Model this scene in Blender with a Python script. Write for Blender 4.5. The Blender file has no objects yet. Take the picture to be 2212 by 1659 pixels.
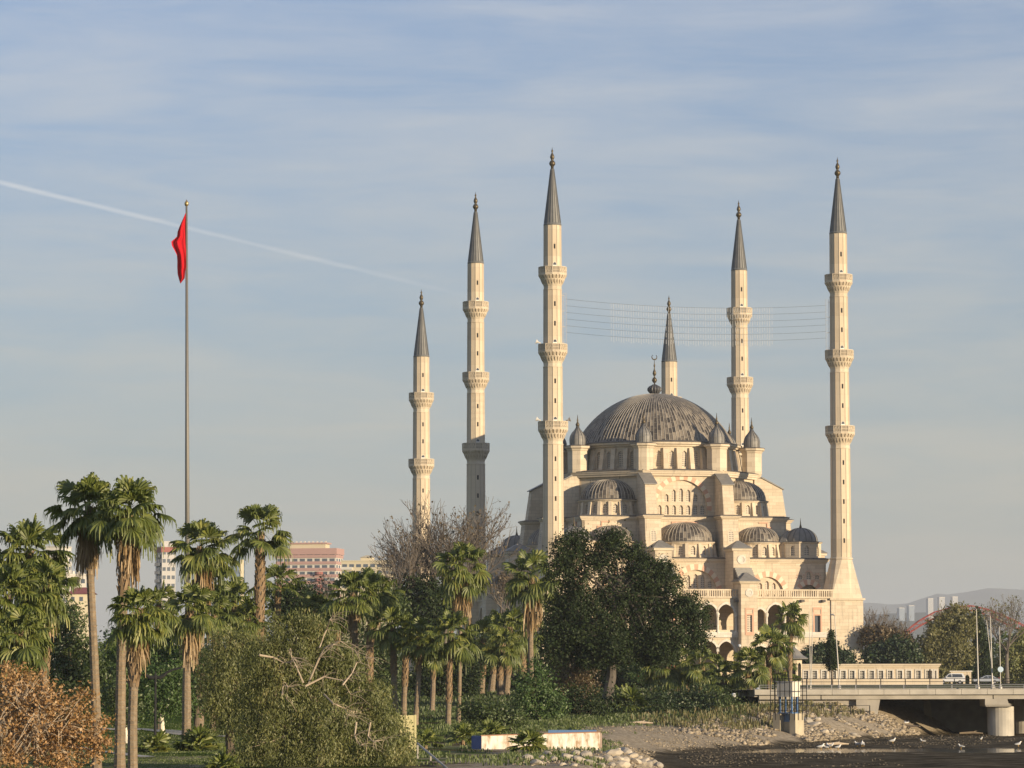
import bpy, math, random
import numpy as np
from mathutils import Vector, Matrix
from mathutils.geometry import tessellate_polygon
S = bpy.context.scene
COL = S.collection
R = math.radians
pi = math.pi
random.seed(7); RNG = np.random.default_rng(7)

# ------------------------------------------------------------------ camera, light, exposure
FPX, PITCH, ROLL, HC = 7637.0, 0.0826, 0.002, 4.0
cam_d = bpy.data.cameras.new('camera'); cam = bpy.data.objects.new('camera', cam_d); COL.objects.link(cam)
cam.matrix_world = Matrix.Translation((0, 0, HC)) @ Matrix.Rotation(pi/2+PITCH, 4, 'X') @ Matrix.Rotation(-ROLL, 4, 'Z')
cam_d.sensor_width = 36.0; cam_d.lens = FPX/2212*36; cam_d.clip_start = 1.0; cam_d.clip_end = 60000
S.camera = cam
HAZE = 0.00007
SUN_EL, SUN_AZ = R(8.5), R(50)                 # azimuth: to the right of straight behind the camera
sdir = Vector((math.sin(SUN_AZ)*math.cos(SUN_EL), -math.cos(SUN_AZ)*math.cos(SUN_EL), math.sin(SUN_EL)))
sun_d = bpy.data.lights.new('sun', 'SUN'); sun_d.energy = 5.0; sun_d.angle = R(0.5); sun_d.color = (1.0, 0.80, 0.53)
sun = bpy.data.objects.new('sun', sun_d); COL.objects.link(sun)
sun.rotation_euler = sdir.to_track_quat('Z', 'Y').to_euler(); sun.location = (200, -200, 200)
S.view_settings.view_transform = 'Standard'; S.view_settings.look = 'None'
S.view_settings.exposure = 0.52; S.view_settings.gamma = 1.0
try: S.view_settings.use_curve_mapping = False
except Exception: pass

def N(nt, typ, **kw):
    n = nt.nodes.new(typ)
    for k, v in kw.items():
        if k.startswith('i_'):
            key = k[2:]; key = int(key) if key.isdigit() else key.replace('_', ' ')
            n.inputs[key].default_value = v
        else: setattr(n, k, v)
    return n
def L(nt, a, b): nt.links.new(a, b)
def M_(nt, op, a, b=None, c=None, clamp=False):
    n = nt.nodes.new('ShaderNodeMath'); n.operation = op; n.use_clamp = clamp
    for i, v in enumerate((a, b, c)):
        if v is None: continue
        if isinstance(v, (int, float)): n.inputs[i].default_value = v
        else: nt.links.new(v, n.inputs[i])
    return n.outputs[0]
def MIX(nt, fac, a, b, mode='MIX'):
    n = nt.nodes.new('ShaderNodeMix'); n.data_type = 'RGBA'; n.blend_type = mode
    for key, v in ((0, fac), (6, a), (7, b)):
        if isinstance(v, (int, float)): n.inputs[key].default_value = v
        elif isinstance(v, tuple): n.inputs[key].default_value = v if len(v) == 4 else (*v, 1)
        else: nt.links.new(v, n.inputs[key])
    return n.outputs[2]
def RAMP(nt, fac, stops, interp='LINEAR'):
    n = nt.nodes.new('ShaderNodeValToRGB'); n.color_ramp.interpolation = interp
    el = n.color_ramp.elements
    while len(el) < len(stops): el.new(0.5)
    for e, (p, c) in zip(el, stops):
        e.position = p; e.color = (*c, 1) if len(c) == 3 else c
    nt.links.new(fac, n.inputs[0]); return n.outputs[0]

# sky: physical sky with thin high cloud and one old contrail, all fixed to directions of the sky
W = bpy.data.worlds.new('World'); S.world = W; W.use_nodes = True
nt = W.node_tree; nt.nodes.clear()
sky = N(nt, 'ShaderNodeTexSky', sky_type='NISHITA', sun_disc=False, sun_elevation=SUN_EL, sun_rotation=pi-SUN_AZ,
        altitude=50, air_density=1.0, dust_density=0.6, ozone_density=6.0)
tc = N(nt, 'ShaderNodeTexCoord')
def sky_cloud(scale, detail, rough, loc):
    mp = N(nt, 'ShaderNodeMapping'); mp.inputs['Scale'].default_value = scale; mp.inputs['Location'].default_value = loc
    mp.inputs['Rotation'].default_value = (0, R(7), 0)
    L(nt, tc.outputs['Generated'], mp.inputs[0])
    nz = N(nt, 'ShaderNodeTexNoise'); nz.inputs['Scale'].default_value = 1.0; nz.inputs['Detail'].default_value = detail
    nz.inputs['Roughness'].default_value = rough; nz.inputs['Distortion'].default_value = 0.6
    L(nt, mp.outputs[0], nz.inputs['Vector']); return nz.outputs[0]
def pix_dir(px, py):
    X2, Y2 = px-1106.0, 829.5-py
    X = X2*math.cos(ROLL)+Y2*math.sin(ROLL); Y = -X2*math.sin(ROLL)+Y2*math.cos(ROLL)
    c, s = math.cos(PITCH), math.sin(PITCH)
    return Vector((X/FPX, c-s*Y/FPX, s+c*Y/FPX))
c1 = sky_cloud((11, 11, 70), 6, 0.55, (1.3, 0, 0.4)); c2 = sky_cloud((24, 24, 170), 4, 0.6, (4.1, 0, 2.2))
cl = M_(nt, 'ADD', M_(nt, 'MULTIPLY', c1, 0.72), M_(nt, 'MULTIPLY', c2, 0.28))
cl = M_(nt, 'MULTIPLY', M_(nt, 'SUBTRACT', cl, 0.36), 3.4, clamp=True)
# contrail: distance from a great circle, limited in length
a0, a1 = pix_dir(0, 394).normalized(), pix_dir(1000, 637).normalized()
nrm = a0.cross(a1).normalized(); along = (a1-a0).normalized()
def dotv(v):
    n = N(nt, 'ShaderNodeVectorMath', operation='DOT_PRODUCT'); L(nt, tc.outputs['Generated'], n.inputs[0]); n.inputs[1].default_value = v
    return n.outputs['Value']
dd = M_(nt, 'ABSOLUTE', dotv(nrm)); al = dotv(along)
s0, s1 = a0.dot(along), a1.dot(along)
wd = M_(nt, 'MULTIPLY_ADD', c2, 0.0008, 0.0004)
tr = M_(nt, 'SUBTRACT', 1.0, M_(nt, 'DIVIDE', dd, wd), clamp=True)
tr = M_(nt, 'POWER', tr, 0.7)
fade = N(nt, 'ShaderNodeMapRange', clamp=True); L(nt, al, fade.inputs[0])
fade.inputs[1].default_value = s0-0.02; fade.inputs[2].default_value = s1+0.004; fade.inputs[3].default_value = 1.0; fade.inputs[4].default_value = 0.0
tr = M_(nt, 'MULTIPLY', tr, M_(nt, 'MULTIPLY', M_(nt, 'POWER', fade.outputs[0], 0.6), M_(nt, 'MULTIPLY_ADD', c2, 0.9, 0.15)))
tr = M_(nt, 'MULTIPLY', tr, 0.55)
spz = N(nt, 'ShaderNodeSeparateXYZ'); L(nt, tc.outputs['Generated'], spz.inputs[0])
zf = M_(nt, 'MULTIPLY', spz.outputs[2], 2.5, clamp=True)
vcol = RAMP(nt, zf, [(0.05, (0.62, 0.60, 0.50)), (0.25, (0.80, 0.765, 0.66)), (0.5, (1.0, 0.97, 0.92)), (1.0, (0.9, 0.9, 0.9))])
vcol = MIX(nt, 1.0, vcol, (5.1, 5.1, 5.1), 'MULTIPLY')
vfac = RAMP(nt, zf, [(0.05, (0.80,)*3), (0.25, (0.54,)*3), (0.5, (0.38,)*3), (1.0, (0.3,)*3)])
fac = M_(nt, 'ADD', vfac, M_(nt, 'MULTIPLY', M_(nt, 'SUBTRACT', cl, 0.5), 0.26), clamp=True)
colr = MIX(nt, fac, sky.outputs[0], vcol)
colr = MIX(nt, tr, colr, (6.6, 6.3, 5.9))
bg = N(nt, 'ShaderNodeBackground'); bg.inputs[1].default_value = 0.11
L(nt, colr, bg.inputs[0]); wo = N(nt, 'ShaderNodeOutputWorld'); L(nt, bg.outputs[0], wo.inputs[0])

# ------------------------------------------------------------------ helpers
def at(px, py, D):
    d = pix_dir(px, py); t = D/d.y
    return Vector((d.x*t, D, HC+d.z*t))
def gx(px, D): return at(px, 1462, D).x
def sub_rot(ax, ang): return Matrix.Rotation(ang, 4, ax)
def T(x, y, z): return Matrix.Translation((x, y, z))

class MB:
    def __init__(self): self.v = []; self.f = []; self.m = []; self.uv = {}
    def add(self, vs, fs, M=None, mat=0):
        o = len(self.v)
        self.v += [tuple(M @ Vector(p)) for p in vs] if M is not None else [tuple(p) for p in vs]
        self.f += [tuple(i+o for i in f) for f in fs]; self.m += [mat]*len(fs); return o
    def box(self, x0, x1, y0, y1, z0, z1, M=None, mat=0):
        self.add([(x0,y0,z0),(x1,y0,z0),(x1,y1,z0),(x0,y1,z0),(x0,y0,z1),(x1,y0,z1),(x1,y1,z1),(x0,y1,z1)],
                 [(0,3,2,1),(4,5,6,7),(0,1,5,4),(1,2,6,5),(2,3,7,6),(3,0,4,7)], M, mat)
    def loft(self, rings, M=None, mat=0, cap0=True, cap1=True, closed=True):
        n = len(rings[0]); vs = [p for r in rings for p in r]; fs = []
        for k in range(len(rings)-1):
            for i in range(n if closed else n-1):
                j = (i+1) % n; fs.append((k*n+i, k*n+j, (k+1)*n+j, (k+1)*n+i))
        if cap0 and closed: fs.append(tuple(range(n-1, -1, -1)))
        if cap1 and closed: fs.append(tuple((len(rings)-1)*n+i for i in range(n)))
        self.add(vs, fs, M, mat)
    def lathe(self, prof, n, cx=0, cy=0, ph=0.0, M=None, mat=0, cap0=True, cap1=True):
        self.loft([[(cx+r*math.cos(ph+2*pi*i/n), cy+r*math.sin(ph+2*pi*i/n), z) for i in range(n)] for r, z in prof], M, mat, cap0, cap1)
    def arcprism(self, prof, a0, a1, n, cx=0, cy=0, M=None, mat=0):
        """open part turn of a profile [(r,z)...] (half domes, half drums)"""
        self.loft([[(cx+r*math.cos(a0+(a1-a0)*i/n), cy+r*math.sin(a0+(a1-a0)*i/n), z) for i in range(n+1)] for r, z in prof], M, mat, closed=False)
    def prism(self, poly, z0, z1, M=None, mat=0):
        self.loft([[(x, y, z0) for x, y in poly], [(x, y, z1) for x, y in poly]], M, mat)
    def tube(self, pts, rad, n=6, mat=0, cap=True):
        pts = [Vector(p) for p in pts]; rings = []
        rr = rad if isinstance(rad, (list, tuple)) else [rad]*len(pts)
        for i, p in enumerate(pts):
            t = (pts[min(i+1, len(pts)-1)]-pts[max(i-1, 0)])
            if t.length < 1e-9: t = Vector((0, 0, 1))
            t.normalize(); a = Vector((0, 0, 1)) if abs(t.z) < 0.95 else Vector((1, 0, 0))
            x = t.cross(a).normalized(); y = x.cross(t)
            rings.append([tuple(p+x*(rr[i]*math.cos(2*pi*k/n))-y*(rr[i]*math.sin(2*pi*k/n))) for k in range(n)])
        self.loft(rings, None, mat, cap, cap)
    def panel(self, outline, holes, depth, M, mat=0, back=True):
        """wall panel in the local XZ plane facing -Y with real openings; depth goes towards +Y"""
        polys = [[Vector((x, 0, z)) for x, z in outline]] + [[Vector((x, 0, z)) for x, z in h] for h in holes]
        flat = [p for pl in polys for p in pl]
        tris = tessellate_polygon(polys)
        o = []
        for t in tris:
            a, b, c = (flat[i] for i in t)
            nrm = (b-a).cross(c-a)
            o.append(t if nrm.y < 0 else (t[0], t[2], t[1]))
        self.add([tuple(p) for p in flat], o, M, mat)
        for pl, outer in [(polys[0], True)]+[(h, False) for h in polys[1:]]:
            n = len(pl); area = sum(pl[i].x*pl[(i+1)%n].z-pl[(i+1)%n].x*pl[i].z for i in range(n))
            seq = list(pl) if (area > 0) == outer else list(pl)[::-1]
            vs = [tuple(p) for p in seq]+[(p.x, depth, p.z) for p in seq]
            self.add(vs, [(i, i+n, (i+1)%n+n, (i+1)%n) for i in range(n)], M, mat)
    def build(self, name, mats, parent=None, smooth=False, loc=None, uv=None):
        me = bpy.data.meshes.new(name); me.from_pydata(self.v, [], self.f)
        mats = mats if isinstance(mats, (list, tuple)) else [mats]
        for m in mats: me.materials.append(m)
        if len(mats) > 1: me.polygons.foreach_set('material_index', self.m)
        if smooth: me.polygons.foreach_set('use_smooth', [True]*len(me.polygons))
        if uv is not None:
            ul = me.uv_layers.new(name='UVMap')
            li = np.empty(len(me.loops), dtype=np.int32); me.loops.foreach_get('vertex_index', li)
            ul.data.foreach_set('uv', np.asarray(uv, dtype=np.float32)[li].ravel())
        me.update()
        ob = bpy.data.objects.new(name, me); COL.objects.link(ob)
        if parent is not None: ob.parent = parent
        if loc is not None: ob.location = loc
        return ob
def npmesh(name, V, F, mat, parent=None, smooth=False):
    """mesh from numpy arrays; F is (n,3) or (n,4)"""
    me = bpy.data.meshes.new(name); k = F.shape[1]
    me.vertices.add(len(V)); me.vertices.foreach_set('co', np.asarray(V, np.float32).ravel())
    me.loops.add(F.size); me.loops.foreach_set('vertex_index', np.asarray(F, np.int32).ravel())
    me.polygons.add(len(F)); me.polygons.foreach_set('loop_start', np.arange(0, F.size, k, dtype=np.int32))
    me.polygons.foreach_set('loop_total', np.full(len(F), k, np.int32))
    if smooth: me.polygons.foreach_set('use_smooth', np.ones(len(F), bool))
    me.materials.append(mat); me.update(calc_edges=True); me.validate()
    ob = bpy.data.objects.new(name, me); COL.objects.link(ob)
    if parent is not None: ob.parent = parent
    return ob
def thing(name, label, cat, loc=(0, 0, 0), rotz=0.0, group=None):
    o = bpy.data.objects.new(name, None); COL.objects.link(o); o.location = loc; o.rotation_euler = (0, 0, rotz)
    o.empty_display_size = 0.3
    return tag(o, label, cat, group)
def tag(o, label, cat, group=None):
    o['label'] = label; o['category'] = cat
    if group: o['group'] = group
    return o
def struct(o): o['kind'] = 'structure'; return o
def stuff(o, label, cat): tag(o, label, cat); o['kind'] = 'stuff'; return o
def dup_tree(o, parent=None):
    c = o.copy(); COL.objects.link(c); c.parent = parent
    for ch in list(o.children): dup_tree(ch, c)
    return c

def vnoise(x, y, seed=0):
    xi = np.floor(x).astype(np.int64); yi = np.floor(y).astype(np.int64); fx = x-xi; fy = y-yi
    fx = fx*fx*(3-2*fx); fy = fy*fy*(3-2*fy)
    def h(a, b):
        n = (a*374761393+b*668265263+seed*974711) & 0x7fffffff
        n = ((n ^ (n >> 13))*1274126177) & 0x7fffffff
        return ((n ^ (n >> 16)) & 0xffff)/65535.0
    return (h(xi,yi)*(1-fx)+h(xi+1,yi)*fx)*(1-fy)+(h(xi,yi+1)*(1-fx)+h(xi+1,yi+1)*fx)*fy
def fbm(x, y, oct=4, seed=0):
    s = 0; a = 0.5
    for k in range(oct): s = s+a*vnoise(x*2**k, y*2**k, seed+k); a *= 0.5
    return s

# ------------------------------------------------------------------ materials
def new_mat(name):
    m = bpy.data.materials.new(name); m.use_nodes = True; nt = m.node_tree
    p = nt.nodes['Principled BSDF']; return m, nt, p
def simple(name, col, rough=0.6, metal=0.0, var=0.12, scale=3.0):
    m, nt, p = new_mat(name)
    tc = N(nt, 'ShaderNodeTexCoord'); nz = N(nt, 'ShaderNodeTexNoise'); nz.inputs['Scale'].default_value = scale; nz.inputs['Detail'].default_value = 4
    L(nt, tc.outputs['Object'], nz.inputs['Vector'])
    c = MIX(nt, nz.outputs[0], tuple(x*(1-var) for x in col), tuple(min(1, x*(1+var)) for x in col))
    L(nt, c, p.inputs['Base Color']); p.inputs['Roughness'].default_value = rough; p.inputs['Metallic'].default_value = metal
    return m
def stone_mat(name, c0, c1, course=0.62, block=1.5, joint=0.34, streak=0.8):
    m, nt, p = new_mat(name)
    tc = N(nt, 'ShaderNodeTexCoord'); sp = N(nt, 'ShaderNodeSeparateXYZ'); L(nt, tc.outputs['Object'], sp.inputs[0])
    h = M_(nt, 'ADD', sp.outputs[0], M_(nt, 'MULTIPLY', sp.outputs[1], 0.83))
    cb = N(nt, 'ShaderNodeCombineXYZ'); L(nt, h, cb.inputs[0]); L(nt, sp.outputs[2], cb.inputs[1])
    br = N(nt, 'ShaderNodeTexBrick'); L(nt, cb.outputs[0], br.inputs['Vector'])
    br.inputs['Scale'].default_value = 1.0; br.inputs['Mortar Size'].default_value = 0.018; br.inputs['Mortar Smooth'].default_value = 0.6
    br.inputs['Brick Width'].default_value = block; br.inputs['Row Height'].default_value = course
    br.inputs['Color1'].default_value = (1, 1, 1, 1); br.inputs['Color2'].default_value = (0.80, 0.78, 0.75, 1); br.inputs['Mortar'].default_value = (joint, joint*0.95, joint*0.9, 1)
    nz = N(nt, 'ShaderNodeTexNoise'); nz.inputs['Scale'].default_value = 0.35; nz.inputs['Detail'].default_value = 5; nz.inputs['Roughness'].default_value = 0.65
    L(nt, tc.outputs['Object'], nz.inputs['Vector'])
    base = MIX(nt, nz.outputs[0], c0, c1)
    base = MIX(nt, 0.8, base, br.outputs['Color'], 'MULTIPLY')
    mp = N(nt, 'ShaderNodeMapping'); mp.inputs['Scale'].default_value = (1.1, 1.1, 0.10); L(nt, tc.outputs['Object'], mp.inputs[0])
    st = N(nt, 'ShaderNodeTexNoise'); st.inputs['Scale'].default_value = 1.4; st.inputs['Detail'].default_value = 5; st.inputs['Roughness'].default_value = 0.7
    L(nt, mp.outputs[0], st.inputs['Vector'])
    sf = M_(nt, 'MULTIPLY', M_(nt, 'SUBTRACT', st.outputs[0], 0.55), 4.0*streak, clamp=True)
    base = MIX(nt, sf, base, (0.20, 0.165, 0.13))
    L(nt, base, p.inputs['Base Color']); p.inputs['Roughness'].default_value = 0.85
    bp = N(nt, 'ShaderNodeBump'); bp.inputs['Strength'].default_value = 0.25; bp.inputs['Distance'].default_value = 0.05
    L(nt, nz.outputs[0], bp.inputs['Height']); L(nt, bp.outputs[0], p.inputs['Normal'])
    return m
def lead_mat(name, dark, mid, light):
    """patchy lead sheet: sheets follow the UV grid (ribs x courses)"""
    m, nt, p = new_mat(name)
    uv = N(nt, 'ShaderNodeUVMap'); sp = N(nt, 'ShaderNodeSeparateXYZ'); L(nt, uv.outputs[0], sp.inputs[0])
    cu = M_(nt, 'FLOOR', sp.outputs[0])
    wn0 = N(nt, 'ShaderNodeTexWhiteNoise', noise_dimensions='1D'); L(nt, cu, wn0.inputs['W'])
    cv = M_(nt, 'FLOOR', M_(nt, 'ADD', sp.outputs[1], wn0.outputs['Value']))
    cb = N(nt, 'ShaderNodeCombineXYZ'); L(nt, cu, cb.inputs[0]); L(nt, cv, cb.inputs[1])
    wn = N(nt, 'ShaderNodeTexWhiteNoise', noise_dimensions='2D'); L(nt, cb.outputs[0], wn.inputs['Vector'])
    tc = N(nt, 'ShaderNodeTexCoord')
    nz = N(nt, 'ShaderNodeTexNoise'); nz.inputs['Scale'].default_value = 0.5; nz.inputs['Detail'].default_value = 6; nz.inputs['Roughness'].default_value = 0.7
    L(nt, tc.outputs['Object'], nz.inputs['Vector'])
    n2 = N(nt, 'ShaderNodeTexNoise'); n2.inputs['Scale'].default_value = 3.0; n2.inputs['Detail'].default_value = 4
    L(nt, tc.outputs['Object'], n2.inputs['Vector'])
    f = M_(nt, 'ADD', M_(nt, 'MULTIPLY', wn.outputs['Value'], 0.5), M_(nt, 'ADD', M_(nt, 'MULTIPLY', nz.outputs[0], 0.35), M_(nt, 'MULTIPLY', n2.outputs[0], 0.3)))
    c = RAMP(nt, f, [(0.25, dark), (0.5, mid), (0.85, light)])
    fr = M_(nt, 'FRACT', M_(nt, 'ADD', sp.outputs[1], wn0.outputs['Value']))
    seam = M_(nt, 'LESS_THAN', fr, 0.07)
    c = MIX(nt, M_(nt, 'MULTIPLY', seam, 0.55), c, light)
    L(nt, c, p.inputs['Base Color']); p.inputs['Roughness'].default_value = 0.55; p.inputs['Metallic'].default_value = 0.0
    return m
STONE = stone_mat('cream_stone', (0.58, 0.485, 0.36), (0.71, 0.61, 0.47))
STONE_TRIM = stone_mat('trim_stone', (0.60, 0.505, 0.38), (0.71, 0.61, 0.47), course=0.9, block=2.6, joint=0.6, streak=0.65)
STONE_PALE = stone_mat('pale_marble', (0.62, 0.57, 0.50), (0.74, 0.70, 0.63), course=0.6, block=1.2, joint=0.7, streak=0.4)
SHAFT = stone_mat('minaret_stone', (0.585, 0.485, 0.355), (0.685, 0.58, 0.435), course=2.4, block=30.0, joint=0.6, streak=0.38)
PINK = simple('pink_stone', (0.58, 0.35, 0.245), 0.8)
CREAMV = simple('cream_voussoir', (0.70, 0.61, 0.47), 0.8)
LEAD = lead_mat('lead_sheet', (0.020, 0.018, 0.017), (0.072, 0.060, 0.050), (0.27, 0.23, 0.18))
LEAD_P = simple('pale_lead', (0.20, 0.19, 0.175), 0.5, 0, 0.35, 1.2)
RIB = simple('lead_rib', (0.40, 0.36, 0.30), 0.5, 0, 0.3, 1.0)
RIBD = simple('dark_lead_rib', (0.07, 0.07, 0.075), 0.5, 0, 0.3, 1.0)
LEDGE = simple('weathered_ledge', (0.12, 0.105, 0.09), 0.8, 0, 0.5, 0.8)
FLUTE = simple('flute_edge', (0.47, 0.385, 0.285), 0.85, 0, 0.2, 0.6)
BRONZE = simple('dark_bronze', (0.11, 0.085, 0.05), 0.45, 0.6, 0.2)
DARK = simple('dark_opening', (0.02, 0.018, 0.017), 0.9)
GLASSD = simple('dark_glass', (0.05, 0.06, 0.075), 0.25)
def grille_mat(name, a, b, sx, sz):
    m, nt, p = new_mat(name)
    tc = N(nt, 'ShaderNodeTexCoord'); sp = N(nt, 'ShaderNodeSeparateXYZ'); L(nt, tc.outputs['Object'], sp.inputs[0])
    fz = M_(nt, 'FRACT', M_(nt, 'MULTIPLY', sp.outputs[2], sz)); fx = M_(nt, 'FRACT', M_(nt, 'MULTIPLY', sp.outputs[0], sx))
    g = M_(nt, 'MULTIPLY', M_(nt, 'GREATER_THAN', fz, 0.38), M_(nt, 'GREATER_THAN', fx, 0.25))
    L(nt, MIX(nt, g, a, b), p.inputs['Base Color']); p.inputs['Roughness'].default_value = 0.8; return m
GRILLE = grille_mat('stone_grille', (0.60, 0.53, 0.43), (0.30, 0.265, 0.22), 2.0, 2.6)

# ------------------------------------------------------------------ ground, river bed, water
SHORE = [(-6, -400), (-3, 60), (0, 120), (6, 160), (7.9, 190), (9.8, 224), (9.9, 240), (10.2, 258), (13.5, 278), (18.5, 292), (24, 306), (31, 328), (40, 350), (45, 366), (48, 384)]
POLY = np.array(SHORE+[(400, 384), (400, -400)], float)
SH = np.array(SHORE, float)
WATER_Z = -1.97
def river_dist(x, y):
    """distance from the water's edge, positive on land"""
    x = np.asarray(x, float); y = np.asarray(y, float)
    d = np.full(x.shape, 1e9)
    pts = np.vstack([SH, [(400, 384)]])
    for a, b in zip(pts[:-1], pts[1:]):
        ab = b-a; t = np.clip(((x-a[0])*ab[0]+(y-a[1])*ab[1])/(ab@ab), 0, 1)
        d = np.minimum(d, np.hypot(x-a[0]-t*ab[0], y-a[1]-t*ab[1]))
    ins = np.zeros(x.shape, bool); n = len(POLY)
    for i in range(n):
        x1, y1 = POLY[i]; x2, y2 = POLY[(i+1) % n]
        c = ((y1 > y) != (y2 > y)) & (x < (x2-x1)*(y-y1)/((y2-y1) if y2 != y1 else 1e-9)+x1)
        ins ^= c
    return np.where(ins, -d, d)
def ground_z(x, y):
    x = np.asarray(x, float); y = np.asarray(y, float)
    d = river_dist(x, y)
    plat = np.interp(y, [120, 250, 300, 335, 352, 400, 460], [-0.3, -0.3, 0.35, 0.85, 1.2, 2.3, 2.6])
    plat = plat+np.where(y < 420, (fbm(x*0.12, y*0.12, 3, 5)-0.45)*0.35, 0)
    wd = np.interp(y, [200, 240, 262, 310, 345, 380], [3.6, 4, 13, 13, 8, 7])
    wd = np.where(y > 383, 0.4, wd)
    wd = wd*(0.75+0.5*vnoise(x*0.09, y*0.09, 9))
    t = np.clip(d/wd, 0, 1); s = 1-(1-t)**1.7
    bed = -1.90+(fbm(x*0.16, y*0.055, 4, 21)-0.46)*0.26+(fbm(x*0.7, y*0.22, 3, 33)-0.45)*0.16
    bed = bed-0.26*np.exp(-((y-(284+0.05*x))/7.0)**2)*np.clip((-d-1.0)/3, 0, 1)
    return np.where(d > 0, bed*(1-s)+plat*s+np.where(t < 1, (fbm(x*0.6, y*0.6, 3, 3)-0.45)*0.5*s, 0), bed)
def gz(x, y): return float(ground_z(np.array([x]), np.array([y]))[0])
def geo(a, b, n): return list(np.geomspace(a, b, n))
xs = np.array([-v for v in geo(60, 30000, 26)[::-1]]+list(np.arange(-58, 92, 0.9))+geo(94, 30000, 26))
ys = np.array([-3000, -1000, -300, -60]+list(np.arange(0, 140, 20))+list(np.arange(140, 404, 1.1))+list(np.arange(405, 480, 6))+geo(486, 40000, 34))
GX, GY = np.meshgrid(xs, ys)
GZ = ground_z(GX.ravel(), GY.ravel())
V = np.stack([GX.ravel(), GY.ravel(), GZ], 1); nx = len(xs)
ii = np.arange(len(ys)-1)[:, None]*nx+np.arange(nx-1)[None, :]
F = np.stack([ii, ii+1, ii+1+nx, ii+nx], -1).reshape(-1, 4)
m, nt, p = new_mat('ground')
ge = N(nt, 'ShaderNodeNewGeometry'); sp = N(nt, 'ShaderNodeSeparateXYZ'); L(nt, ge.outputs['Position'], sp.inputs[0])
def gnoise(sc, det=5, rough=0.6):
    nz = N(nt, 'ShaderNodeTexNoise'); nz.inputs['Scale'].default_value = sc; nz.inputs['Detail'].default_value = det; nz.inputs['Roughness'].default_value = rough
    L(nt, ge.outputs['Position'], nz.inputs['Vector']); return nz.outputs[0]
n1, n2, n3 = gnoise(0.35), gnoise(2.6, 6, 0.7), gnoise(0.09, 3)
gravel = RAMP(nt, n2, [(0.3, (0.16, 0.13, 0.095)), (0.5, (0.34, 0.285, 0.21)), (0.7, (0.50, 0.43, 0.33))])
mpm = N(nt, 'ShaderNodeMapping'); mpm.inputs['Scale'].default_value = (0.5, 1.6, 1); L(nt, ge.outputs['Position'], mpm.inputs[0]); nzm = N(nt, 'ShaderNodeTexNoise'); nzm.inputs['Scale'].default_value = 0.55; nzm.inputs['Detail'].default_value = 8; nzm.inputs['Roughness'].default_value = 0.72; L(nt, mpm.outputs[0], nzm.inputs['Vector'])
mud = RAMP(nt, nzm.outputs[0], [(0.36, (0.022, 0.020, 0.015)), (0.48, (0.065, 0.055, 0.040)), (0.56, (0.125, 0.105, 0.075)), (0.68, (0.23, 0.195, 0.145))])
grass = RAMP(nt, n2, [(0.25, (0.035, 0.055, 0.012)), (0.55, (0.075, 0.115, 0.025)), (0.8, (0.12, 0.15, 0.045))])
soil = RAMP(nt, n2, [(0.3, (0.045, 0.036, 0.022)), (0.7, (0.12, 0.092, 0.055))])
zz = M_(nt, 'ADD', sp.outputs[2], M_(nt, 'MULTIPLY', M_(nt, 'SUBTRACT', n1, 0.5), 1.1))
f1 = N(nt, 'ShaderNodeMapRange'); L(nt, zz, f1.inputs[0]); f1.inputs[1].default_value = -1.75; f1.inputs[2].default_value = -1.45
c = MIX(nt, f1.outputs[0], mud, gravel)
f2 = N(nt, 'ShaderNodeMapRange'); L(nt, zz, f2.inputs[0]); f2.inputs[1].default_value = -0.65; f2.inputs[2].default_value = -0.25
top = MIX(nt, M_(nt, 'MULTIPLY', M_(nt, 'SUBTRACT', n3, 0.46), 12.0, clamp=True), grass, soil)
# the lawn on the left is mown green, the rest of the park floor is bare earth with weeds
lf = N(nt, 'ShaderNodeMapRange'); L(nt, sp.outputs[0], lf.inputs[0]); lf.inputs[1].default_value = -6.0; lf.inputs[2].default_value = -14.0
top = MIX(nt, lf.outputs[0], top, grass)
bk = N(nt, 'ShaderNodeAttribute', attribute_name='inland'); f2b = N(nt, 'ShaderNodeMapRange'); L(nt, M_(nt, 'ADD', bk.outputs['Fac'], M_(nt, 'MULTIPLY', M_(nt, 'SUBTRACT', n1, 0.5), 0.9)), f2b.inputs[0]); f2b.inputs[1].default_value = 0.62; f2b.inputs[2].default_value = 0.86
c = MIX(nt, M_(nt, 'MULTIPLY', f2.outputs[0], f2b.outputs[0]), c, top)
p.inputs['Specular IOR Level'].default_value = 0.0
L(nt, c, p.inputs['Base Color']); p.inputs['Roughness'].default_value = 0.9
bp = N(nt, 'ShaderNodeBump'); bp.inputs['Strength'].default_value = 0.7; bp.inputs['Distance'].default_value = 0.12; L(nt, n2, bp.inputs['Height']); L(nt, bp.outputs[0], p.inputs['Normal'])
wet = N(nt, 'ShaderNodeMapRange'); L(nt, zz, wet.inputs[0]); wet.inputs[1].default_value = -1.9; wet.inputs[2].default_value = -1.5; wet.inputs[3].default_value = 0.62; wet.inputs[4].default_value = 0.92
L(nt, wet.outputs[0], p.inputs['Roughness'])
d_ = river_dist(GX.ravel(), GY.ravel()); at_ = np.where(GY.ravel() < 383, np.clip(d_/14.0, 0, 1), 1.0).astype(np.float32)
ground = struct(npmesh('ground', V, F, m, smooth=True))
ga = ground.data.attributes.new('inland', 'FLOAT', 'POINT'); ga.data.foreach_set('value', at_)
m, nt, p = new_mat('water')
ge = N(nt, 'ShaderNodeNewGeometry'); mp = N(nt, 'ShaderNodeMapping'); mp.inputs['Scale'].default_value = (0.7, 0.28, 1); L(nt, ge.outputs['Position'], mp.inputs[0])
nz = N(nt, 'ShaderNodeTexNoise'); nz.inputs['Scale'].default_value = 1.6; nz.inputs['Detail'].default_value = 4; L(nt, mp.outputs[0], nz.inputs['Vector'])
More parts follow.
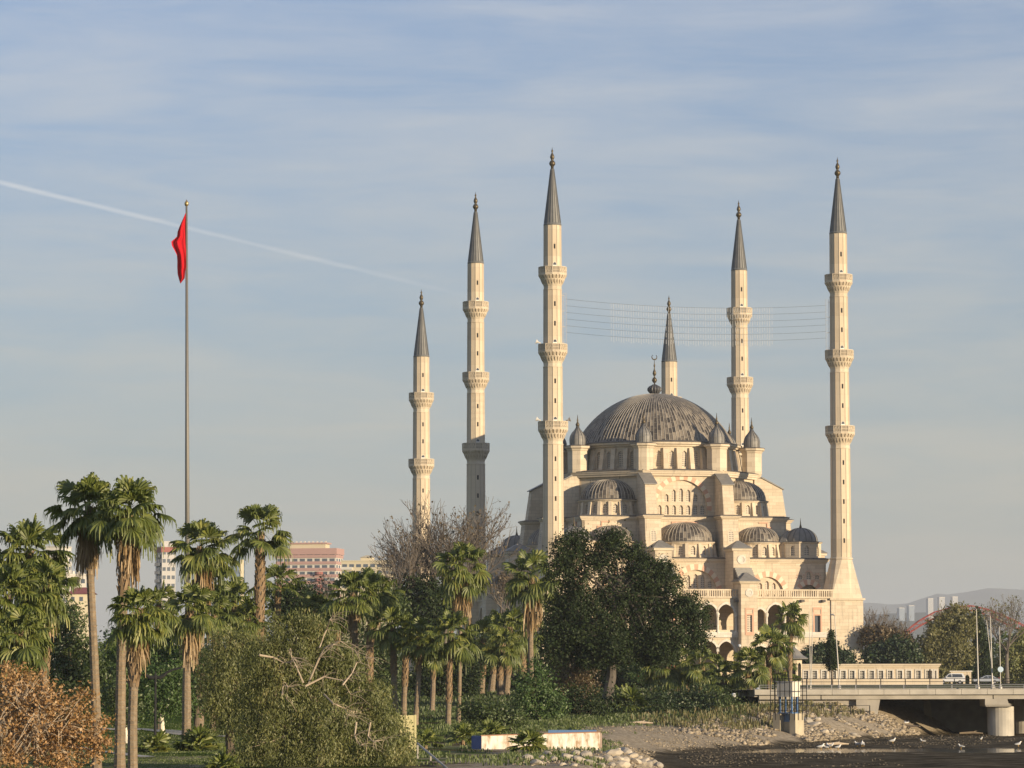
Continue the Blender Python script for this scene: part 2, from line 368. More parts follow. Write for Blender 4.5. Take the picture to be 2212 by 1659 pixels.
bp = N(nt, 'ShaderNodeBump'); bp.inputs['Strength'].default_value = 0.10; bp.inputs['Distance'].default_value = 0.04; L(nt, nz.outputs[0], bp.inputs['Height'])
L(nt, bp.outputs[0], p.inputs['Normal']); p.inputs['Base Color'].default_value = (0.018, 0.022, 0.014, 1); p.inputs['Roughness'].default_value = 0.08
wb = MB(); wb.add([(-40, -400, WATER_Z), (400, -400, WATER_Z), (400, 383.5, WATER_Z), (-40, 383.5, WATER_Z)], [(0, 1, 2, 3)])
struct(wb.build('water', m))

# ------------------------------------------------------------------ the mosque
GM = 2.6                                           # ground level at the mosque
MANG = 0.241; MC = (26.98, 667.14)
mosque = thing('mosque', 'large cream stone mosque with a grey lead main dome and many half domes below it', 'mosque', (*MC, GM), MANG)
MLOC = (0, 0, -GM)
def mpart(mb, name, mats, parent=None, smooth=False, uv=None):
    return mb.build(name, mats, parent or mosque, smooth, MLOC if parent is None else (0, 0, 0), uv)
def RK(k): return Matrix.Rotation(k*pi/2, 4, 'Z')
def ngon(r, n, ph): return [(r*math.cos(ph+2*pi*i/n), r*math.sin(ph+2*pi*i/n)) for i in range(n)]
def sqp(h): return [(-h, -h), (h, -h), (h, h), (-h, h)]
def arch(cx, z0, w, h, e=0.22, n=7):
    """pointed arch opening, counter-clockwise in x,z"""
    r = w/2+e*w; rise = math.sqrt(r*r-(e*w)**2); zs = z0+h-rise
    pts = [(cx-w/2, z0), (cx+w/2, z0)]
    a1 = math.acos(e*w/r)
    for i in range(n+1):
        a = a1*i/n; pts.append((cx-e*w+r*math.cos(a), zs+r*math.sin(a)))
    for i in range(n-1, -1, -1):
        a = a1*i/n; pts.append((cx+e*w-r*math.cos(a), zs+r*math.sin(a)))
    return pts
def circ(cx, cz, r, n=14): return [(cx+r*math.cos(2*pi*i/n), cz+r*math.sin(2*pi*i/n)) for i in range(n)]
def rect(x0, x1, z0, z1): return [(x0, z0), (x1, z0), (x1, z1), (x0, z1)]
WINS = []
def window(M, poly, depth=0.32, mat=None, parent=None):
    """grille set back inside an opening of the wall panel"""
    cx = sum(p[0] for p in poly)/len(poly); z0 = min(p[1] for p in poly)
    mb = MB(); q = [(x-cx, z-z0) for x, z in poly]; n = len(q)
    mb.add([(x, 0, z) for x, z in q]+[(x, 0.1, z) for x, z in q],
           [tuple(range(n)), tuple(range(2*n-1, n-1, -1))]+[(i, i+n, (i+1) % n+n, (i+1) % n) for i in range(n)])
    o = mb.build('window', mat or GRILLE, mosque); o.matrix_local = T(0, 0, -GM) @ M @ T(cx, depth, z0); WINS.append(o); return o
def voussoirs(mb, M, cx, zc, r0, r1, a0, a1, n, y=-0.06, e=0.0):
    """alternating pink and cream stones round an arch (mats 0 pink, 1 cream)"""
    for i in range(n):
        b0, b1 = a0+(a1-a0)*i/n, a0+(a1-a0)*(i+1)/n; q = []
        for r, b in ((r0, b0), (r1, b0), (r1, b1), (r0, b1)): q.append((cx+r*math.cos(b), zc+r*math.sin(b)*(1+e)))
        mb.add([(x, y, z) for x, z in q]+[(x, 0.05, z) for x, z in q], [(0, 1, 2, 3), (0, 4, 5, 1), (1, 5, 6, 2), (2, 6, 7, 3), (3, 7, 4, 0)], M, i % 2)
def lunette_pts(cx, z0, zc, r, e=0.0, n=18):
    return [(cx-r, z0), (cx+r, z0)]+[(cx+r*math.cos(pi*i/n), zc+r*(1+e)*math.sin(pi*i/n)) for i in range(n+1)]
def dedupe(pts):
    o = []
    for p in pts:
        if not o or (abs(p[0]-o[-1][0])+abs(p[1]-o[-1][1])) > 1e-5: o.append(p)
    return o
def cornice_sq(h, z0, z1, ov, name='cornice', n4=None, ph=0):
    rg = (lambda r, z: [(x, y, z) for x, y in sqp(r)]) if n4 is None else (lambda r, z: [(x/math.cos(pi/n4), y/math.cos(pi/n4), z) for x, y in ngon(r, n4, ph)])
    mb = MB(); d = z1-z0
    mb.loft([rg(h-0.4, z0), rg(h+ov*0.25, z0), rg(h+ov*0.35, z0+d*0.3), rg(h+ov*0.7, z0+d*0.4), rg(h+ov*0.8, z0+d*0.7), rg(h+ov, z0+d*0.75), rg(h+ov, z1)])
    o = mpart(mb, name, STONE_TRIM)
    lb = MB(); lb.loft([rg(h+ov+0.06, z1-0.02), rg(h+ov+0.06, z1+0.10), rg(h+ov-0.8, z1+0.32)]); lb.build('lead_edge', LEDGE, o)
    return o
def dome_mesh(prof, n, nr, cx=0, cy=0, a0=0.0, a1=2*pi, ribw=0.1, ribh=0.09, course=1.15, ph=0):
    """dome surface with a sheet grid in UV, and standing ribs"""
    mb = MB(); uv = []
    full = abs(a1-a0-2*pi) < 1e-6
    arcs = [0.0]
    for (r, z), (r2, z2) in zip(prof[:-1], prof[1:]): arcs.append(arcs[-1]+math.hypot(r2-r, z2-z))
    rings = []
    for (r, z), s in zip(prof, arcs):
        rings.append([(cx+r*math.cos(a0+(a1-a0)*i/n), cy+r*math.sin(a0+(a1-a0)*i/n), z) for i in range(n+1)])
        uv += [(nr*i/n+0.001, s/course) for i in range(n+1)]
    mb.loft(rings, None, 0, closed=False)
    for k in range(nr if full else nr+1):
        a = a0+(a1-a0)*k/nr; ca, sa = math.cos(a), math.sin(a); rr = []
        for (r, z) in prof:
            w = min(ribw, r*0.5*(a1-a0)/nr*1.2)/2; ro = r+ribh
            rr.append([(cx+r*ca+sa*w, cy+r*sa-ca*w, z-0.02), (cx+ro*ca+sa*w, cy+ro*sa-ca*w, z+ribh*0.6), (cx+ro*ca-sa*w, cy+ro*sa+ca*w, z+ribh*0.6), (cx+r*ca-sa*w, cy+r*sa+ca*w, z-0.02)])
            uv += [(0, 0)]*4
        mb.loft(rr, None, 1, False, False, closed=False)
    return mb, uv
def finial(parent, x, y, z, s, base=0.0, crescent=False, name='finial', n=10):
    mb = MB()
    pr = [(0.10, 0), (0.10, 0.25), (0.30, 0.45), (0.42, 0.72), (0.30, 1.0), (0.12, 1.15), (0.10, 1.35), (0.22, 1.5), (0.30, 1.75), (0.20, 2.1), (0.09, 2.4), (0.07, 2.7), (0.14, 2.85), (0.13, 3.0), (0.06, 3.2), (0.02, 3.9)]
    mb.lathe([(r*s, z+h*s) for r, h in pr], n, x, y)
    if crescent:
        c = []; zc = z+4.25*s
        for i in range(13):
            a = R(-65+310*i/12)-pi/2-R(90)
            c.append((x+0.36*s*math.cos(a+pi), y, zc+0.36*s*math.sin(a+pi)))
        c = [(x+0.40*s*math.sin(R(t)), y, zc-0.40*s*math.cos(R(t))) for t in range(-140, 141, 20)]
        mb.tube(c, [0.03*s+0.07*s*math.cos(R(t)/1.6) for t in range(-140, 141, 20)], 5)
    return mb.build(name, BRONZE, parent, True, (0, 0, -GM) if parent is mosque else None)

# --- tiers of walls: every facet is a panel with real openings
FACES = (0, 3)                                       # faces that the view can see get their windows
hall = MB(); vou = MB()
H1, Z1 = 25.2, 25.3
for k in range(4):
    Mx = RK(k) @ T(0, -H1, 0); holes = []
    wl = []
    if k in FACES:
        # three arched lunettes are recessed panels; the corner bays have a round-topped window and two oculi
        for cx, r, zc in ((0.4, 4.0, 18.9), (14.0, 3.15, 18.6), (-14.0, 3.15, 18.6)):
            holes.append(dedupe(lunette_pts(cx, 8.0, zc, r, 0.12)))
            vou = MB(); voussoirs(vou, Mx, cx, zc, r, r+0.95, R(8), R(172), 17 if r > 3.5 else 15, e=0.10); mpart(vou, 'arch_voussoir', [PINK, CREAMV])
            sub = []
            dx = 1.38 if r > 3.5 else 1.3
            for j in range(-2, 3):
                if r < 3.5 and abs(j) == 2: hh = 0
                else: hh = (2.55, 2.3, 1.35)[abs(j)] if r > 3.5 else (1.75, 1.4)[abs(j)]
                if hh: sub.append(arch(cx+j*dx, 20.0 if r > 3.5 else 19.6, 0.74, hh))
            for j in (-2, -1, 0, 1, 2): sub.append(arch(cx+j*dx, 17.2, 0.74, 1.75))
            lp = MB()
            hall.panel(dedupe(lunette_pts(cx, 8.0, zc, r-0.001, 0.12)), sub, 0.35, Mx @ T(0, 0.45, 0))
            for s in sub:
                if k == 0: window(Mx @ T(0, 0.45, 0), s)
                else: hall.add([(x, 0.3, z) for x, z in s], [tuple(range(len(s)))], Mx @ T(0, 0.45, 0))
        for cx in (21.9, -21.9):
            holes.append(dedupe(lunette_pts(cx, 18.2, 18.9, 1.75)))
            vou = MB(); voussoirs(vou, Mx, cx, 18.9, 1.75, 2.75, R(0), R(180), 11); mpart(vou, 'arch_voussoir', [PINK, CREAMV])
            for q in (arch(cx, 21.2, 0.8, 1.8), circ(cx-1.6, 22.0, 0.42), circ(cx+1.6, 22.0, 0.42)):
                holes.append(q)
                if k == 0: window(Mx, q)
            hall.add([(x, 1.4, z) for x, z in lunette_pts(cx, 18.2, 18.9, 1.8)], [tuple(range(len(lunette_pts(cx, 18.2, 18.9, 1.8))))], Mx)
    hall.panel(rect(-H1, H1, GM-0.4, Z1), holes, 0.45, Mx)
mpart(hall, 'hall_wall', STONE)
cornice_sq(H1, Z1-0.75, Z1, 0.55)
# oculus rosettes round the little round windows
ro = MB()
for cx in (21.9, -21.9):
    for dx in (-1.6, 1.6):
        for i in range(10):
            a = 2*pi*i/10; ro.box(-0.09, 0.09, -0.07, 0.02, -0.09, 0.09, T(cx+dx+0.72*math.cos(a), -H1, 22.0+0.72*math.sin(a)))
    for i in range(9):
        a = R(-20)+R(220)*i/8; ro.box(-0.09, 0.09, -0.07, 0.02, -0.09, 0.09, T(cx+0.68*math.cos(a), -H1, 22.5+0.72*math.sin(a)))
mpart(ro, 'rosette', PINK)
# second tier
up = MB(); H2, Z2 = 19.5, 33.1
for k in range(4):
    up.panel(rect(-H2, H2, Z1-0.3, Z2), [], 0.5, RK(k) @ T(0, -H2, 0))
    for s in (-1, 1):                                 # stepped string courses over the half domes
        for cx, w in ((0, 4.9), (14.2, 3.3)):
            x0 = cx
            for (a, b, z) in ((0, w*0.52, 32.05), (w*0.52, w*0.75, 31.2), (w*0.75, w*1.0, 30.3)):
                up.box(*sorted((s*cx+s*a, s*cx+s*b)), -H2-0.16, -H2+0.02, z, z+0.2, RK(k), 1)
                up.box(*sorted((s*cx+s*b-s*0.2, s*cx+s*b)), -H2-0.16, -H2+0.02, z-0.75, z-0.01, RK(k), 1)
mpart(up, 'upper_wall', [STONE, PINK])
cornice_sq(H2, Z2-0.75, Z2, 0.5)
# octagon with the four great lunettes
oc = MB(); OA, Z3 = 17.6, 41.2; hw = OA*math.tan(pi/8); v3 = MB()
for k in range(8):
    Mx = Matrix.Rotation(k*pi/4, 4, 'Z') @ T(0, -OA, 0)
    if k in (0, 6):
        LP = dedupe(lunette_pts(0, Z2+0.1, 35.2, 4.85, 0.0))
        oc.panel(rect(-hw, hw, Z2-0.3, Z3), [LP], 0.45, Mx)
        sub = [arch(j*1.37, 33.65, 0.78, 1.75) for j in range(-3, 4)]+[arch(j*1.39, 36.05, 0.78, (2.45, 2.25, 1.4)[abs(j)]) for j in range(-2, 3)]
        oc.panel(dedupe(lunette_pts(0, Z2+0.1, 35.2, 4.849)), sub, 0.35, Mx @ T(0, 0.45, 0))
        for s in sub:
            if k == 0: window(Mx @ T(0, 0.45, 0), s)
            else: oc.add([(x, 0.3, z) for x, z in s], [tuple(range(len(s)))], Mx @ T(0, 0.45, 0))
        v3 = MB(); voussoirs(v3, Mx, 0, 35.2, 4.85, 5.75, R(-8), R(188), 23); mpart(v3, 'arch_voussoir', [PINK, CREAMV])
    else:
        oc.panel(rect(-hw, hw, Z2-0.3, Z3), [], 0.45, Mx)
mpart(oc, 'octagon_wall', STONE)
cornice_sq(OA+0.55, Z3-0.45, Z3+0.55, 0.45, n4=8, ph=pi/8)
# drum with battered pilasters and tall windows
dr = MB(); DRR = 15.5; Z4 = 46.4; NF = 40; pil = MB()
for k in range(NF):
    a = 2*pi*(k+0.5)/NF; Mx = Matrix.Rotation(a+pi/2, 4, 'Z') @ T(0, -DRR*math.cos(pi/NF), 0); fw = DRR*math.sin(pi/NF)
    sect = k % 5
    vis = sect != 2 and (pi*0.86 < a % (2*pi) < 2*pi*0.995)
    q = arch(0, 42.6, 0.95, 3.0)
    dr.panel(rect(-fw, fw, Z3+0.3, Z4), [q] if vis else [], 0.4, Mx)
    if vis: window(Mx, q, 0.3)
    b = 2*pi*k/NF; Mp = Matrix.Rotation(b+pi/2, 4, 'Z') @ T(0, -DRR, 0)
    pil.loft([[(-0.42, 0.2, z), (-0.42, y, z), (0.42, y, z), (0.42, 0.2, z)] for y, z in ((-1.15, Z3+0.4), (-0.38, Z4-0.3))], Mp)
mpart(dr, 'drum_wall', STONE); mpart(pil, 'drum_pilaster', STONE_TRIM)
co = MB(); co.lathe([(15.2, Z4-0.1), (15.95, Z4), (16.0, Z4+0.25), (16.35, Z4+0.4), (16.4, Z4+0.75)], 80); o = mpart(co, 'drum_cornice', STONE_TRIM)
lb = MB(); lb.lathe([(16.45, Z4+0.72), (16.45, Z4+0.85), (15.3, Z4+1.15)], 80); lb.build('lead_edge', LEDGE, o)
hp = [(1.0, 0), (0.905, 0.21), (0.78, 0.385), (0.72, 0.46), (0.65, 0.535), (0.58, 0.61), (0.465, 0.72), (0.37, 0.80), (0.27, 0.88), (0.16, 0.952), (0.08, 0.986), (0.03, 1.0)]
def hpow(n, p=0.5):
    out = []
    for i in range(n+1):
        h = (i/n)
        r = math.sqrt(max(0.0, 1-h**1.0))**1.0
        out.append((max(0.02, (1-h)**p), h))
    return out
DB = Z4+0.9; DH = 10.0
prof = []
for i in range(19):
    t = i/18*pi/2; s = math.sin(t); c = math.cos(t)
    r1 = math.sqrt(max(0, 1-s)) ; r = 0.62*r1+0.38*c                     # between a paraboloid and an ellipsoid
    prof.append((max(0.25, 15.1*r), DB+DH*s))
mb, uv = dome_mesh(prof, 128, 128, ribw=0.085, ribh=0.07, course=1.3)
dome = mpart(mb, 'main_dome', [LEAD, RIB], uv=uv, smooth=False)
bu = MB(); nb = 14
rings = []
for r, z in ((0.55, 57.2), (0.9, 57.5), (1.2, 57.9), (1.25, 58.3), (0.95, 58.7), (0.5, 58.95), (0.3, 59.1)):
    rings.append([(r*(1+0.13*math.cos(nb*2*pi*i/84))*math.cos(2*pi*i/84), r*(1+0.13*math.cos(nb*2*pi*i/84))*math.sin(2*pi*i/84), z) for i in range(84)])
bu.loft(rings); mpart(bu, 'finial_bulb', RIBD, smooth=True)
finial(mosque, 0, 0, 59.0, 1.25, crescent=True)
# eight turrets with onion caps
for k in range(8):
    a = pi/8+k*pi/4; x, y = 18.35*math.cos(a), 18.35*math.sin(a)
    t = MB(); t.lathe([(1.95, Z3+0.5), (1.95, 45.7), (2.1, 45.9), (2.15, 46.1), (2.5, 46.3), (2.55, 46.65)], 8, x, y, a+pi/8)
    t.lathe([(2.6, 46.63), (2.6, 46.74), (1.6, 46.9)], 8, x, y, a+pi/8, mat=1)
    t = mpart(t, 'turret', [STONE_TRIM, LEDGE])
    cp = [(1.45, 46.8), (1.5, 47.4), (1.5, 48.0), (1.35, 48.6), (1.0, 49.2), (0.6, 49.65), (0.3, 50.1), (0.24, 50.4)]
    mb, uv = dome_mesh(cp, 24, 12, x, y, ribw=0.09, ribh=0.05, course=1.6, a0=a, a1=a+2*pi); mb.build('turret_cap', [LEAD_P, RIBD], t)
    fb = MB(); fb.lathe([(0.24, 50.35), (0.36, 50.55), (0.38, 50.75), (0.2, 51.1), (0.12, 51.4), (0.17, 51.55), (0.1, 51.75), (0.02, 52.6)], 8, x, y); fb.build('finial', BRONZE, t, True)
# buttresses at the eight corners, upper slab with lead roof, lower slab with a window, capped pier, lead steps, front pier
for k in range(4):
    for s in (-1, 1):
        Mx = RK(k) @ T(s*7.35, 0, 0)
        u = MB(); w = 1.05
        u.loft([[(-w, y, z), (w, y, z)][0:1]+[(w, y, z)] for y, z in ()] or [[(-w, -17.0, Z2), (w, -17.0, Z2), (w, -23.3, Z2), (-w, -23.3, Z2)], [(-w, -17.0, 39.0), (w, -17.0, 39.0), (w, -22.4, 39.0), (-w, -22.4, 39.0)]], Mx)
        u.loft([[(-w, -17.0, 38.9), (-w, -22.4, 38.99), (-w, -18.4, 41.0), (-w, -17.0, 41.0)], [(w, -17.0, 38.9), (w, -22.4, 38.99), (w, -18.4, 41.0), (w, -17.0, 41.0)]], Mx)
        ub = mpart(u, 'buttress', STONE)
        rf = MB(); rf.loft([[(-w-0.2, y, z) for y, z in ((-22.75, 38.9), (-22.75, 39.08), (-18.5, 41.28), (-18.3, 41.1))], [(w+0.2, y, z) for y, z in ((-22.75, 38.9), (-22.75, 39.08), (-18.5, 41.28), (-18.3, 41.1))]], Mx); rf.build('lead_roof', LEDGE if False else LEAD_P, ub)
        l = MB(); w = 1.5
        Fr = Mx @ T(0, -24.5, 0)
        q = arch(0, 28.4, 0.95, 2.2)
        tilt = Matrix.Shear('XZ', 4, (0, 0)) if False else Matrix.Identity(4)
        l.loft([[(-w, -19, Z1), (w, -19, Z1), (w, -24.7, Z1), (-w, -24.7, Z1)], [(-w, -19, Z2-0.5), (w, -19, Z2-0.5), (w, -23.85, Z2-0.5), (-w, -23.85, Z2-0.5)]], Mx)
        lbn = mpart(l, 'buttress', STONE)
        cn = MB(); cn.loft([[(-w-o, -19, z), (w+o, -19, z), (w+o, -23.85-o, z), (-w-o, -23.85-o, z)] for o, z in ((0.0, Z2-0.55), (0.25, Z2-0.35), (0.3, Z2-0.15), (0.5, Z2-0.1), (0.5, Z2+0.08))], Mx); cn.build('cornice', STONE_TRIM, lbn)
        cn = MB(); cn.loft([[(-w-o, -19, z), (w+o, -19, z), (w+o, -23.85-o, z), (-w-o, -23.85-o, z)] for o, z in ((0.55, Z2+0.07), (0.55, Z2+0.18), (0.1, Z2+0.3))], Mx); cn.build('lead_edge', LEDGE, lbn)
        if k in FACES:
            wb_ = MB(); fr = arch(0, 28.15, 1.35, 2.75)
            Mw = Mx @ T(0, -24.42, 0) @ Matrix.Rotation(-0.105, 4, 'X')
            Mw = Mx @ T(0, -24.72, Z1) @ Matrix.Rotation(-math.atan2(0.85, Z2-0.5-Z1), 4, 'X') @ T(0, -0.02, -Z1)
            wb_.panel(fr, [q], 0.2, Mw); wb_.build('window_frame', STONE_TRIM, lbn)
            window(Mw, q, 0.03)
        # capped pier on the hall roof edge
        pr = MB(); pr.box(-1.55, 1.55, -30.6, -25.3, 18.0, 26.6, Mx); pr = mpart(pr, 'pier', STONE)
        c2 = MB(); c2.box(-1.85, 1.85, -30.9, -26.0, 26.6, 27.0, Mx); c2.build('cornice', STONE_TRIM, pr)
        c3 = MB(); c3.loft([[(-2.0, -31.05, 27.0), (2.0, -31.05, 27.0), (2.0, -25.9, 27.0), (-2.0, -25.9, 27.0)], [(-2.0, -31.05, 27.1), (2.0, -31.05, 27.1), (2.0, -25.9, 27.1), (-2.0, -25.9, 27.1)], [(-0.2, -28.6, 28.5), (0.2, -28.6, 28.5), (0.2, -28.2, 28.5), (-0.2, -28.2, 28.5)]], Mx); c3.build('lead_cap', LEAD_P, pr)
        oc_ = MB(); oc_.panel(circ(0, 25.0, 0.85), [circ(0, 25.0, 0.5)], 0.15, Mx @ T(0, -30.72, 0)); oc_.add([(x, -30.63, z) for x, z in circ(0, 25.0, 0.55)], [tuple(range(14))], Mx, 0); oc_.build('oculus', STONE_PALE, pr)
        st = MB()
        for i in range(7): st.box(-1.6, 1.6, -31.2-0.5*i-0.5, -30.6, 20.5, 23.5-0.42*i, Mx)
        st.build('lead_steps', LEAD_P, pr)
        fp = MB(); fp.panel(rect(-1.55, 1.55, GM-0.3, 20.6), [rect(-0.48, 0.48, 11.9, 14.9)], 0.35, Mx @ T(0, -35.0, 0))
        fp.box(-1.55, 1.55, -34.65, -31.0, GM-0.3, 20.6, Mx)
        fp = mpart(fp, 'front_pier', STONE)
        if k == 0:
            f2 = MB()
            f2.panel(rect(-0.82, 0.82, 11.3, 16.2), [rect(-0.48, 0.48, 11.9, 14.9), rect(-0.6, 0.6, 15.2, 15.9)], 0.12, Mx @ T(0, -35.09, 0)); f2.build('window_frame', PINK, fp)
            window(Mx @ T(0, -35.0, 0), rect(-0.48, 0.48, 11.9, 14.9), 0.25)
            f4 = MB(); f4.panel(circ(0, 18.9, 0.75), [circ(0, 18.9, 0.42)], 0.15, Mx @ T(0, -35.1, 0)); f4.add([(x, -35.03, z) for x, z in circ(0, 18.9, 0.45)], [tuple(range(14))], Mx); f4.build('oculus', STONE_PALE, fp)
        f3 = MB(); f3.loft([[(-a_, -35-b_, z), (a_, -35-b_, z), (a_, -31, z), (-a_, -31, z)] for a_, b_, z in ((1.6, 0.05, 20.45), (1.9, 0.35, 20.75), (1.9, 0.35, 20.95))], Mx); f3.build('cornice', STONE_TRIM, fp)
        f3 = MB(); f3.loft([[(-2.05, -35.5, 20.95), (2.05, -35.5, 20.95), (2.05, -30.6, 20.95), (-2.05, -30.6, 20.95)], [(-2.05, -35.5, 21.06), (2.05, -35.5, 21.06), (2.05, -30.6, 21.06), (-2.05, -30.6, 21.06)], [(-0.15, -33.3, 22.6), (0.15, -33.3, 22.6), (0.15, -32.9, 22.6), (-0.15, -32.9, 22.6)]], Mx); f3.build('lead_cap', LEAD_P, fp)
# half domes: four on the diagonals of the octagon, three on each face of the second tier
def half_dome(M, rad, zb, zt, h, nf, name, nwin, show):
    """half drum of nf facets with windows and battered pilasters, cornice, and a ribbed half dome; faces local -Y"""
    dm = MB(); pl = MB(); root = None
    for i in range(nf):
        a = pi+(pi)*(i+0.5)/nf; ap = rad*math.cos(pi/2/nf); fw = rad*math.sin(pi/2/nf)
        Mx = M @ Matrix.Rotation(a+pi/2, 4, 'Z') @ T(0, -ap, 0)
        q = arch(0, zb+(zt-zb)*0.2, 0.85, (zt-zb)*0.58)
        dm.panel(rect(-fw, fw, zb-0.2, zt), [q], 0.35, Mx)
        if show(i): window(Mx, q, 0.28)
        else: dm.add([(x, 0.28, z) for x, z in q], [tuple(range(len(q)))], Mx)
    pls = []
    for i in range(1, nf):
        pl = MB(); pls.append(pl); a = pi+pi*i/nf; Mx = M @ Matrix.Rotation(a+pi/2, 4, 'Z') @ T(0, -rad, 0)
        pl.loft([[(-0.3, 0.2, z), (-0.3, y, z), (0.3, y, z), (0.3, 0.2, z)] for y, z in ((-0.65, zb-0.1), (-0.2, zt-0.2))], Mx)
    d = mpart(dm, name+'_drum', STONE); [q.build('pilaster', STONE_TRIM, d) for q in pls]
    cn = MB(); cn.arcprism([(rad-0.3, zt-0.3), (rad+0.1, zt-0.3), (rad+0.15, zt-0.12), (rad+0.4, zt-0.05), (rad+0.4, zt+0.12)], pi-0.05, 2*pi+0.05, 2*nf, 0, 0, M); cn.build('cornice', STONE_TRIM, d)
    cn = MB(); cn.arcprism([(rad+0.44, zt+0.10), (rad+0.44, zt+0.2), (rad-0.3, zt+0.4)], pi-0.05, 2*pi+0.05, 2*nf, 0, 0, M); cn.build('lead_edge', LEDGE, d)
    prof = [(max(0.1, (rad-0.1)*math.cos(t*pi/16)**0.85), zt+0.25+h*math.sin(t*pi/16)) for t in range(9)]
    nr = int(rad*4.4); mb, uv = dome_mesh(prof, nr*2, nr, 0, 0, pi, 2*pi, 0.085, 0.06, 1.2)
    mb.v = [tuple(M @ Vector(p)) for p in mb.v]
    mpart(mb, name, [LEAD, RIB], uv=uv)
for k in range(4):
    Md = RK(k) @ Matrix.Rotation(pi/4, 4, 'Z') @ T(0, -OA+0.3, 0)
    half_dome(Md, 5.6, Z2+0.1, 36.2, 3.8, 9, 'half_dome', 9, (lambda i, k=k: (k == 0 and i in (1, 2, 3)) or (k == 3 and 1 <= i <= 7)))
    for cx, rad, h in ((0, 5.4, 3.6), (14.0, 4.15, 2.9), (-14.0, 4.15, 2.9)):
        half_dome(RK(k) @ T(cx, -H2+0.1, 0), rad, Z1+0.1, 28.3, h, 7, 'half_dome', 7, (lambda i, k=k, cx=cx: k == 0 and cx >= 0 and 1 <= i <= 5))
# corner domes on octagonal drums
for k in range(4):
    x, y = (21.6, -21.6) if k == 0 else tuple((RK(k) @ Vector((21.6, -21.6, 0)))[:2])
    dm = MB()
    for i in range(8):
        Mx = T(x, y, 0) @ Matrix.Rotation(i*pi/4, 4, 'Z') @ T(0, -3.45, 0); fw = 3.45*math.tan(pi/8)
        q = arch(0, 25.95, 0.9, 1.85); vis = i in (0, 1, 7)
        dm.panel(rect(-fw, fw, Z1, 28.3), [q], 0.35, Mx)
        if vis and k == 0: window(Mx, q, 0.28)
        else: dm.add([(x_, 0.28, z_) for x_, z_ in q], [tuple(range(len(q)))], Mx)
    d = mpart(dm, 'corner_drum', STONE)
    cn = MB(); cn.lathe([(3.5, 28.1), (3.85, 28.25), (4.0, 28.4), (4.0, 28.5)], 8, x, y, pi/8); cn.build('cornice', STONE_TRIM, d)
    cn = MB(); cn.lathe([(4.05, 28.48), (4.05, 28.58), (3.2, 28.7)], 8, x, y, pi/8); cn.build('lead_edge', LEDGE, d)
    prof = [(max(0.08, 3.15*math.cos(t*pi/20)), 28.6+2.6*math.sin(t*pi/20)) for t in range(11)]
    mb, uv = dome_mesh(prof, 48, 16, x, y, ribw=0.1, ribh=0.06, course=1.6); mpart(mb, 'corner_dome', [LEAD_P, RIBD], uv=uv)
    fb = MB(); fb.lathe([(0.3, 31.1), (0.25, 31.4), (0.12, 31.8), (0.02, 33.0)], 8, x, y); mpart(fb, 'finial', BRONZE)
    for sx in (19.0, ):
        p0 = RK(k) @ Vector((19.1, -21.2, 0)); pc = MB()
        pc.lathe([(1.7, Z1), (1.7, 28.3), (1.9, 28.4), (1.9, 28.55)], 8, p0.x, p0.y, pi/8); pc = mpart(pc, 'corner_turret', STONE)
        lc = MB(); lc.lathe([(1.95, 28.5), (1.7, 28.9), (0.9, 29.9), (0.1, 30.7)], 8, p0.x, p0.y, pi/8); lc.build('lead_cap', LEAD_P, pc)
